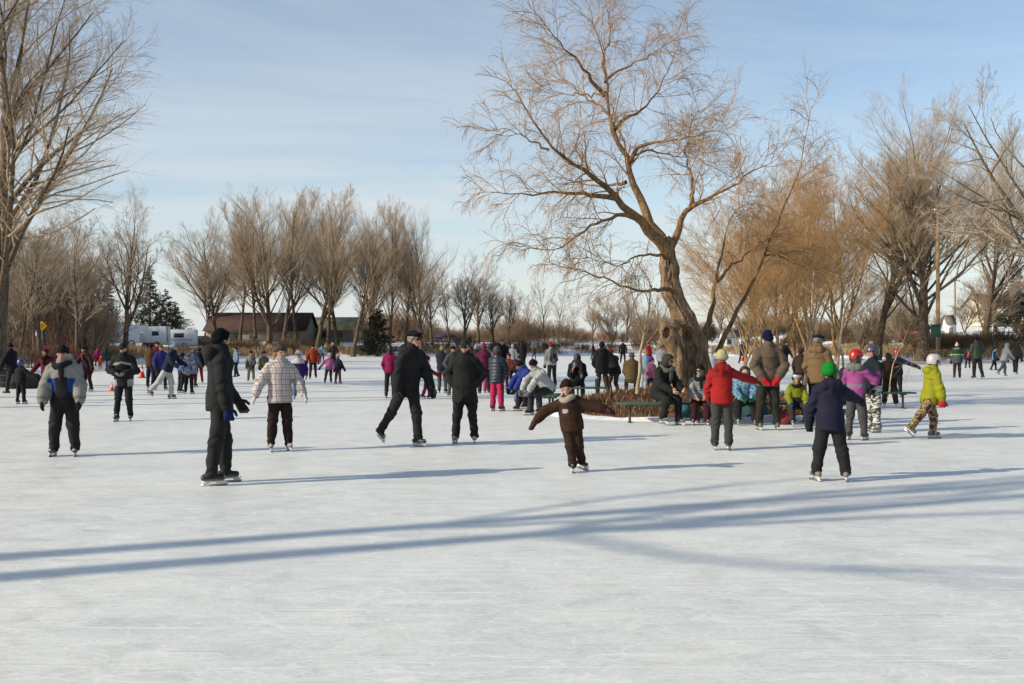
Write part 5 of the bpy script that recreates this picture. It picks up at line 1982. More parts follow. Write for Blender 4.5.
    handlen = 0.105 * H

    def hand_geo(s):
        d = nrm(wri[s] - elb[s])
        side_ = np.array([s * 1.0, 0, 0])
        # palm normal points to the body, thumb to the front
        thumb = nrm(np.array([0, -1.0, 0.1]) - d * (np.array([0, -1.0, 0.1]) @ d))
        palm_n = nrm(np.cross(d, thumb))
        if palm_n @ (-side_) < 0:
            palm_n = -palm_n
        return d, thumb, palm_n

    def build_hand(F_, s, g, mitt):
        d, th, pn = hand_geo(s)
        w0 = wri[s] + d * 0.008
        hl = handlen * g
        if mitt:
            F_.cap(w0, w0 + d * hl * 0.25, 0.028 * H * g, 0.034 * H * g, 0.02, (pn, 0.75))
            F_.cap(w0 + d * hl * 0.25, w0 + d * hl * 0.75 + pn * hl * 0.12, 0.034 * H * g, 0.031 * H * g, 0.02, (pn, 0.72))
            F_.cap(w0 + d * hl * 0.15 + th * 0.02 * H * g, w0 + d * hl * 0.50 + th * 0.046 * H * g + pn * hl * 0.08, 0.014 * H * g, 0.011 * H * g, 0.01)
            return
        F_.cap(w0, w0 + d * hl * 0.38, 0.020 * H * g, 0.027 * H * g, 0.012, (pn, 0.6))
        for i_, (o_, ln) in enumerate([(0.021, 0.50), (0.0075, 0.56), (-0.0065, 0.52), (-0.0195, 0.42)]):
            k0 = w0 + d * hl * 0.40 + th * o_ * H * g
            k1 = k0 + nrm(d + pn * 0.25 + th * o_ * 4) * hl * ln * 0.52
            k2 = k1 + nrm(d + pn * 0.95) * hl * ln * 0.5
            rr = max(0.0078 * H * g, vb * 0.62)
            F_.cap(k0, k1, rr * 1.05, rr, 0.004)
            F_.cap(k1, k2, rr, rr * 0.85, 0.004)
        t0 = w0 + d * hl * 0.10 + th * 0.018 * H * g
        t1 = t0 + nrm(d * 0.8 + th * 0.8 + pn * 0.2) * hl * 0.30
        t2 = t1 + nrm(d + th * 0.25 + pn * 0.3) * hl * 0.24
        rr = max(0.0092 * H * g, vb * 0.66)
        F_.cap(t0, t1, rr * 1.15, rr, 0.006)
        F_.cap(t1, t2, rr, rr * 0.85, 0.005)

    for s in (1, -1):
        if bare:
            build_hand(fl, s, 1.0, not det)
        else:                          # the gloved hand: a slim core inside the glove
            d_ = nrm(wri[s] - elb[s])
            fl.cap(wri[s], wri[s] + d_ * 0.035 * H, 0.014 * H, 0.011 * H, 0.01)

    def skinfun(V, c):
        rel = V - hc
        a, b, z = rel @ hr / hh, rel @ hf / hh, rel @ hu / hh
        c = c * (1 + 0.06 * np.sin(V[:, :1] * 60) * np.sin(V[:, 2:3] * 50))
        fr = b > 0.18
        ch = np.exp(-(((np.abs(a) - 0.20) / 0.09) ** 2 + ((z + 0.12) / 0.09) ** 2)) * fr
        c = c * (1 + ch[:, None] * np.array([0.12, -0.28, -0.25]))
        no = np.exp(-((a / 0.07) ** 2 + ((z + 0.12) / 0.07) ** 2)) * (b > 0.4)
        c = c * (1 + no[:, None] * np.array([0.1, -0.2, -0.2]))
        lip = (np.abs(a) < 0.13) & (np.abs(z + 0.255) < 0.035) & fr
        c[lip] = c[lip] * np.array([0.85, 0.5, 0.5])
        eye = (((np.abs(a) - 0.145) / 0.062) ** 2 + (z / 0.038) ** 2 < 1) & fr
        c[eye] = (0.035, 0.025, 0.02)
        br = (((np.abs(a) - 0.15) / 0.10) ** 2 + ((z - 0.10) / 0.03) ** 2 < 1) & fr
        c[br] = np.array(HAIRC.get(hair or 'brown')) * 0.8
        return c

    root = finish(fl, 'person', M['skin'], skin, None, skinfun)
    root.location = root_loc
    root.rotation_euler = (0, 0, math.radians(face))
    cat = 'child' if child else 'person'
    tag(root, label, cat, group)

    # ================= trousers
    fl = Field(lo, hi, vs)
    g = (0.80 * tfat + 0.12) * (1 + 0.16 * (kid - 1))
    gp = min(g, ((0.78 * fat + 0.10) * (1 + 0.20 * (kid - 1))) * 0.94)
    fl.cap(hip[1] * 0.8 + pel * 0.2, hip[-1] * 0.8 + pel * 0.2, 0.070 * H * gp, 0.070 * H * gp, 0.03, (np.array([0, 1.0, 0]), 0.95))
    fl.cap(pel + UP * 0.0, pel + u * 0.07 * H, 0.084 * H * gp, 0.076 * H * gp, 0.03, (fwd, 0.8))
    for s in (1, -1):
        fl.cap(hip[s], knee[s], min(0.066 * H * g, 0.064 * H * gp), 0.050 * H * g, 0.015 * H)
        sd = nrm(ank[s] - knee[s])
        end = ank[s] - sd * 0.006 * H
        fl.cap(knee[s], knee[s] + (end - knee[s]) * 0.7, 0.048 * H * g, 0.040 * H * g, 0.015 * H)
        fl.cap(knee[s] + (end - knee[s]) * 0.6, end, 0.040 * H * g, 0.040 * H * g, 0.012 * H)
    jn = [knee[1], knee[-1], ank[1], ank[-1], hip[1], hip[-1]]

    def tband(p):
        w_ = np.zeros(len(p))
        for j_, c_ in enumerate(jn):
            w_ += np.exp(-(np.linalg.norm(p - c_, axis=1) / (0.07 * H)) ** 2) * np.sin(p[:, 2] * 80 / H + (p[:, 0] - c_[0]) * 48 * (1 if (j_ + seed) % 2 else -1) + 1.6 * np.sin((p - c_) @ np.array([16, 12, 20])) + j_ * 2 + seed)
        return w_
    fl.wrinkle((0.0115 if det else 0.009) * (0.6 + 0.4 * H / 1.7), 24, seed + 1, band=tband)
    tr = finish(fl, 'trousers', M[tmat], trousers, root)

    # ================= jacket
    fl = Field(lo, hi, vs)
    g = (0.78 * fat + 0.10) * (1 + 0.20 * (kid - 1))
    hp = pel - u * (hem - 0.03) * H if not seated else pel + u * 0.01 * H
    hemz = hp - u * 0.03 * H
    if hem > 0.10 and not seated:      # coat skirt hangs straight down
        hp = pel - UP * (hem - 0.03) * H
        hemz = hp - UP * 0.03 * H
        fl.cap(hp - UP * 0.03 * H, pel + u * 0.02 * H, 0.122 * H * g, 0.112 * H * g, 0.03, (np.array([0, 1.0, 0]), 0.82))
        fl.cut(hemz, -UP, 0.02)
    else:
        fl.cap(hemz, pel + u * 0.06 * H, 0.114 * H * g, 0.108 * H * g, 0.03, (fwd, 0.84))
        fl.cut(hemz, -u, 0.025)
    fl.cap(pel + u * 0.05 * H, pel + u * spine * 0.48, 0.112 * H * g, 0.104 * H * g, 0.03, (fwd, 0.78))
    fl.cap(pel + u * spine * 0.48, pel + u * spine * 0.74, 0.104 * H * g, 0.110 * H * g, 0.03, (fwd, 0.76))
    fl.cap(sho[1] * 0.72 + shc * 0.28, sho[-1] * 0.72 + shc * 0.28, 0.052 * H * g, 0.052 * H * g, 0.045)
    fl.cap(shc - u * 0.01 * H, neck + u * 0.008 * H, 0.082 * H, 0.050 * H, 0.06)
    for s in (1, -1):
        fl.cap(sho[s] - u * 0.012 * H, elb[s], 0.050 * H * g * afat, 0.043 * H * g * afat, 0.012 * H)
        fl.cap(elb[s], elb[s] + (wri[s] - elb[s]) * 0.75, 0.045 * H * g * afat, 0.040 * H * g * afat, 0.015 * H)
        fl.cap(elb[s] + (wri[s] - elb[s]) * 0.7, wri[s], 0.040 * H * g * afat, 0.034 * H * g * afat, 0.012 * H)
        fl.cap(wri[s] - (wri[s] - elb[s]) * 0.04, wri[s], 0.036 * H * g * afat, 0.036 * H * g * afat, 0.005 * H)
    if hood is True:                   # hood up
        fl.cap(q(0, -0.12, 0.10), q(0, 0.0, 0.13), 0.50 * hh, 0.47 * hh, 0.05, (hr, 0.93))
        fl.cap(neck, q(0, -0.1, -0.2), 0.07 * H, 0.42 * hh, 0.05)
        fl.cap(q(0, 0.30, -0.08), q(0, 0.9, -0.12), 0.33 * hh, 0.42 * hh, 0.04, sub=True)
    else:
        if hood == 'down':
            hb = neck - fwd * 0.066 * H + u * 0.004 * H
            fl.cap(hb + r_ax * 0.05 * H, hb - r_ax * 0.05 * H, 0.043 * H, 0.043 * H, 0.008, None)
            fl.cap(hb - u * 0.065 * H - fwd * 0.008 * H, hb, 0.026 * H, 0.055 * H, 0.006)
            fl.cap(neck + r_ax * 0.055 * H + fwd * 0.02 * H, hb + r_ax * 0.05 * H, 0.026 * H, 0.036 * H, 0.02)
            fl.cap(neck - r_ax * 0.055 * H + fwd * 0.02 * H, hb - r_ax * 0.05 * H, 0.026 * H, 0.036 * H, 0.02)
        fl.cap(neck - u * 0.01 * H, neck + u * 0.034 * H, 0.058 * H, 0.054 * H, 0.012)
    jn = [elb[1], elb[-1], sho[1], sho[-1], pel + u * 0.08 * H]

    def jband(p):
        w_ = np.zeros(len(p))
        for j_, c_ in enumerate(jn):
            w_ += np.exp(-(np.linalg.norm(p - c_, axis=1) / (0.075 * H)) ** 2) * np.sin((p - c_) @ (np.array([42 * (-1) ** j_, 26, 46]) / H * 1.25) + 2.0 * np.sin((p - c_) @ np.array([9, 14, 11])) + j_ * 1.7 + seed)
        if puff:
            along = p @ u
            w_ = w_ * 0.3 + puff * (np.abs(np.sin(along * PI / (0.052 * H))) * 2 - 1.2)
        return w_
    fl.wrinkle((0.0125 if det else 0.010) * (0.6 + 0.4 * H / 1.7), 19, seed + 2, band=jband)

    style = seed % 3

    def jf(V, c):
        rel = V - pel
        t_ = rel @ u / spine                     # 0 waist .. 1 neck
        a_ = rel @ r_ax / H
        f_ = rel @ fwd / H
        # distance to the sleeves' axis tells sleeves from the trunk
        sl_ = np.zeros(len(V), bool)
        for s in (1, -1):
            for p0, p1 in ((sho[s], elb[s]), (elb[s], wri[s])):
                ba = p1 - p0
                tt = np.clip((V - p0) @ ba / (ba @ ba), 0, 1)
                dd = np.linalg.norm(V - p0 - tt[:, None] * ba, axis=1)
                sl_ |= (dd < 0.058 * H * g) & ((np.abs(a_) > 0.105 * g) | (p0 is elb[s]))
        hd = ((V - hc) @ hu / hh > -0.35) if hood is True else np.zeros(len(V), bool)
        c = c.copy()
        if jfun:
            jfun(c, t_, a_, f_, sl_, hd, V)
        if det and jmat == 'cloth' and not puff:
            if style == 0:             # yoke seam, hem band
                c[(np.abs(t_ - 0.70) < 0.02) & ~sl_ & ~hd] *= 0.6
            elif style == 1:           # darker yoke
                c[(t_ > 0.72) & ~hd & ~sl_] *= 0.72
            c[((V - hemz) @ u < 0.022 * H) & ~sl_] *= 0.72
            for s in (1, -1):          # slanted pocket openings, cuffs
                c[(np.abs(a_ * s - 0.062 + (t_ - 0.2) * 0.06) < 0.006) & (np.abs(t_ - 0.20) < 0.11) & (f_ > 0) & ~sl_] *= 0.5
                c[np.abs((V - wri[s]) @ nrm(wri[s] - elb[s]) + 0.02 * H) < 0.012 * H] *= 0.75
        # zip line down the front
        if det:
            zl = (np.abs(a_) < 0.006) & (f_ > 0.02) & ~sl_
            c[zl] *= 0.6
        return c
    jk = finish(fl, 'jacket', M[jmat], jacket, root, jf)

    # ================= gloves
    if not bare:
        for s in (1, -1):
            F_ = Field(wri[s] - 0.16 * max(H / 1.7, .8), wri[s] + 0.16 * max(H / 1.7, .8), min(vs, 0.009 if det else 0.016) if Y0 < 60 else vs)
            mit = (H < 1.45 or not det) if gmit is None else gmit
            vb_s = vb
            vb = F_.vs
            build_hand(F_, s, 1.15 if not mit else 1.28, mit)
            d = nrm(wri[s] - elb[s])
            F_.cap(wri[s] - d * 0.02 * H, wri[s] + d * 0.01 * H, 0.027 * H * g, 0.026 * H * g, 0.012)
            vb = vb_s
            gc = gloves[0 if s == 1 else 1] if isinstance(gloves[0], tuple) else gloves
            finish(F_, 'mitten' if mit else 'glove', M['cloth'], gc, root)

    # ================= skates or boots
    for s in (1, -1):
        yawf = math.radians(L[s][4] if len(L[s]) > 4 else 8) * s
        sd = nrm(ank[s] - knee[s])
        pitch = L[s][5] if len(L[s]) > 5 else 0.0
        pr = math.radians(pitch)           # positive: toes down
        ff_ = np.array([math.sin(yawf) * math.cos(pr), -math.cos(yawf) * math.cos(pr), -math.sin(pr)])
        fu = nrm(UP * math.cos(pr) + np.array([math.sin(yawf), -math.cos(yawf), 0]) * math.sin(pr))
        fr_ = np.cross(ff_, fu)
        fL = 0.162 * H
        sole = ank[s] - fu * 0.042 * H
        heel = sole - ff_ * 0.042 * H + fu * 0.022 * H
        toe = heel + ff_ * (fL - 0.05 * H)
        F_ = Field(ank[s] - 0.17 * max(H, 1.0), ank[s] + 0.17 * max(H, 1.0), min(vs, 0.011))
        F_.cap(heel, toe, 0.024 * H, 0.021 * H, 0.01, None)
        F_.cap(heel + ff_ * 0.02 * H + fu * 0.012 * H, ank[s] + fu * 0.005 * H, 0.024 * H, 0.027 * H, 0.02)
        F_.cap(heel + ff_ * 0.05 * H, heel + ff_ * 0.085 * H, 0.028 * H, 0.022 * H, 0.012)
        F_.cap(ank[s], ank[s] - sd * 0.045 * H, 0.030 * H, 0.033 * H, 0.01)
        F_.cap(heel - fu * 0.016 * H, toe - fu * 0.014 * H, 0.018 * H, 0.017 * H, 0.004, (fu, 0.4))
        F_.cut(sole - fu * 0.001, -fu)

        def bf(V, c):
            z_ = (V - sole) @ fu
            c[z_ < 0.012 * H] = (0.12, 0.12, 0.12) if skates else (0.02, 0.02, 0.02)
            lace = (np.sin(z_ * 150) > 0.4) & ((V - sole) @ ff_ > 0.02 * H) & (z_ > 0.02 * H) & (np.abs((V - sole) @ fr_) < 0.012 * H)
            c[lace] = (0.45, 0.45, 0.44)
            return c
        bo = finish(F_, 'ice_skate' if skates else 'boot', M['leather'], boots, root, bf)
        if bo is None:
            continue
        if skates and Y0 < 50:
            mb_ = MB()
            bt = 0.0035 if Y0 < 30 else 0.006
            P0 = sole - ff_ * 0.062 * H
            ln = fL * 1.06
            prof = [(0.0, -0.055), (0.02, -0.055), (ln * 0.93, -0.055), (ln, -0.043), (ln * 0.99, -0.03), (ln * 0.9, -0.032), (0.0, -0.032)]
            V = [tuple(P0 + ff_ * a_ + fu * b_ + fr_ * bt * e) for e in (-1, 1) for a_, b_ in prof]
            n_ = len(prof)
            mb_.poly(V, [list(range(n_)), [n_ + i for i in range(n_)][::-1]] + [[i, n_ + i, n_ + (i + 1) % n_, (i + 1) % n_] for i in range(n_)])
            mb_.build('blade', M['steel'], bo)
            mb_ = MB()
            hp_ = [(0.01, 0.001), (0.97, 0.001), (0.88, -0.036), (0.70, -0.036), (0.61, -0.012), (0.34, -0.012), (0.26, -0.036), (0.05, -0.036)]
            V = [tuple(P0 + ff_ * a_ * ln + fu * b_ + fr_ * (0.014 if b_ > -0.03 else 0.007) * e) for e in (-1, 1) for a_, b_ in hp_]
            n_ = len(hp_)
            mb_.poly(V, [list(range(n_)), [n_ + i for i in range(n_)][::-1]] + [[i, n_ + i, n_ + (i + 1) % n_, (i + 1) % n_] for i in range(n_)])
            mb_.build('blade_holder', M['blade_holder'], bo)

    # ================= head wear
    box = (hc - hh * 1.15, hc + hh * 1.25)
    vh = min(vs, 0.009 if det else 0.014)
    if Y0 > 45:
        vh = 0.02
    if hair is None and hood is not True:
        hair = ['dark', 'brown', 'brown', 'blond'][seed % 4]
    if hair:
        fl = Field(hc - hh * (1.0 + hairlen), hc + hh * 1.0, vh)
        fl.cap(q(0, -0.10, 0.12), q(0, -0.03, 0.15), 0.45 * hh, 0.42 * hh, 0.02, (hr, 0.9))
        if hairlen > 0:
            for s in (-1, 0, 1):
                fl.cap(q(0.30 * s, -0.22 if s else -0.36, 0.0), q(0.34 * s, -0.22 if s else -0.42, -0.45 - hairlen * 0.7), 0.2 * hh, 0.13 * hh, 0.04)
        fl.cap(q(0, 0.42, -0.02), q(0, 0.9, -0.1), 0.34 * hh, 0.4 * hh, 0.03, sub=True)
        if hat in ('beanie', 'tall', 'pompom'):
            cp_ = nrm(-hu * 0.92 + hf * 0.36)
            fl.cut(q(0, 0.42, 0.13) - cp_ * 0.05 * hh, -cp_)
        elif hat:
            fl.cut(q(0, 0, 0.24), hu)
        fl.wrinkle(0.006, 45, seed + 4)
        finish(fl, 'hair', M['hair'], HAIRC[hair], root)
    ho = None
    if hat in ('beanie', 'tall', 'pompom'):
        fl = Field(*box, vh)
        top = 0.30 if hat == 'tall' else 0.17
        fl.cap(q(0, -0.09, 0.08), q(0, -0.06, top), 0.468 * hh, 0.43 * hh, 0.02, (hr, 0.88))
        pn = nrm(-hu * 0.94 - hf * 0.10 + 0 * hr)
        cut0 = q(0, 0.42, 0.13)
        cp = nrm(-hu * 0.92 + hf * 0.36)
        fl.cut(cut0, cp)
        # folded brim
        f2 = Field(*box, vh)
        f2.cap(q(0, -0.09, 0.08), q(0, -0.07, 0.2), 0.496 * hh, 0.475 * hh, 0.02, (hr, 0.88))
        f2.cut(cut0 + cp * -0.004, cp)
        f2.cut(cut0 - cp * 0.24 * hh, -cp)
        fl.D = np.minimum(fl.D, f2.D)
        fl.wrinkle(0.003, 60, seed + 5)
        if hat == 'pompom':
            fl.ball(q(0, -0.08, 0.66), 0.15 * hh, 0.02)

        def hfun(V, c):
            z_ = (V - cut0) @ -cp / hh
            if pom is not None:
                c[((V - hc) @ hu / hh) > 0.56] = dye(pom)
            c[z_ < 0.24] *= 0.85
            return c
        ho = finish(fl, 'hat', M['knit'], hatc, root, hfun)
    elif hat == 'helmet':
        fl = Field(*box, vh)
        fl.cap(q(0, -0.09, 0.14), q(0, -0.02, 0.17), 0.53 * hh, 0.51 * hh, 0.02, (hr, 0.90))
        cp = nrm(-hu - hf * 0.25)
        fl.cut(q(0, 0.3, 0.12), cp)
        f2 = Field(*box, vh)
        f2.cap(q(0, -0.09, 0.10), q(0, -0.05, 0.14), 0.52 * hh, 0.51 * hh, 0.02, (hr, 0.90))
        f2.cut(q(0, -0.05, -0.22), -hu)
        f2.cut(q(0, 0.02, 0), hf)
        fl.D = np.minimum(fl.D, f2.D)
        ca, sa_ = 0.20, 0.2
        for a_ in (-0.22, 0, 0.22):
            fl.cap(q(a_, 0.2, 0.66), q(a_, -0.3, 0.68), 0.055 * hh, 0.055 * hh, 0.02, sub=True)

        def hfun(V, c):
            if pom is not None:
                z_ = (V - hc) @ hu / hh
                fr = (V - hc) @ hf / hh
                c[(fr > 0.05) & (z_ < 0.42)] = dye(pom)
            return c
        ho = finish(fl, 'helmet', M['shell'], hatc, root, hfun)
        if det:
            mb_ = MB()
            mb_.tube([q(0.42, 0.0, -0.05), q(0.33, 0.12, -0.3), q(0.0, 0.22, -0.5), q(-0.33, 0.12, -0.3), q(-0.42, 0.0, -0.05)], 0.018 * hh * 1.6, 6)
            mb_.build('chin_strap', M['rubber'], ho)
    elif hat in ('cap', 'flatcap', 'peaked'):
        fl = Field(*box, vh)
        wid = {'cap': 0.45, 'flatcap': 0.50, 'peaked': 0.56}[hat]
        fl.cap(q(0, -0.07, 0.15), q(0, -0.04, 0.2), 0.455 * hh, 0.44 * hh, 0.02, (hr, 0.88))
        if hat != 'cap':
            fl.cap(q(0, -0.12, 0.40), q(0, 0.14, 0.36), wid * hh, wid * 0.82 * hh, 0.03, (hu, 0.30))
        cp = nrm(-hu - hf * 0.05)
        fl.cut(q(0, 0.3, 0.19), cp)
        fl.cap(q(0, 0.36, 0.22), q(0, 0.62 if hat != 'flatcap' else 0.5, 0.13), 0.27 * hh, 0.22 * hh, 0.02, (nrm(hu + hf * 0.25), 0.16))
        ho = finish(fl, 'cap', M['cloth'], hatc, root)
    if glasses is not None:
        mb_ = MB()
        for s in (1, -1):
            c0 = q(0.15 * s, 0.455, 0.01)
            V, n_ = [], 12
            for e, sc in ((0.0, 0.9), (0.045, 1.0), (0.06, 0.8)):
                for i in range(n_):
                    th = 2 * PI * i / n_
                    V.append(tuple(c0 + hr * math.cos(th) * 0.125 * hh * sc + hu * math.sin(th) * 0.085 * hh * sc + hf * (e - 0.03) * hh - hf * 0.05 * hh * (math.cos(th) * s > 0.3)))
            Fs = [list(range(n_))[::-1], [2 * n_ + i for i in range(n_)]] + [[j * n_ + i, j * n_ + (i + 1) % n_, (j + 1) * n_ + (i + 1) % n_, (j + 1) * n_ + i] for j in range(2) for i in range(n_)]
            mb_.poly(V, Fs)
            mb_.tube([q(0.26 * s, 0.40, 0.03), q(0.38 * s, 0.1, 0.03), q(0.38 * s, -0.05, 0.0)], 0.018 * hh, 5)
        mb_.tube([q(-0.06, 0.47, 0.03), q(0.06, 0.47, 0.03)], 0.02 * hh, 5)
        mb_.build('sunglasses', M['lens'], root, True)
    if scarf is not None:
        fl = Field(neck - 0.18 * H, neck + 0.16 * H, vh)
        n_ = 14
        R_ = 0.066 * H
        c0 = neck + u * 0.006 * H + fwd * 0.012 * H
        for i in range(n_):
            t0_, t1_ = 2 * PI * i / n_, 2 * PI * (i + 1) / n_
            pa = c0 + r_ax * math.cos(t0_) * R_ + fwd * math.sin(t0_) * R_ + u * 0.012 * H * math.sin(t0_ * 2)
            pb = c0 + r_ax * math.cos(t1_) * R_ + fwd * math.sin(t1_) * R_ + u * 0.012 * H * math.sin(t1_ * 2)
            fl.cap(pa, pb, 0.028 * H, 0.028 * H, 0.02)
        if H > 1.4:
            fl.cap(c0 + fwd * 0.085 * H, c0 + fwd * 0.10 * H - u * 0.12 * H + r_ax * 0.015 * H, 0.026 * H, 0.022 * H, 0.02, (fwd, 0.55))
        fl.wrinkle(0.006, 50, seed + 6)
        finish(fl, 'scarf', M['knit'], scarf, root)
    if pack is not None:
        fl = Field(neck - 0.42 * H, neck + 0.2 * H, vs)
        b0 = pel + u * spine * 0.25 - fwd * 0.15 * H
        b1 = pel + u * spine * 0.85 - fwd * 0.14 * H
        fl.cap(b0 + r_ax * 0.05 * H, b0 - r_ax * 0.05 * H, 0.06 * H, 0.06 * H, 0.03)
        fl.cap(b0, b1, 0.085 * H, 0.08 * H, 0.04, (fwd, 0.75))
        fl.cap(b0 - fwd * 0.05 * H, b0 - fwd * 0.05 * H + u * 0.05 * H, 0.05 * H, 0.045 * H, 0.02)
        for s in (1, -1):
            fl.cap(b1 + r_ax * s * 0.05 * H, sho[s] * 0.6 + neck * 0.4 + u * 0.035 * H, 0.016 * H, 0.016 * H, 0.01)
            fl.cap(sho[s] * 0.6 + neck * 0.4 + u * 0.035 * H, shc + r_ax * s * 0.06 * H + fwd * 0.09 * H - u * 0.05 * H, 0.016 * H, 0.016 * H, 0.01)
        fl.wrinkle(0.006, 28, seed + 7)

        def pf(V, c):
            z_ = (V - b0) @ u / H
            c[(z_ > 0.05) & (z_ < 0.13) & (np.sin((V @ r_ax) * 60) > -0.2)] = dye(pack[1])
            return c
        finish(fl, 'backpack', M['nylon'], pack[0], root, pf)
    return root

# ------------------------------------------------------------------ jacket colourings
def blocks(*rules):
    """rules: (where, colour) with where a function of t (0 waist..1 neck), a (side), f (front), sleeve, hood"""
    def fun(c, t, a, f, sl, hd, V):
        for wh, col in rules:
            c[wh(t, a, f, sl, hd)] = dye(col)
    return fun


GREY = srgb(176, 174, 164)
BLUE = srgb(38, 72, 150)
STRIDE_R = {'L': (14, 5, 4, 4, 8), 'R': (-18, 6, -34, 6, 10, 22)}
STRIDE_L = {'R': (14, 5, 4, 4, 8), 'L': (-18, 6, -34, 6, 10, 22)}
WALK = {'L': (13, 4, 4, 3), 'R': (-10, 4, -20, 4, 8, 14)}
SIT = {'L': (78, 8, -6, 2), 'R': (78, 8, 4, 2)}
SITW = {'L': (76, 16, -8, 2), 'R': (78, 16, 8, -2)}
LAP = {'L': (22, 10, 62, -18), 'R': (22, 10, 62, -18)}
LACE = {'L': (48, 4, 30, -8), 'R': (48, 4, 30, -8)}
POCK = {'L': (-14, 24, 38, -22), 'R': (-14, 24, 38, -22)}
OUT = {'L': (6, 30, 14, 26), 'R': (6, 30, 14, 26)}

# --- the nearest skaters
person(220, 484, 'tall man all in black with one blue glove, turning his head away from the camera', px=157, face=112, legs={'L': (9, 3, 2, 3, 4), 'R': (-7, 3, -9, 3, 4)},
       arms={'R': (2, 8, 10, 3), 'L': (16, 10, 34, 8)}, head=(25, 0), hem=0.045, fat=1.12, jacket=BLK, hood='down', trousers=DK, tfat=1.05, hat='beanie', hatc=(0.008, 0.008, 0.009),
       gloves=(BLK, srgb(28, 38, 92)), boots=(0.03, 0.03, 0.03), gmit=False)
person(280, 451, 'woman in a white plaid jacket, brown trousers and grey cap, arms held out', px=108, face=22, legs={'L': (2, 4, -2, 4), 'R': (0, 4, -2, 4)},
       arms={'R': (4, 30, 10, 24), 'L': (14, 24, 30, 18)}, head=(18, 5), hem=0.055, fat=1.22, jacket=WHITE, jmat='plaid', trousers=srgb(46, 32, 28), tfat=1.12, hat='beanie', hatc=srgb(86, 82, 80),
       gloves=WHITE, boots=srgb(170, 168, 165), hair='blond', hairlen=0.35, gmit=False, hood='down')
person(407, 447, 'man in black with a peaked cap pushing off with his left-hand skate, leaning forward', H=1.78, face=46, lean=13, legs={'L': (10, 5, 2, 4, 8), 'R': (-26, 8, -37, 6, 10, 24)},
       arms={'R': (-10, 12, 6, 8), 'L': (18, 8, 22, 6)}, head=(10, -6), hem=0.07, fat=1.2, jacket=BLK, trousers=DK, hat='peaked', hatc=(0.012, 0.012, 0.014), gloves=BLK, hair='grey', hood='down',
       glasses=1, boots=BLK, gmit=False)
person(465, 443, 'woman in a long black coat, dark cap and sunglasses with her hands in her pockets', px=104, face=-6, legs={'L': (2, 6, -2, 5), 'R': (0, 6, -2, 5)},
       arms={'L': (-16, 30, 30, -34), 'R': (-16, 30, 30, -34)}, head=(-3, 2), hem=0.13, fat=1.28, jacket=BLK, trousers=BLK, tfat=1.1, hat='cap', hatc=(0.03, 0.033, 0.032), glasses=1,
       gloves=BLK, hair='brown', boots=srgb(168, 168, 168), hood='down')
person(65, 456, 'stout person in a grey, blue and black winter jacket and black hat', H=1.56, face=8, lean=10, legs={'L': (8, 7, -6, 4), 'R': (4, 7, -8, 5)},
       arms={'L': (4, 20, 18, 2), 'R': (4, 20, 18, 2)}, hem=0.07, afat=1.08, fat=1.36, jacket=(0.36, 0.355, 0.33), trousers=DK, tfat=1.25, hat='beanie', hatc=BLK, gloves=BLK, boots=(0.1, 0.1, 0.1), hood='down', scarf=DK,
       jfun=blocks((lambda t, a, f, sl, hd: (t < 0.66) & ~sl & (np.abs(a) > 0.055), BLUE), (lambda t, a, f, sl, hd: (np.abs(a) < 0.055) & (f > 0) & (t < 0.7), (0.02, 0.022, 0.03)),
                   (lambda t, a, f, sl, hd: (t < 0.28) & ~sl, (0.02, 0.022, 0.03))))
person(124, 421, 'man in a black jacket with a pale chest stripe clasping his grey gloves', H=1.60, face=6, lean=6, legs={'L': (4, 4, -8, 3), 'R': (8, 4, 2, 3)},
       arms={'L': (10, 26, 60, -52), 'R': (10, 26, 60, -52)}, head=(0, 12), hem=0.06, fat=1.3, jacket=BLK, trousers=srgb(34, 38, 46), hat='cap', hatc=DK, gloves=srgb(150, 150, 150), glasses=None, boots=BLK,
       hair='dark', jfun=blocks((lambda t, a, f, sl, hd: (np.abs(t - 0.80 + np.abs(a) * 0.9) < 0.045) & (f > 0) & ~sl, (0.5, 0.5, 0.46)), (lambda t, a, f, sl, hd: (t < 0.10) & ~sl & (np.abs(a) > 0.07), (0.5, 0.5, 0.5))))
person(572, 472, 'small boy in a brown snowsuit with both arms stretched out, skating towards the camera', H=1.16, face=-4, side=-9, lean=5, legs={'R': (6, -9, 0, -8, 4), 'L': (-4, 4, -26, 12, 50, 8)},
       arms={'R': (2, 62, 26, 40), 'L': (0, 66, 26, 78)}, head=(-4, 8), hem=0.045, afat=1.18, fat=1.3, jacket=srgb(70, 46, 32), trousers=srgb(62, 42, 32), tfat=1.32, hat='beanie', hatc=srgb(56, 36, 26), gloves=srgb(76, 50, 34),
       boots=srgb(60, 44, 36), scarf=(0.5, 0.45, 0.36), child=True,
       jfun=blocks((lambda t, a, f, sl, hd: (np.abs(t - 0.62) < 0.07) & (np.abs(a + 0.045) < 0.03) & (f > 0), (0.55, 0.57, 0.62)), (lambda t, a, f, sl, hd: (np.abs(t - 0.30) < 0.02) & ~sl, srgb(48, 32, 22))))
person(830, 481, 'boy in a navy jacket and bright green hat holding out one arm', px=123, face=176, legs={'L': (4, 9, -2, 8, 20), 'R': (-2, 11, -6, 9, 14)},
       arms={'R': (66, 36, 70, 42), 'L': (8, 18, 30, 0)}, head=(-12, 2), lean=4, hem=0.085, fat=1.2, jacket=srgb(38, 38, 62), trousers=srgb(42, 42, 44), tfat=1.25, hat='beanie', hatc=srgb(24, 148, 52), gloves=BLK,
       boots=srgb(150, 140, 132), hood='down', child=True)
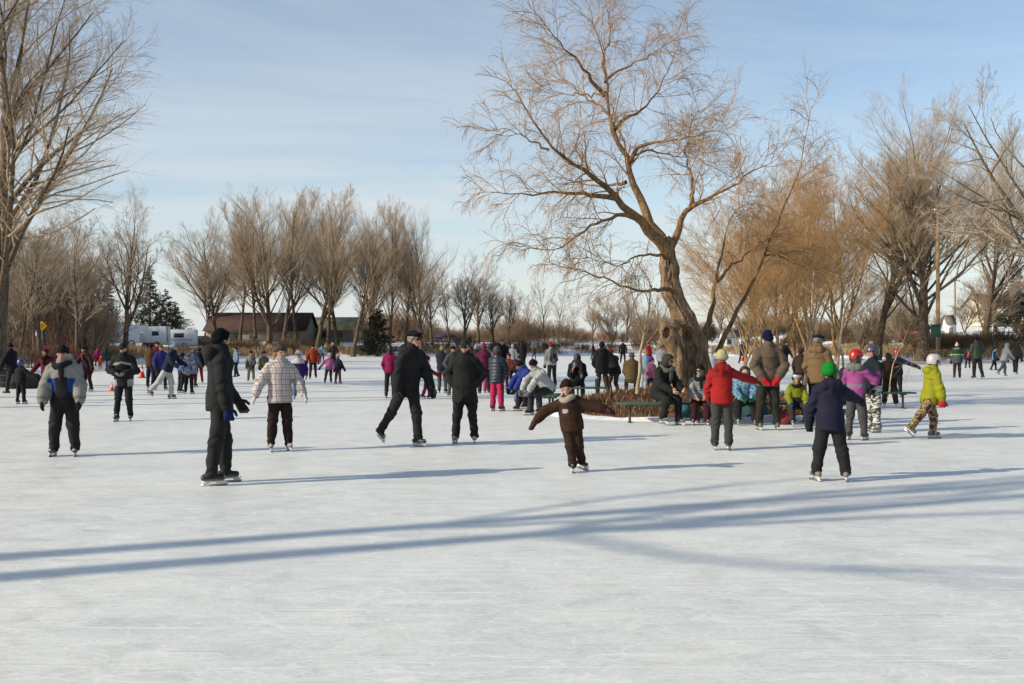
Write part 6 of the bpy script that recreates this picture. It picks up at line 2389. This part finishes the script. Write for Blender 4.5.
person(722, 450, 'child in a red jacket and pale knitted hat pointing to the right, seen from behind', px=103, face=168, legs={'L': (2, 3, -2, 3, 8), 'R': (4, 2, -10, 2, 10, 6)},
       arms={'R': (60, 46, 64, 52), 'L': (6, 16, 34, -4)}, head=(14, 4), lean=3, hem=0.05, fat=1.12, jacket=srgb(182, 38, 38), trousers=srgb(74, 74, 74), tfat=1.15, hat='beanie', hatc=srgb(202, 200, 150), gloves=srgb(72, 76, 80),
       boots=CH, child=True, hood='down', scarf=None)
person(768, 430, 'man in a taupe coat and navy hat with red mittens behind his back', px=99, face=182, legs={'L': (0, 6, -2, 5), 'R': (2, 6, -2, 5)},
       arms={'L': (-22, 22, -14, -30), 'R': (-22, 22, -14, -30)}, hem=0.075, fat=1.3, jacket=srgb(116, 100, 84), trousers=srgb(48, 48, 44), tfat=1.1, hat='tall', hatc=srgb(24, 28, 64), gloves=srgb(206, 30, 40), gmit=True, boots=srgb(120, 120, 118))
person(930, 439, 'girl in a lime yellow jacket, flowered trousers and white helmet striding to the right', H=1.42, face=88, lean=6, legs={'L': (16, 4, 0, 3, 6), 'R': (-34, 4, -38, 4, 8, 40)},
       arms={'R': (14, 12, 6, 4), 'L': (2, 14, 22, 4)}, head=(0, 6), hem=0.08, fat=1.26, jacket=srgb(168, 168, 38), trousers=DK, tmat='flower', tfat=1.22, hat='helmet', hatc=(0.74, 0.72, 0.72), pom=(0.72, 0.55, 0.58),
       gloves=(srgb(60, 30, 50), srgb(206, 40, 72)), gmit=True, boots=srgb(120, 118, 116), child=True, hood='down')
person(856, 440, 'girl in an orchid pink jacket and shiny red helmet with raised hands', px=92, face=140, legs={'L': (0, 4, -4, 4), 'R': (6, 4, 0, 4)},
       arms={'R': (30, 34, 120, -4), 'L': (34, 20, 112, -10)}, head=(-38, 0), hem=0.05, fat=1.08, jacket=srgb(172, 86, 152), trousers=srgb(84, 84, 86), tfat=1.12, hat='helmet', hatc=srgb(210, 40, 24), gloves=srgb(180, 84, 160),
       hair='brown', hairlen=0.7, boots=CH, child=True, hood='down', jfun=blocks((lambda t, a, f, sl, hd: (t > 0.86) & ~sl, srgb(130, 128, 128)), (lambda t, a, f, sl, hd: (np.abs(t - 0.36) < 0.07) & ~sl, srgb(150, 130, 148))))
person(873, 432, 'skater in black and white camouflage trousers, dark teal jacket and grey helmet', px=88, face=-70, legs={'L': (4, 5, -2, 4), 'R': (0, 5, -4, 4)},
       arms={'L': (20, 10, 40, -10), 'R': (26, 14, 60, -14)}, head=(-6, 4), hem=0.06, fat=1.2, jacket=srgb(22, 42, 48), trousers=WHITE, tmat='camo', tfat=1.25, hat='helmet', hatc=srgb(86, 88, 96), gloves=BLK, boots=srgb(190, 190, 190),
       child=True, jfun=blocks((lambda t, a, f, sl, hd: (np.abs(t - 0.06) < 0.08) & (a > 0) & ~sl, srgb(200, 206, 200))))

# --- round the willow
person(659, 424, 'man in black with a grey scarf and dark hood sitting on the bench', H=1.72, face=34, lean=22, seated=True, legs={'L': (74, 6, 4, 2, 4), 'R': (76, 8, -18, 2, 4)}, arms=LAP, head=(20, 10),
       fat=1.25, jacket=BLK, trousers=BLK, tfat=1.15, hat=None, hair='dark', hood=True, scarf=srgb(120, 116, 108), bare=True, boots=srgb(110, 110, 110), glasses=1,
       jfun=blocks((lambda t, a, f, sl, hd: hd, srgb(66, 64, 58))))
person(700, 424, 'child in a pale grey jacket, maroon trousers and black hat sitting on the bench', H=1.45, face=-8, lean=12, seated=True, legs={'L': (76, 6, 2, 2), 'R': (76, 9, -2, 3)}, arms={'L': (26, 8, 56, -20), 'R': (26, 8, 56, -20)},
       head=(-24, 0), fat=1.3, jacket=srgb(172, 176, 178), trousers=srgb(70, 34, 38), tfat=1.3, hat='beanie', hatc=BLK, bare=True, boots=BLK, child=True, hood='down', glasses=1, scarf=BLK,
       jfun=blocks((lambda t, a, f, sl, hd: (np.abs(t - 0.5) < 0.035) & ~sl, srgb(120, 124, 128))))
person(744, 424, 'child in a light blue jacket and black trousers sitting on the bench', H=1.45, face=-6, lean=20, seated=True, legs=SITW, arms=LAP, head=(0, 10), fat=1.3, jacket=srgb(130, 176, 206),
       trousers=BLK, tfat=1.3, hat=None, hair='brown', hairlen=0.3, gloves=srgb(60, 140, 80), boots=srgb(170, 170, 170), child=True, jfun=blocks((lambda t, a, f, sl, hd: np.sin(a * 90 + t * 17) * np.sin(t * 24 - a * 30) > 0.35, srgb(84, 120, 160))))
person(796, 425, 'small child in lime green with a navy and white helmet on the bench', H=1.24, face=-4, lean=6, seated=True, legs=SITW, arms={'L': (20, 14, 50, -6), 'R': (20, 14, 50, -6)}, head=(-4, 4), fat=1.35,
       jacket=srgb(150, 156, 40), trousers=srgb(58, 58, 54), tfat=1.35, hat='helmet', hatc=srgb(24, 28, 52), pom=(0.55, 0.57, 0.62), gloves=srgb(38, 74, 120), boots=srgb(160, 160, 160), child=True, scarf=BLK,
       jfun=blocks((lambda t, a, f, sl, hd: (t < 0.45) & (np.abs(a) < 0.06) & (f > 0) & ~sl, (0.03, 0.03, 0.03)), (lambda t, a, f, sl, hd: (t > 0.8) & ~sl & (np.abs(a) > 0.03), srgb(120, 130, 30))))
person(818, 425, 'man in a tan jacket and dark flat cap behind the green hat', H=1.76, face=140, legs={'L': (2, 5, -2, 4), 'R': (0, 5, -2, 4)}, arms=HANG, head=(-28, 4), hem=0.06, fat=1.28, jacket=srgb(138, 112, 78),
       trousers=srgb(60, 54, 48), hat='flatcap', hatc=srgb(40, 44, 54), hair='grey', gloves=BLK, glasses=1, hood='down', boots=CH)
person(843, 421, 'child in a dark purple hooded jacket sitting between the green hat and the pink girl', H=1.35, face=150, lean=12, seated=True, legs=SIT, arms=LAP, fat=1.35, jacket=srgb(52, 40, 78), trousers=srgb(40, 40, 50), hat=None, hood=True,
       hair='brown', gloves=BLK, boots=srgb(150, 150, 150), child=True)
person(890, 406, 'person in a baggy brown snowsuit bending away from the camera beside the right bench', H=1.42, face=170, lean=26, legs={'L': (12, 7, -14, 6), 'R': (8, 7, -10, 6)}, arms={'L': (30, 10, 40, -4), 'R': (20, 12, 34, 2)}, hem=0.06, fat=1.36,
       jacket=srgb(62, 44, 34), trousers=srgb(54, 38, 30), tfat=1.4, hat=None, hair='brown', hairlen=0.4, gloves=BLK, boots=CH)
person(897, 397, 'child with a red helmet and navy jacket holding out one arm', H=1.46, face=150, legs=WALK, arms={'R': (4, 62, 6, 70), 'L': (8, 16, 20, 4)}, fat=1.2, jacket=srgb(34, 38, 62), trousers=srgb(40, 40, 44), hat='helmet',
       hatc=srgb(196, 48, 56), gloves=BLK, child=True)
person(536, 411, 'person in a bright blue jacket bending over on the bench to lace skates', H=1.62, face=-62, lean=44, seated=True, legs={'L': (80, 4, -4, 2), 'R': (70, 8, 8, 2)}, arms=LACE, head=(0, 24), fat=1.25, jacket=srgb(50, 70, 160), trousers=BLK,
       tfat=1.15, hat='beanie', hatc=BLK, gloves=BLK, boots=BLK)
person(549, 415, 'person in a white jacket and black hat bending over on the bench', H=1.66, face=-58, lean=40, seated=True, legs={'L': (78, 6, -8, 2), 'R': (72, 8, 6, 2)}, arms=LACE, head=(0, 22), fat=1.25, jacket=(0.62, 0.63, 0.62), trousers=srgb(58, 60, 66),
       tfat=1.2, hat='beanie', hatc=BLK, hair='dark', gloves=srgb(160, 160, 158), boots=BLK)
person(552, 387, 'person in a white jacket and red hat standing with a tan pack', H=1.68, face=196, legs=None, arms=HANG, lean=8, fat=1.2, jacket=(0.6, 0.6, 0.57), trousers=srgb(60, 60, 64), hat='beanie', hatc=srgb(204, 52, 26), gloves=BLK,
       pack=(srgb(120, 112, 96), srgb(72, 68, 60)), boots=CH)
person(577, 402, 'person in black with a red patterned pack sitting with the back turned', H=1.66, face=174, lean=16, seated=True, legs=SIT, arms=LAP, head=(0, 10), fat=1.3, jacket=srgb(26, 26, 32), trousers=BLK, hat=None, hair='brown', hairlen=0.45,
       gloves=BLK, pack=(srgb(40, 38, 44), srgb(190, 120, 110)), boots=CH, hood='down')
person(602, 397, 'big dark figure in a black coat and red-trimmed black hat standing with the back turned', px=56, face=200, legs=None, arms={'L': (20, 10, 60, -20), 'R': (20, 10, 60, -20)}, hem=0.08, fat=1.4, jacket=srgb(34, 34, 36), trousers=srgb(70, 48, 38), hat='beanie', hatc=BLK, pom=srgb(190, 40, 40),
       gloves=BLK, boots=CH, hood='down')
person(615, 396, 'person in a black jacket and salmon pink hat bending beyond the mound', H=1.6, face=205, lean=26, legs={'L': (26, 6, -26, 4), 'R': (26, 6, -26, 4)}, arms=LACE, hem=0.06, fat=1.35, jacket=BLK, trousers=srgb(92, 60, 44), hat='beanie', hatc=srgb(214, 84, 80),
       gloves=BLK, boots=CH)
person(632, 398, 'person in an olive coat and grey hat sitting beside the pale sapling', H=1.62, face=178, lean=6, seated=True, legs=SIT, arms=LAP, fat=1.42, jacket=srgb(104, 88, 56), trousers=srgb(60, 56, 50), hat='beanie', hatc=srgb(92, 106, 112), gloves=BLK, boots=CH, dz=0.03)
person(651, 397, 'small child with a purple hat behind the man in the scarf', H=1.22, face=30, legs=None, arms=HANG, fat=1.25, jacket=srgb(196, 120, 150), trousers=srgb(70, 64, 80), hat='pompom', hatc=srgb(98, 52, 150), gloves=DK, child=True)
person(645, 389, 'person in pale blue and white clothes standing beyond the purple hat', H=1.42, face=10, legs=None, arms=HANG, fat=1.25, jacket=srgb(164, 186, 206), trousers=(0.55, 0.58, 0.62), hat='beanie', hatc=srgb(150, 170, 190), gloves=WHITE, boots=WHITE)
person(674, 386, 'child in white with a green stripe and dark arms skating behind the willow trunk', H=1.34, face=60, lean=10, legs=STRIDE_R, arms=OUT, fat=1.2, jacket=(0.6, 0.62, 0.6), trousers=(0.52, 0.55, 0.58), hat='helmet', hatc=srgb(70, 70, 76), gloves=BLK, child=True, boots=WHITE,
       jfun=blocks((lambda t, a, f, sl, hd: sl, (0.04, 0.05, 0.05)), (lambda t, a, f, sl, hd: (np.abs(t - 0.6) < 0.08) & ~sl, srgb(96, 150, 60))))
person(661, 376, 'person in a white jacket and tan hat standing left of the willow trunk', px=31, face=160, legs=None, arms=HANG, fat=1.25, jacket=WHITE, trousers=srgb(80, 80, 88), hat='beanie', hatc=srgb(150, 124, 94), gloves=BLK)
person(668, 372, 'person with a pink-red hat and jacket partly behind the willow trunk', px=27, face=20, legs=None, arms=HANG, fat=1.2, jacket=srgb(186, 54, 66), trousers=srgb(60, 60, 70), hat='beanie', hatc=srgb(196, 60, 76), gloves=BLK)
person(711, 398, 'person in white partly behind the pale knitted hat, near the willow', H=1.5, face=170, legs=None, arms=HANG, fat=1.2, jacket=(0.66, 0.67, 0.68), trousers=srgb(110, 112, 116), hat='beanie', hatc=WHITE, gloves=WHITE, lean=10)
person(648, 367, 'person in a bright red jacket far out on the ice left of the willow', px=25, face=30, legs=None, arms=HANG, fat=1.25, jacket=srgb(208, 40, 30), trousers=srgb(52, 54, 70), hat='beanie', hatc=srgb(60, 80, 60), gloves=BLK)
person(623, 364, 'dark standing figure far out between the salmon hat and the sapling', px=24, face=0, legs=None, arms=HANG, hem=0.12, fat=1.05, jacket=srgb(26, 30, 34), trousers=BLK, hat='beanie', hatc=BLK)
person(593, 360, 'dark maroon figure far out left of the big black coat', px=17, face=70, legs=WALK, arms=HANG, fat=1.15, jacket=srgb(66, 30, 44), trousers=DK, hat='beanie', hatc=BLK)

# --- crowd in the middle
GM = 'skaters crowding the middle of the pond'
person(497, 411, 'girl in a quilted navy jacket and hot pink trousers with her back half turned', px=66, face=150, legs={'L': (2, 4, -2, 4), 'R': (0, 4, -3, 4)}, arms={'L': (24, 12, 56, -16), 'R': (20, 12, 50, -16)}, head=(30, 0), hem=0.09, fat=1.28, jacket=srgb(32, 44, 66), jmat='nylon', puff=1.0,
       trousers=srgb(196, 52, 96), tfat=1.25, hat='beanie', hatc=srgb(96, 96, 92), hair='brown', hairlen=0.5, gloves=BLK, boots=(0.03, 0.02, 0.03), group=None)
person(488, 393, 'child in a red-pink snowsuit with the hood up behind the woman in the long coat', H=1.32, face=160, legs=None, arms=HANG, fat=1.3, jacket=srgb(206, 50, 84), trousers=srgb(212, 60, 104), tfat=1.3, hat=None, hood=True, hair='brown', gloves=srgb(150, 30, 60), child=True)
person(484, 395, 'person with a magenta hood and dark magenta jacket right of the sunglasses woman', H=1.62, face=185, legs=None, arms=HANG, fat=1.2, jacket=srgb(110, 34, 74), trousers=DK, hat='pompom', hatc=srgb(170, 32, 100), gloves=BLK)
person(476, 390, 'person with a pale lilac hat just behind the shoulder of the sunglasses woman', H=1.58, face=170, legs=None, arms=HANG, fat=1.2, jacket=srgb(74, 50, 70), trousers=DK, hat='pompom', hatc=srgb(196, 170, 186), gloves=BLK)
person(502, 382, 'dark-haired man in a black jacket behind the girl in pink trousers', px=42, face=8, legs=None, arms={'L': (20, 12, 70, -20), 'R': (20, 12, 70, -20)}, fat=1.25, jacket=srgb(26, 28, 30), trousers=DK, hat=None, hair='dark', gloves=BLK)
person(509, 389, 'child in a rust brown jacket beside the girl in the quilted jacket', H=1.3, face=-30, legs=None, arms=HANG, fat=1.25, jacket=srgb(128, 58, 40), trousers=srgb(90, 40, 60), hat='beanie', hatc=srgb(110, 60, 46), gloves=BLK, child=True)
person(513, 374, 'person in a pale grey and purple outfit with white hat far out in the middle', px=30, face=-10, legs=None, arms=HANG, fat=1.15, jacket=srgb(168, 166, 172), trousers=srgb(96, 76, 130), hat='beanie', hatc=WHITE, gloves=BLK)
person(522, 374, 'tall slim dark figure standing straight behind the child in teal', px=34, face=185, legs=None, arms=HANG, hem=0.13, fat=0.92, jacket=srgb(40, 40, 42), trousers=BLK, hat='beanie', hatc=srgb(56, 48, 44))
person(525, 385, 'child in a teal jacket bending beyond the white-hatted toddler', H=1.25, face=-60, lean=34, legs=None, arms=LACE, fat=1.3, jacket=srgb(26, 118, 138), trousers=srgb(30, 60, 66), hat='beanie', hatc=srgb(28, 96, 70), gloves=BLK, child=True)
person(519, 404, 'toddler in a purple and maroon jacket with white hat and pale blue trousers', H=1.06, face=150, lean=6, legs=None, arms=HANG, fat=1.32, jacket=srgb(90, 46, 92), trousers=srgb(120, 128, 176), tfat=1.3, hat='beanie', hatc=srgb(214, 206, 214), gloves=srgb(120, 40, 90), boots=srgb(160, 40, 80), child=True,
       jfun=blocks((lambda t, a, f, sl, hd: sl, srgb(150, 130, 176))))
person(534, 360, 'small brown figure far out in the middle of the ice', px=15, face=40, legs=WALK, arms=HANG, fat=1.2, jacket=srgb(110, 84, 60), trousers=srgb(96, 76, 56), hat='beanie', hatc=srgb(90, 70, 56))
person(390, 398, 'person in a magenta jacket, black trousers and black and grey helmet', px=53, face=168, legs={'L': (2, 4, -2, 3), 'R': (0, 4, -2, 3)}, arms=HANG, fat=1.1, jacket=srgb(146, 22, 82), trousers=DK, hat='helmet', hatc=srgb(44, 46, 50), pom=srgb(160, 164, 168), gloves=BLK, hair='dark', hairlen=0.2)
person(427, 399, 'child in magenta trousers mostly hidden behind the man with the peaked cap', H=1.28, face=100, legs=WALK, arms={'L': (40, 8, 60, 0), 'R': (40, 8, 60, 0)}, fat=1.1, jacket=srgb(120, 24, 58), trousers=srgb(140, 26, 84), hat='beanie', hatc=srgb(120, 24, 60), gloves=srgb(150, 30, 56), child=True)
person(442, 393, 'fair-haired adult in a navy jacket carrying a child behind the two people in black', px=47, face=160, legs=None, arms={'L': (40, 14, 80, -20), 'R': (40, 14, 80, -20)}, fat=1.25, jacket=srgb(34, 38, 54), trousers=srgb(84, 84, 86), hat=None, hair='blond', gloves=BLK)
person(446, 389, 'small child with pink trousers held up between the two people in black', H=1.0, face=10, legs={'L': (24, 10, -4, 6), 'R': (24, 10, -4, 6)}, arms={'L': (50, 20, 70, -10), 'R': (50, 20, 70, -10)}, fat=1.3, jacket=srgb(150, 160, 176), trousers=srgb(206, 140, 156), tfat=1.25, hat='beanie', hatc=srgb(160, 160, 166), gloves=srgb(180, 120, 140), child=True, dz=0.42)
person(453, 397, 'person in a grey jacket and black hat just behind the sunglasses woman', px=52, face=30, legs=None, arms=POCK, fat=1.2, jacket=srgb(84, 86, 86), trousers=srgb(104, 104, 102), hat='beanie', hatc=BLK, gloves=BLK)

# --- left half, middle distance
person(299, 399, 'child in a purple jacket with a white hood and pale jeans', px=49, face=8, lean=6, legs={'L': (6, 6, -4, 5), 'R': (2, 6, -6, 5)}, arms=HANG, fat=1.3, jacket=srgb(62, 36, 108), trousers=srgb(104, 124, 166), tfat=1.3, hat=None, hood=True, hair='dark', gloves=WHITE, boots=WHITE, child=True, glasses=1,
       jfun=blocks((lambda t, a, f, sl, hd: (t > 0.80) & ~sl, WHITE), (lambda t, a, f, sl, hd: hd, WHITE), (lambda t, a, f, sl, hd: (a < -0.03) & ~sl & (t < 0.75), srgb(30, 28, 48)), (lambda t, a, f, sl, hd: sl & (a < 0), WHITE)))
person(313, 379, 'man in a rust orange jacket and black hat standing on the far ice', px=35, face=4, legs={'L': (2, 5, -2, 4), 'R': (0, 5, -2, 4)}, arms=HANG, fat=1.3, jacket=srgb(168, 66, 34), trousers=srgb(58, 36, 36), hat='beanie', hatc=BLK, gloves=BLK)
person(322, 363, 'person in pale blue far out beside the man in rust orange', px=19, face=0, legs=None, arms=HANG, fat=1.15, jacket=srgb(150, 168, 186), trousers=srgb(90, 92, 104), hat='beanie', hatc=srgb(60, 60, 70))
person(329, 384, 'small girl in a pink jacket and purple trousers with one arm out to the left', H=1.28, face=6, side=4, legs={'R': (0, 12, -2, 10), 'L': (2, 2, -2, 2)}, arms={'R': (4, 44, 6, 34), 'L': (6, 14, 14, 4)}, fat=1.2, jacket=srgb(206, 120, 170), trousers=srgb(74, 48, 76), hat='beanie', hatc=srgb(196, 190, 200), gloves=BLK, boots=srgb(214, 120, 130), child=True)
person(338, 384, 'small child in a dark jacket, white hat and pinkish trousers', H=1.24, face=150, legs={'L': (2, 8, -4, 6), 'R': (2, 6, -4, 6)}, arms=HANG, fat=1.3, jacket=srgb(40, 42, 56), trousers=srgb(104, 62, 72), hat='beanie', hatc=WHITE, gloves=BLK, boots=srgb(206, 130, 130), child=True)
person(333, 371, 'long-haired person in dark brown behind the two small children', px=29, face=20, legs=None, arms=HANG, fat=1.2, jacket=srgb(62, 48, 40), trousers=srgb(50, 40, 40), hat=None, hair='brown', hairlen=0.5, gloves=BLK)
person(264, 384, 'child with a purple-pink hat and tan coat half hidden by the plaid woman', H=1.36, face=10, legs=WALK, arms=HANG, fat=1.2, jacket=srgb(124, 112, 84), trousers=srgb(104, 100, 80), hat='beanie', hatc=srgb(132, 34, 98), gloves=BLK, child=True)
person(251, 381, 'child in an olive and grey snowsuit with a dark pointed hat facing the camera', H=1.34, face=2, legs={'L': (2, 6, -2, 4), 'R': (0, 6, -2, 4)}, arms=HANG, fat=1.25, jacket=srgb(110, 108, 88), trousers=srgb(124, 122, 104), tfat=1.2, hat='pompom', hatc=srgb(52, 40, 36), gloves=BLK, child=True,
       jfun=blocks((lambda t, a, f, sl, hd: (t > 0.55) & ~sl & (f > 0), srgb(140, 144, 146)), (lambda t, a, f, sl, hd: sl, srgb(84, 88, 90))))
person(236, 378, 'person in a light blue and black jacket and dark trousers', px=32, face=-50, legs=WALK, arms=HANG, fat=1.2, jacket=srgb(136, 158, 186), trousers=srgb(34, 38, 48), hat='beanie', hatc=srgb(56, 36, 34), gloves=BLK,
       jfun=blocks((lambda t, a, f, sl, hd: (a < -0.02) & (t > 0.4), srgb(30, 34, 44))))
person(199, 383, 'person in a black jacket and bright red trousers left of the tall man in black', px=36, face=190, legs=None, arms=HANG, fat=1.15, jacket=srgb(28, 30, 38), trousers=srgb(214, 34, 42), hat='beanie', hatc=DK, gloves=BLK)
person(193, 387, 'person in a grey-blue hat and jacket behind the mottled lilac jacket', px=39, face=170, legs=None, arms=HANG, fat=1.2, jacket=srgb(86, 104, 134), trousers=srgb(120, 34, 44), hat='beanie', hatc=srgb(108, 124, 146), gloves=BLK)
person(189, 394, 'child in a mottled lilac and grey jacket and black trousers, back turned', H=1.40, face=176, legs=None, arms=HANG, fat=1.32, jacket=WHITE, jmat='lilac', trousers=BLK, hat='beanie', hatc=srgb(164, 160, 156), gloves=BLK, child=True, hood='down')
person(182, 393, 'child in a dark blue jacket right of the skater in white trousers', H=1.34, face=150, legs=None, arms=HANG, fat=1.15, jacket=srgb(40, 58, 88), trousers=BLK, hat='beanie', hatc=srgb(52, 52, 58), gloves=srgb(110, 140, 180), child=True)
person(167, 399, 'skater in white trousers, navy jacket and pale blue hat pushing off to the right', H=1.66, face=84, lean=20, legs={'L': (12, 4, -2, 3, 6), 'R': (-30, 4, -44, 4, 8, 30)}, arms={'L': (34, 8, 60, 0), 'R': (20, 10, 60, 0)}, fat=1.2, jacket=srgb(34, 46, 70), trousers=(0.66, 0.65, 0.62), tfat=1.2, hat='beanie',
       hatc=srgb(136, 170, 200), gloves=srgb(120, 150, 190), boots=CH)
person(161, 390, 'person in a violet-blue jacket just behind the skater in white trousers', px=46, face=40, legs=WALK, arms=HANG, fat=1.15, jacket=srgb(62, 58, 142), trousers=srgb(40, 44, 62), hat='beanie', hatc=srgb(110, 116, 50), gloves=BLK)
person(151, 388, 'man in a brown jacket and navy trousers with the back turned', px=45, face=176, legs=None, arms=HANG, fat=1.28, jacket=srgb(92, 66, 40), trousers=srgb(34, 40, 66), hat='beanie', hatc=srgb(58, 40, 34), gloves=BLK)
person(157, 384, 'person in a dark red jacket half behind the man in brown', px=43, face=10, legs=None, arms=HANG, fat=1.2, jacket=srgb(130, 36, 34), trousers=srgb(40, 40, 50), hat='beanie', hatc=srgb(40, 40, 40), gloves=BLK)
person(107, 368, 'person in a green jacket and jeans far out left of the man with grey gloves', px=20, face=150, legs=WALK, arms=HANG, fat=1.2, jacket=srgb(30, 84, 70), trousers=srgb(70, 84, 116), hat='beanie', hatc=srgb(40, 50, 46), gloves=BLK)
person(97.5, 367, 'person in a magenta jacket far out beside the green jacket', px=20, face=20, legs=None, arms=HANG, fat=1.15, jacket=srgb(190, 40, 120), trousers=srgb(170, 50, 80), hat='beanie', hatc=srgb(150, 60, 100), gloves=BLK)
person(88, 391, 'woman in a long dark brown coat and scarf with red mittens', H=1.55, face=-26, lean=14, legs={'L': (6, 5, -12, 4), 'R': (6, 5, -4, 4)}, arms={'L': (4, 34, 16, 30), 'R': (34, 10, 50, 0)}, hem=0.13, fat=1.2, jacket=srgb(50, 36, 34), trousers=srgb(44, 34, 34), hat='beanie', hatc=srgb(52, 38, 36), hair='brown',
       gloves=srgb(120, 28, 34), scarf=srgb(134, 78, 56))
person(79, 386, 'small child in a lilac jacket beside the woman in the long brown coat', H=1.12, face=30, legs=None, arms=HANG, fat=1.25, jacket=srgb(184, 140, 188), trousers=srgb(90, 70, 110), hat='beanie', hatc=srgb(150, 100, 150), gloves=WHITE, child=True)
person(67.5, 388, 'dark-haired person whose head shows above the stout skater in grey and blue', px=41, face=170, legs=None, arms=HANG, fat=1.2, jacket=srgb(150, 150, 146), trousers=DK, hat=None, hair='dark', gloves=BLK)
person(48, 401, 'woman in a maroon coat and hat with a black scarf', px=54, face=-8, lean=4, legs=None, arms={'R': (10, 34, 20, 30), 'L': (8, 14, 24, 4)}, hem=0.11, fat=1.28, jacket=srgb(104, 26, 44), trousers=srgb(62, 26, 36), hat='beanie', hatc=srgb(118, 36, 46), gloves=BLK, scarf=(0.012, 0.012, 0.012), hair='brown')
person(21, 404, 'child in a black snowsuit with a blue and white helmet', H=1.2, face=168, legs={'L': (2, 6, -2, 4), 'R': (0, 6, -2, 4)}, arms={'R': (6, 52, 8, 64), 'L': (10, 16, 24, 4)}, fat=1.25, jacket=srgb(32, 34, 38), trousers=srgb(32, 32, 36), hat='helmet', hatc=srgb(62, 84, 150), pom=WHITE, gloves=BLK, child=True)
person(13, 393, 'man in a dark navy jacket and black hat walking at the left edge', px=51, face=-100, lean=8, legs=WALK, arms=HANG, hem=0.07, fat=1.3, jacket=srgb(26, 28, 38), trousers=srgb(44, 48, 56), hat='beanie', hatc=BLK, gloves=BLK, skates=False)

# --- right half, far
person(957, 379, 'person in a grey coat with a lime reflective band and white pointed hat', H=1.68, face=165, legs={'R': (10, 4, 2, 3), 'L': (-6, 4, -16, 4, 8, 8)}, arms=HANG, hem=0.08, fat=1.3, jacket=srgb(84, 92, 100), trousers=srgb(72, 48, 48), hat='pompom', hatc=srgb(222, 212, 196), gloves=BLK, scarf=srgb(150, 146, 130),
       jfun=blocks((lambda t, a, f, sl, hd: (t > 0.62), srgb(40, 74, 56)), (lambda t, a, f, sl, hd: np.abs(t - 0.52) < 0.05, srgb(190, 220, 150))))
person(968, 369, 'person with a red pack further out between the white hat and the green check jacket', px=22, face=178, legs=None, arms=HANG, fat=1.2, jacket=srgb(50, 42, 44), trousers=DK, hat='beanie', hatc=srgb(48, 40, 40), gloves=BLK, pack=(srgb(206, 44, 44), srgb(206, 54, 50)))
person(977, 379, 'man in a dark green checked jacket and black trousers with the back turned', px=43, face=186, legs=None, arms=HANG, hem=0.05, fat=1.3, jacket=srgb(30, 54, 30), jmat='tartan', trousers=BLK, hat='beanie', hatc=srgb(26, 28, 44), gloves=BLK)
person(994, 371, 'child in a light blue vest far out right of the green check jacket', px=25, face=60, lean=6, legs=WALK, arms=HANG, fat=1.15, jacket=srgb(116, 156, 190), trousers=srgb(40, 42, 56), hat='beanie', hatc=srgb(38, 40, 52), gloves=BLK, child=True, jfun=blocks((lambda t, a, f, sl, hd: sl, srgb(34, 38, 50))))
person(1004, 377, 'skater in a pale blue-grey hooded jacket striding to the right at the right edge', H=1.72, face=100, lean=16, legs={'L': (18, 4, 2, 3, 6), 'R': (-28, 4, -44, 4, 8, 30)}, arms=HANG, hem=0.07, fat=1.25, jacket=srgb(124, 138, 152), trousers=srgb(84, 86, 92), hat=None, hood=True, hair='brown', gloves=BLK, boots=WHITE,
       jfun=blocks((lambda t, a, f, sl, hd: (t < 0.5) & ~sl, srgb(148, 150, 152))))
person(1015, 375, 'dark bulky figure in a black jacket at the right edge, leaning forward', H=1.74, face=100, lean=16, legs={'L': (8, 4, 0, 3), 'R': (2, 4, -8, 3)}, arms=HANG, hem=0.07, fat=1.4, jacket=srgb(24, 26, 34), trousers=srgb(38, 38, 44), hat='beanie', hatc=DK, gloves=BLK, boots=WHITE)
person(742, 364, 'figure in a navy jacket far out left of the man in the taupe coat', px=23, face=30, legs=WALK, arms=HANG, fat=1.2, jacket=srgb(40, 54, 92), trousers=srgb(44, 48, 64), hat='beanie', hatc=srgb(34, 40, 60), gloves=BLK)
person(785, 372, 'figure in black seen just over the right shoulder of the taupe coat', px=31, face=30, legs=None, arms=HANG, fat=1.2, jacket=srgb(36, 36, 38), trousers=DK, hat='beanie', hatc=BLK, gloves=BLK)
person(801, 398, 'dark brown figure standing behind the child in lime green', H=1.5, face=170, legs=None, arms=HANG, fat=1.2, jacket=srgb(66, 50, 42), trousers=srgb(56, 46, 42), hat='beanie', hatc=srgb(74, 56, 48), gloves=BLK)

person(101, 370, 'toddler in red with a white hat far out near the snowy path', H=0.92, face=10, legs=None, arms=HANG, fat=1.25, jacket=srgb(196, 60, 56), trousers=srgb(180, 60, 60), hat='beanie', hatc=WHITE, gloves=WHITE, child=True)

# --- two people up on the road by the trucks
for x_, Y_, jc, lab in ((90, 96, WHITE, 'person in a white jacket standing on the road left of the white truck'), (95, 95, srgb(196, 34, 40), 'person in a bright red jacket standing on the road left of the white truck')):
    o = person(x_, 346 + 1600 / Y_, lab, H=1.66, face=20, arms=HANG, fat=1.25, jacket=jc, trousers=DK, hat='beanie', hatc=jc, skates=False)
    o.location.z = float(ground_z(o.location.x, o.location.y))
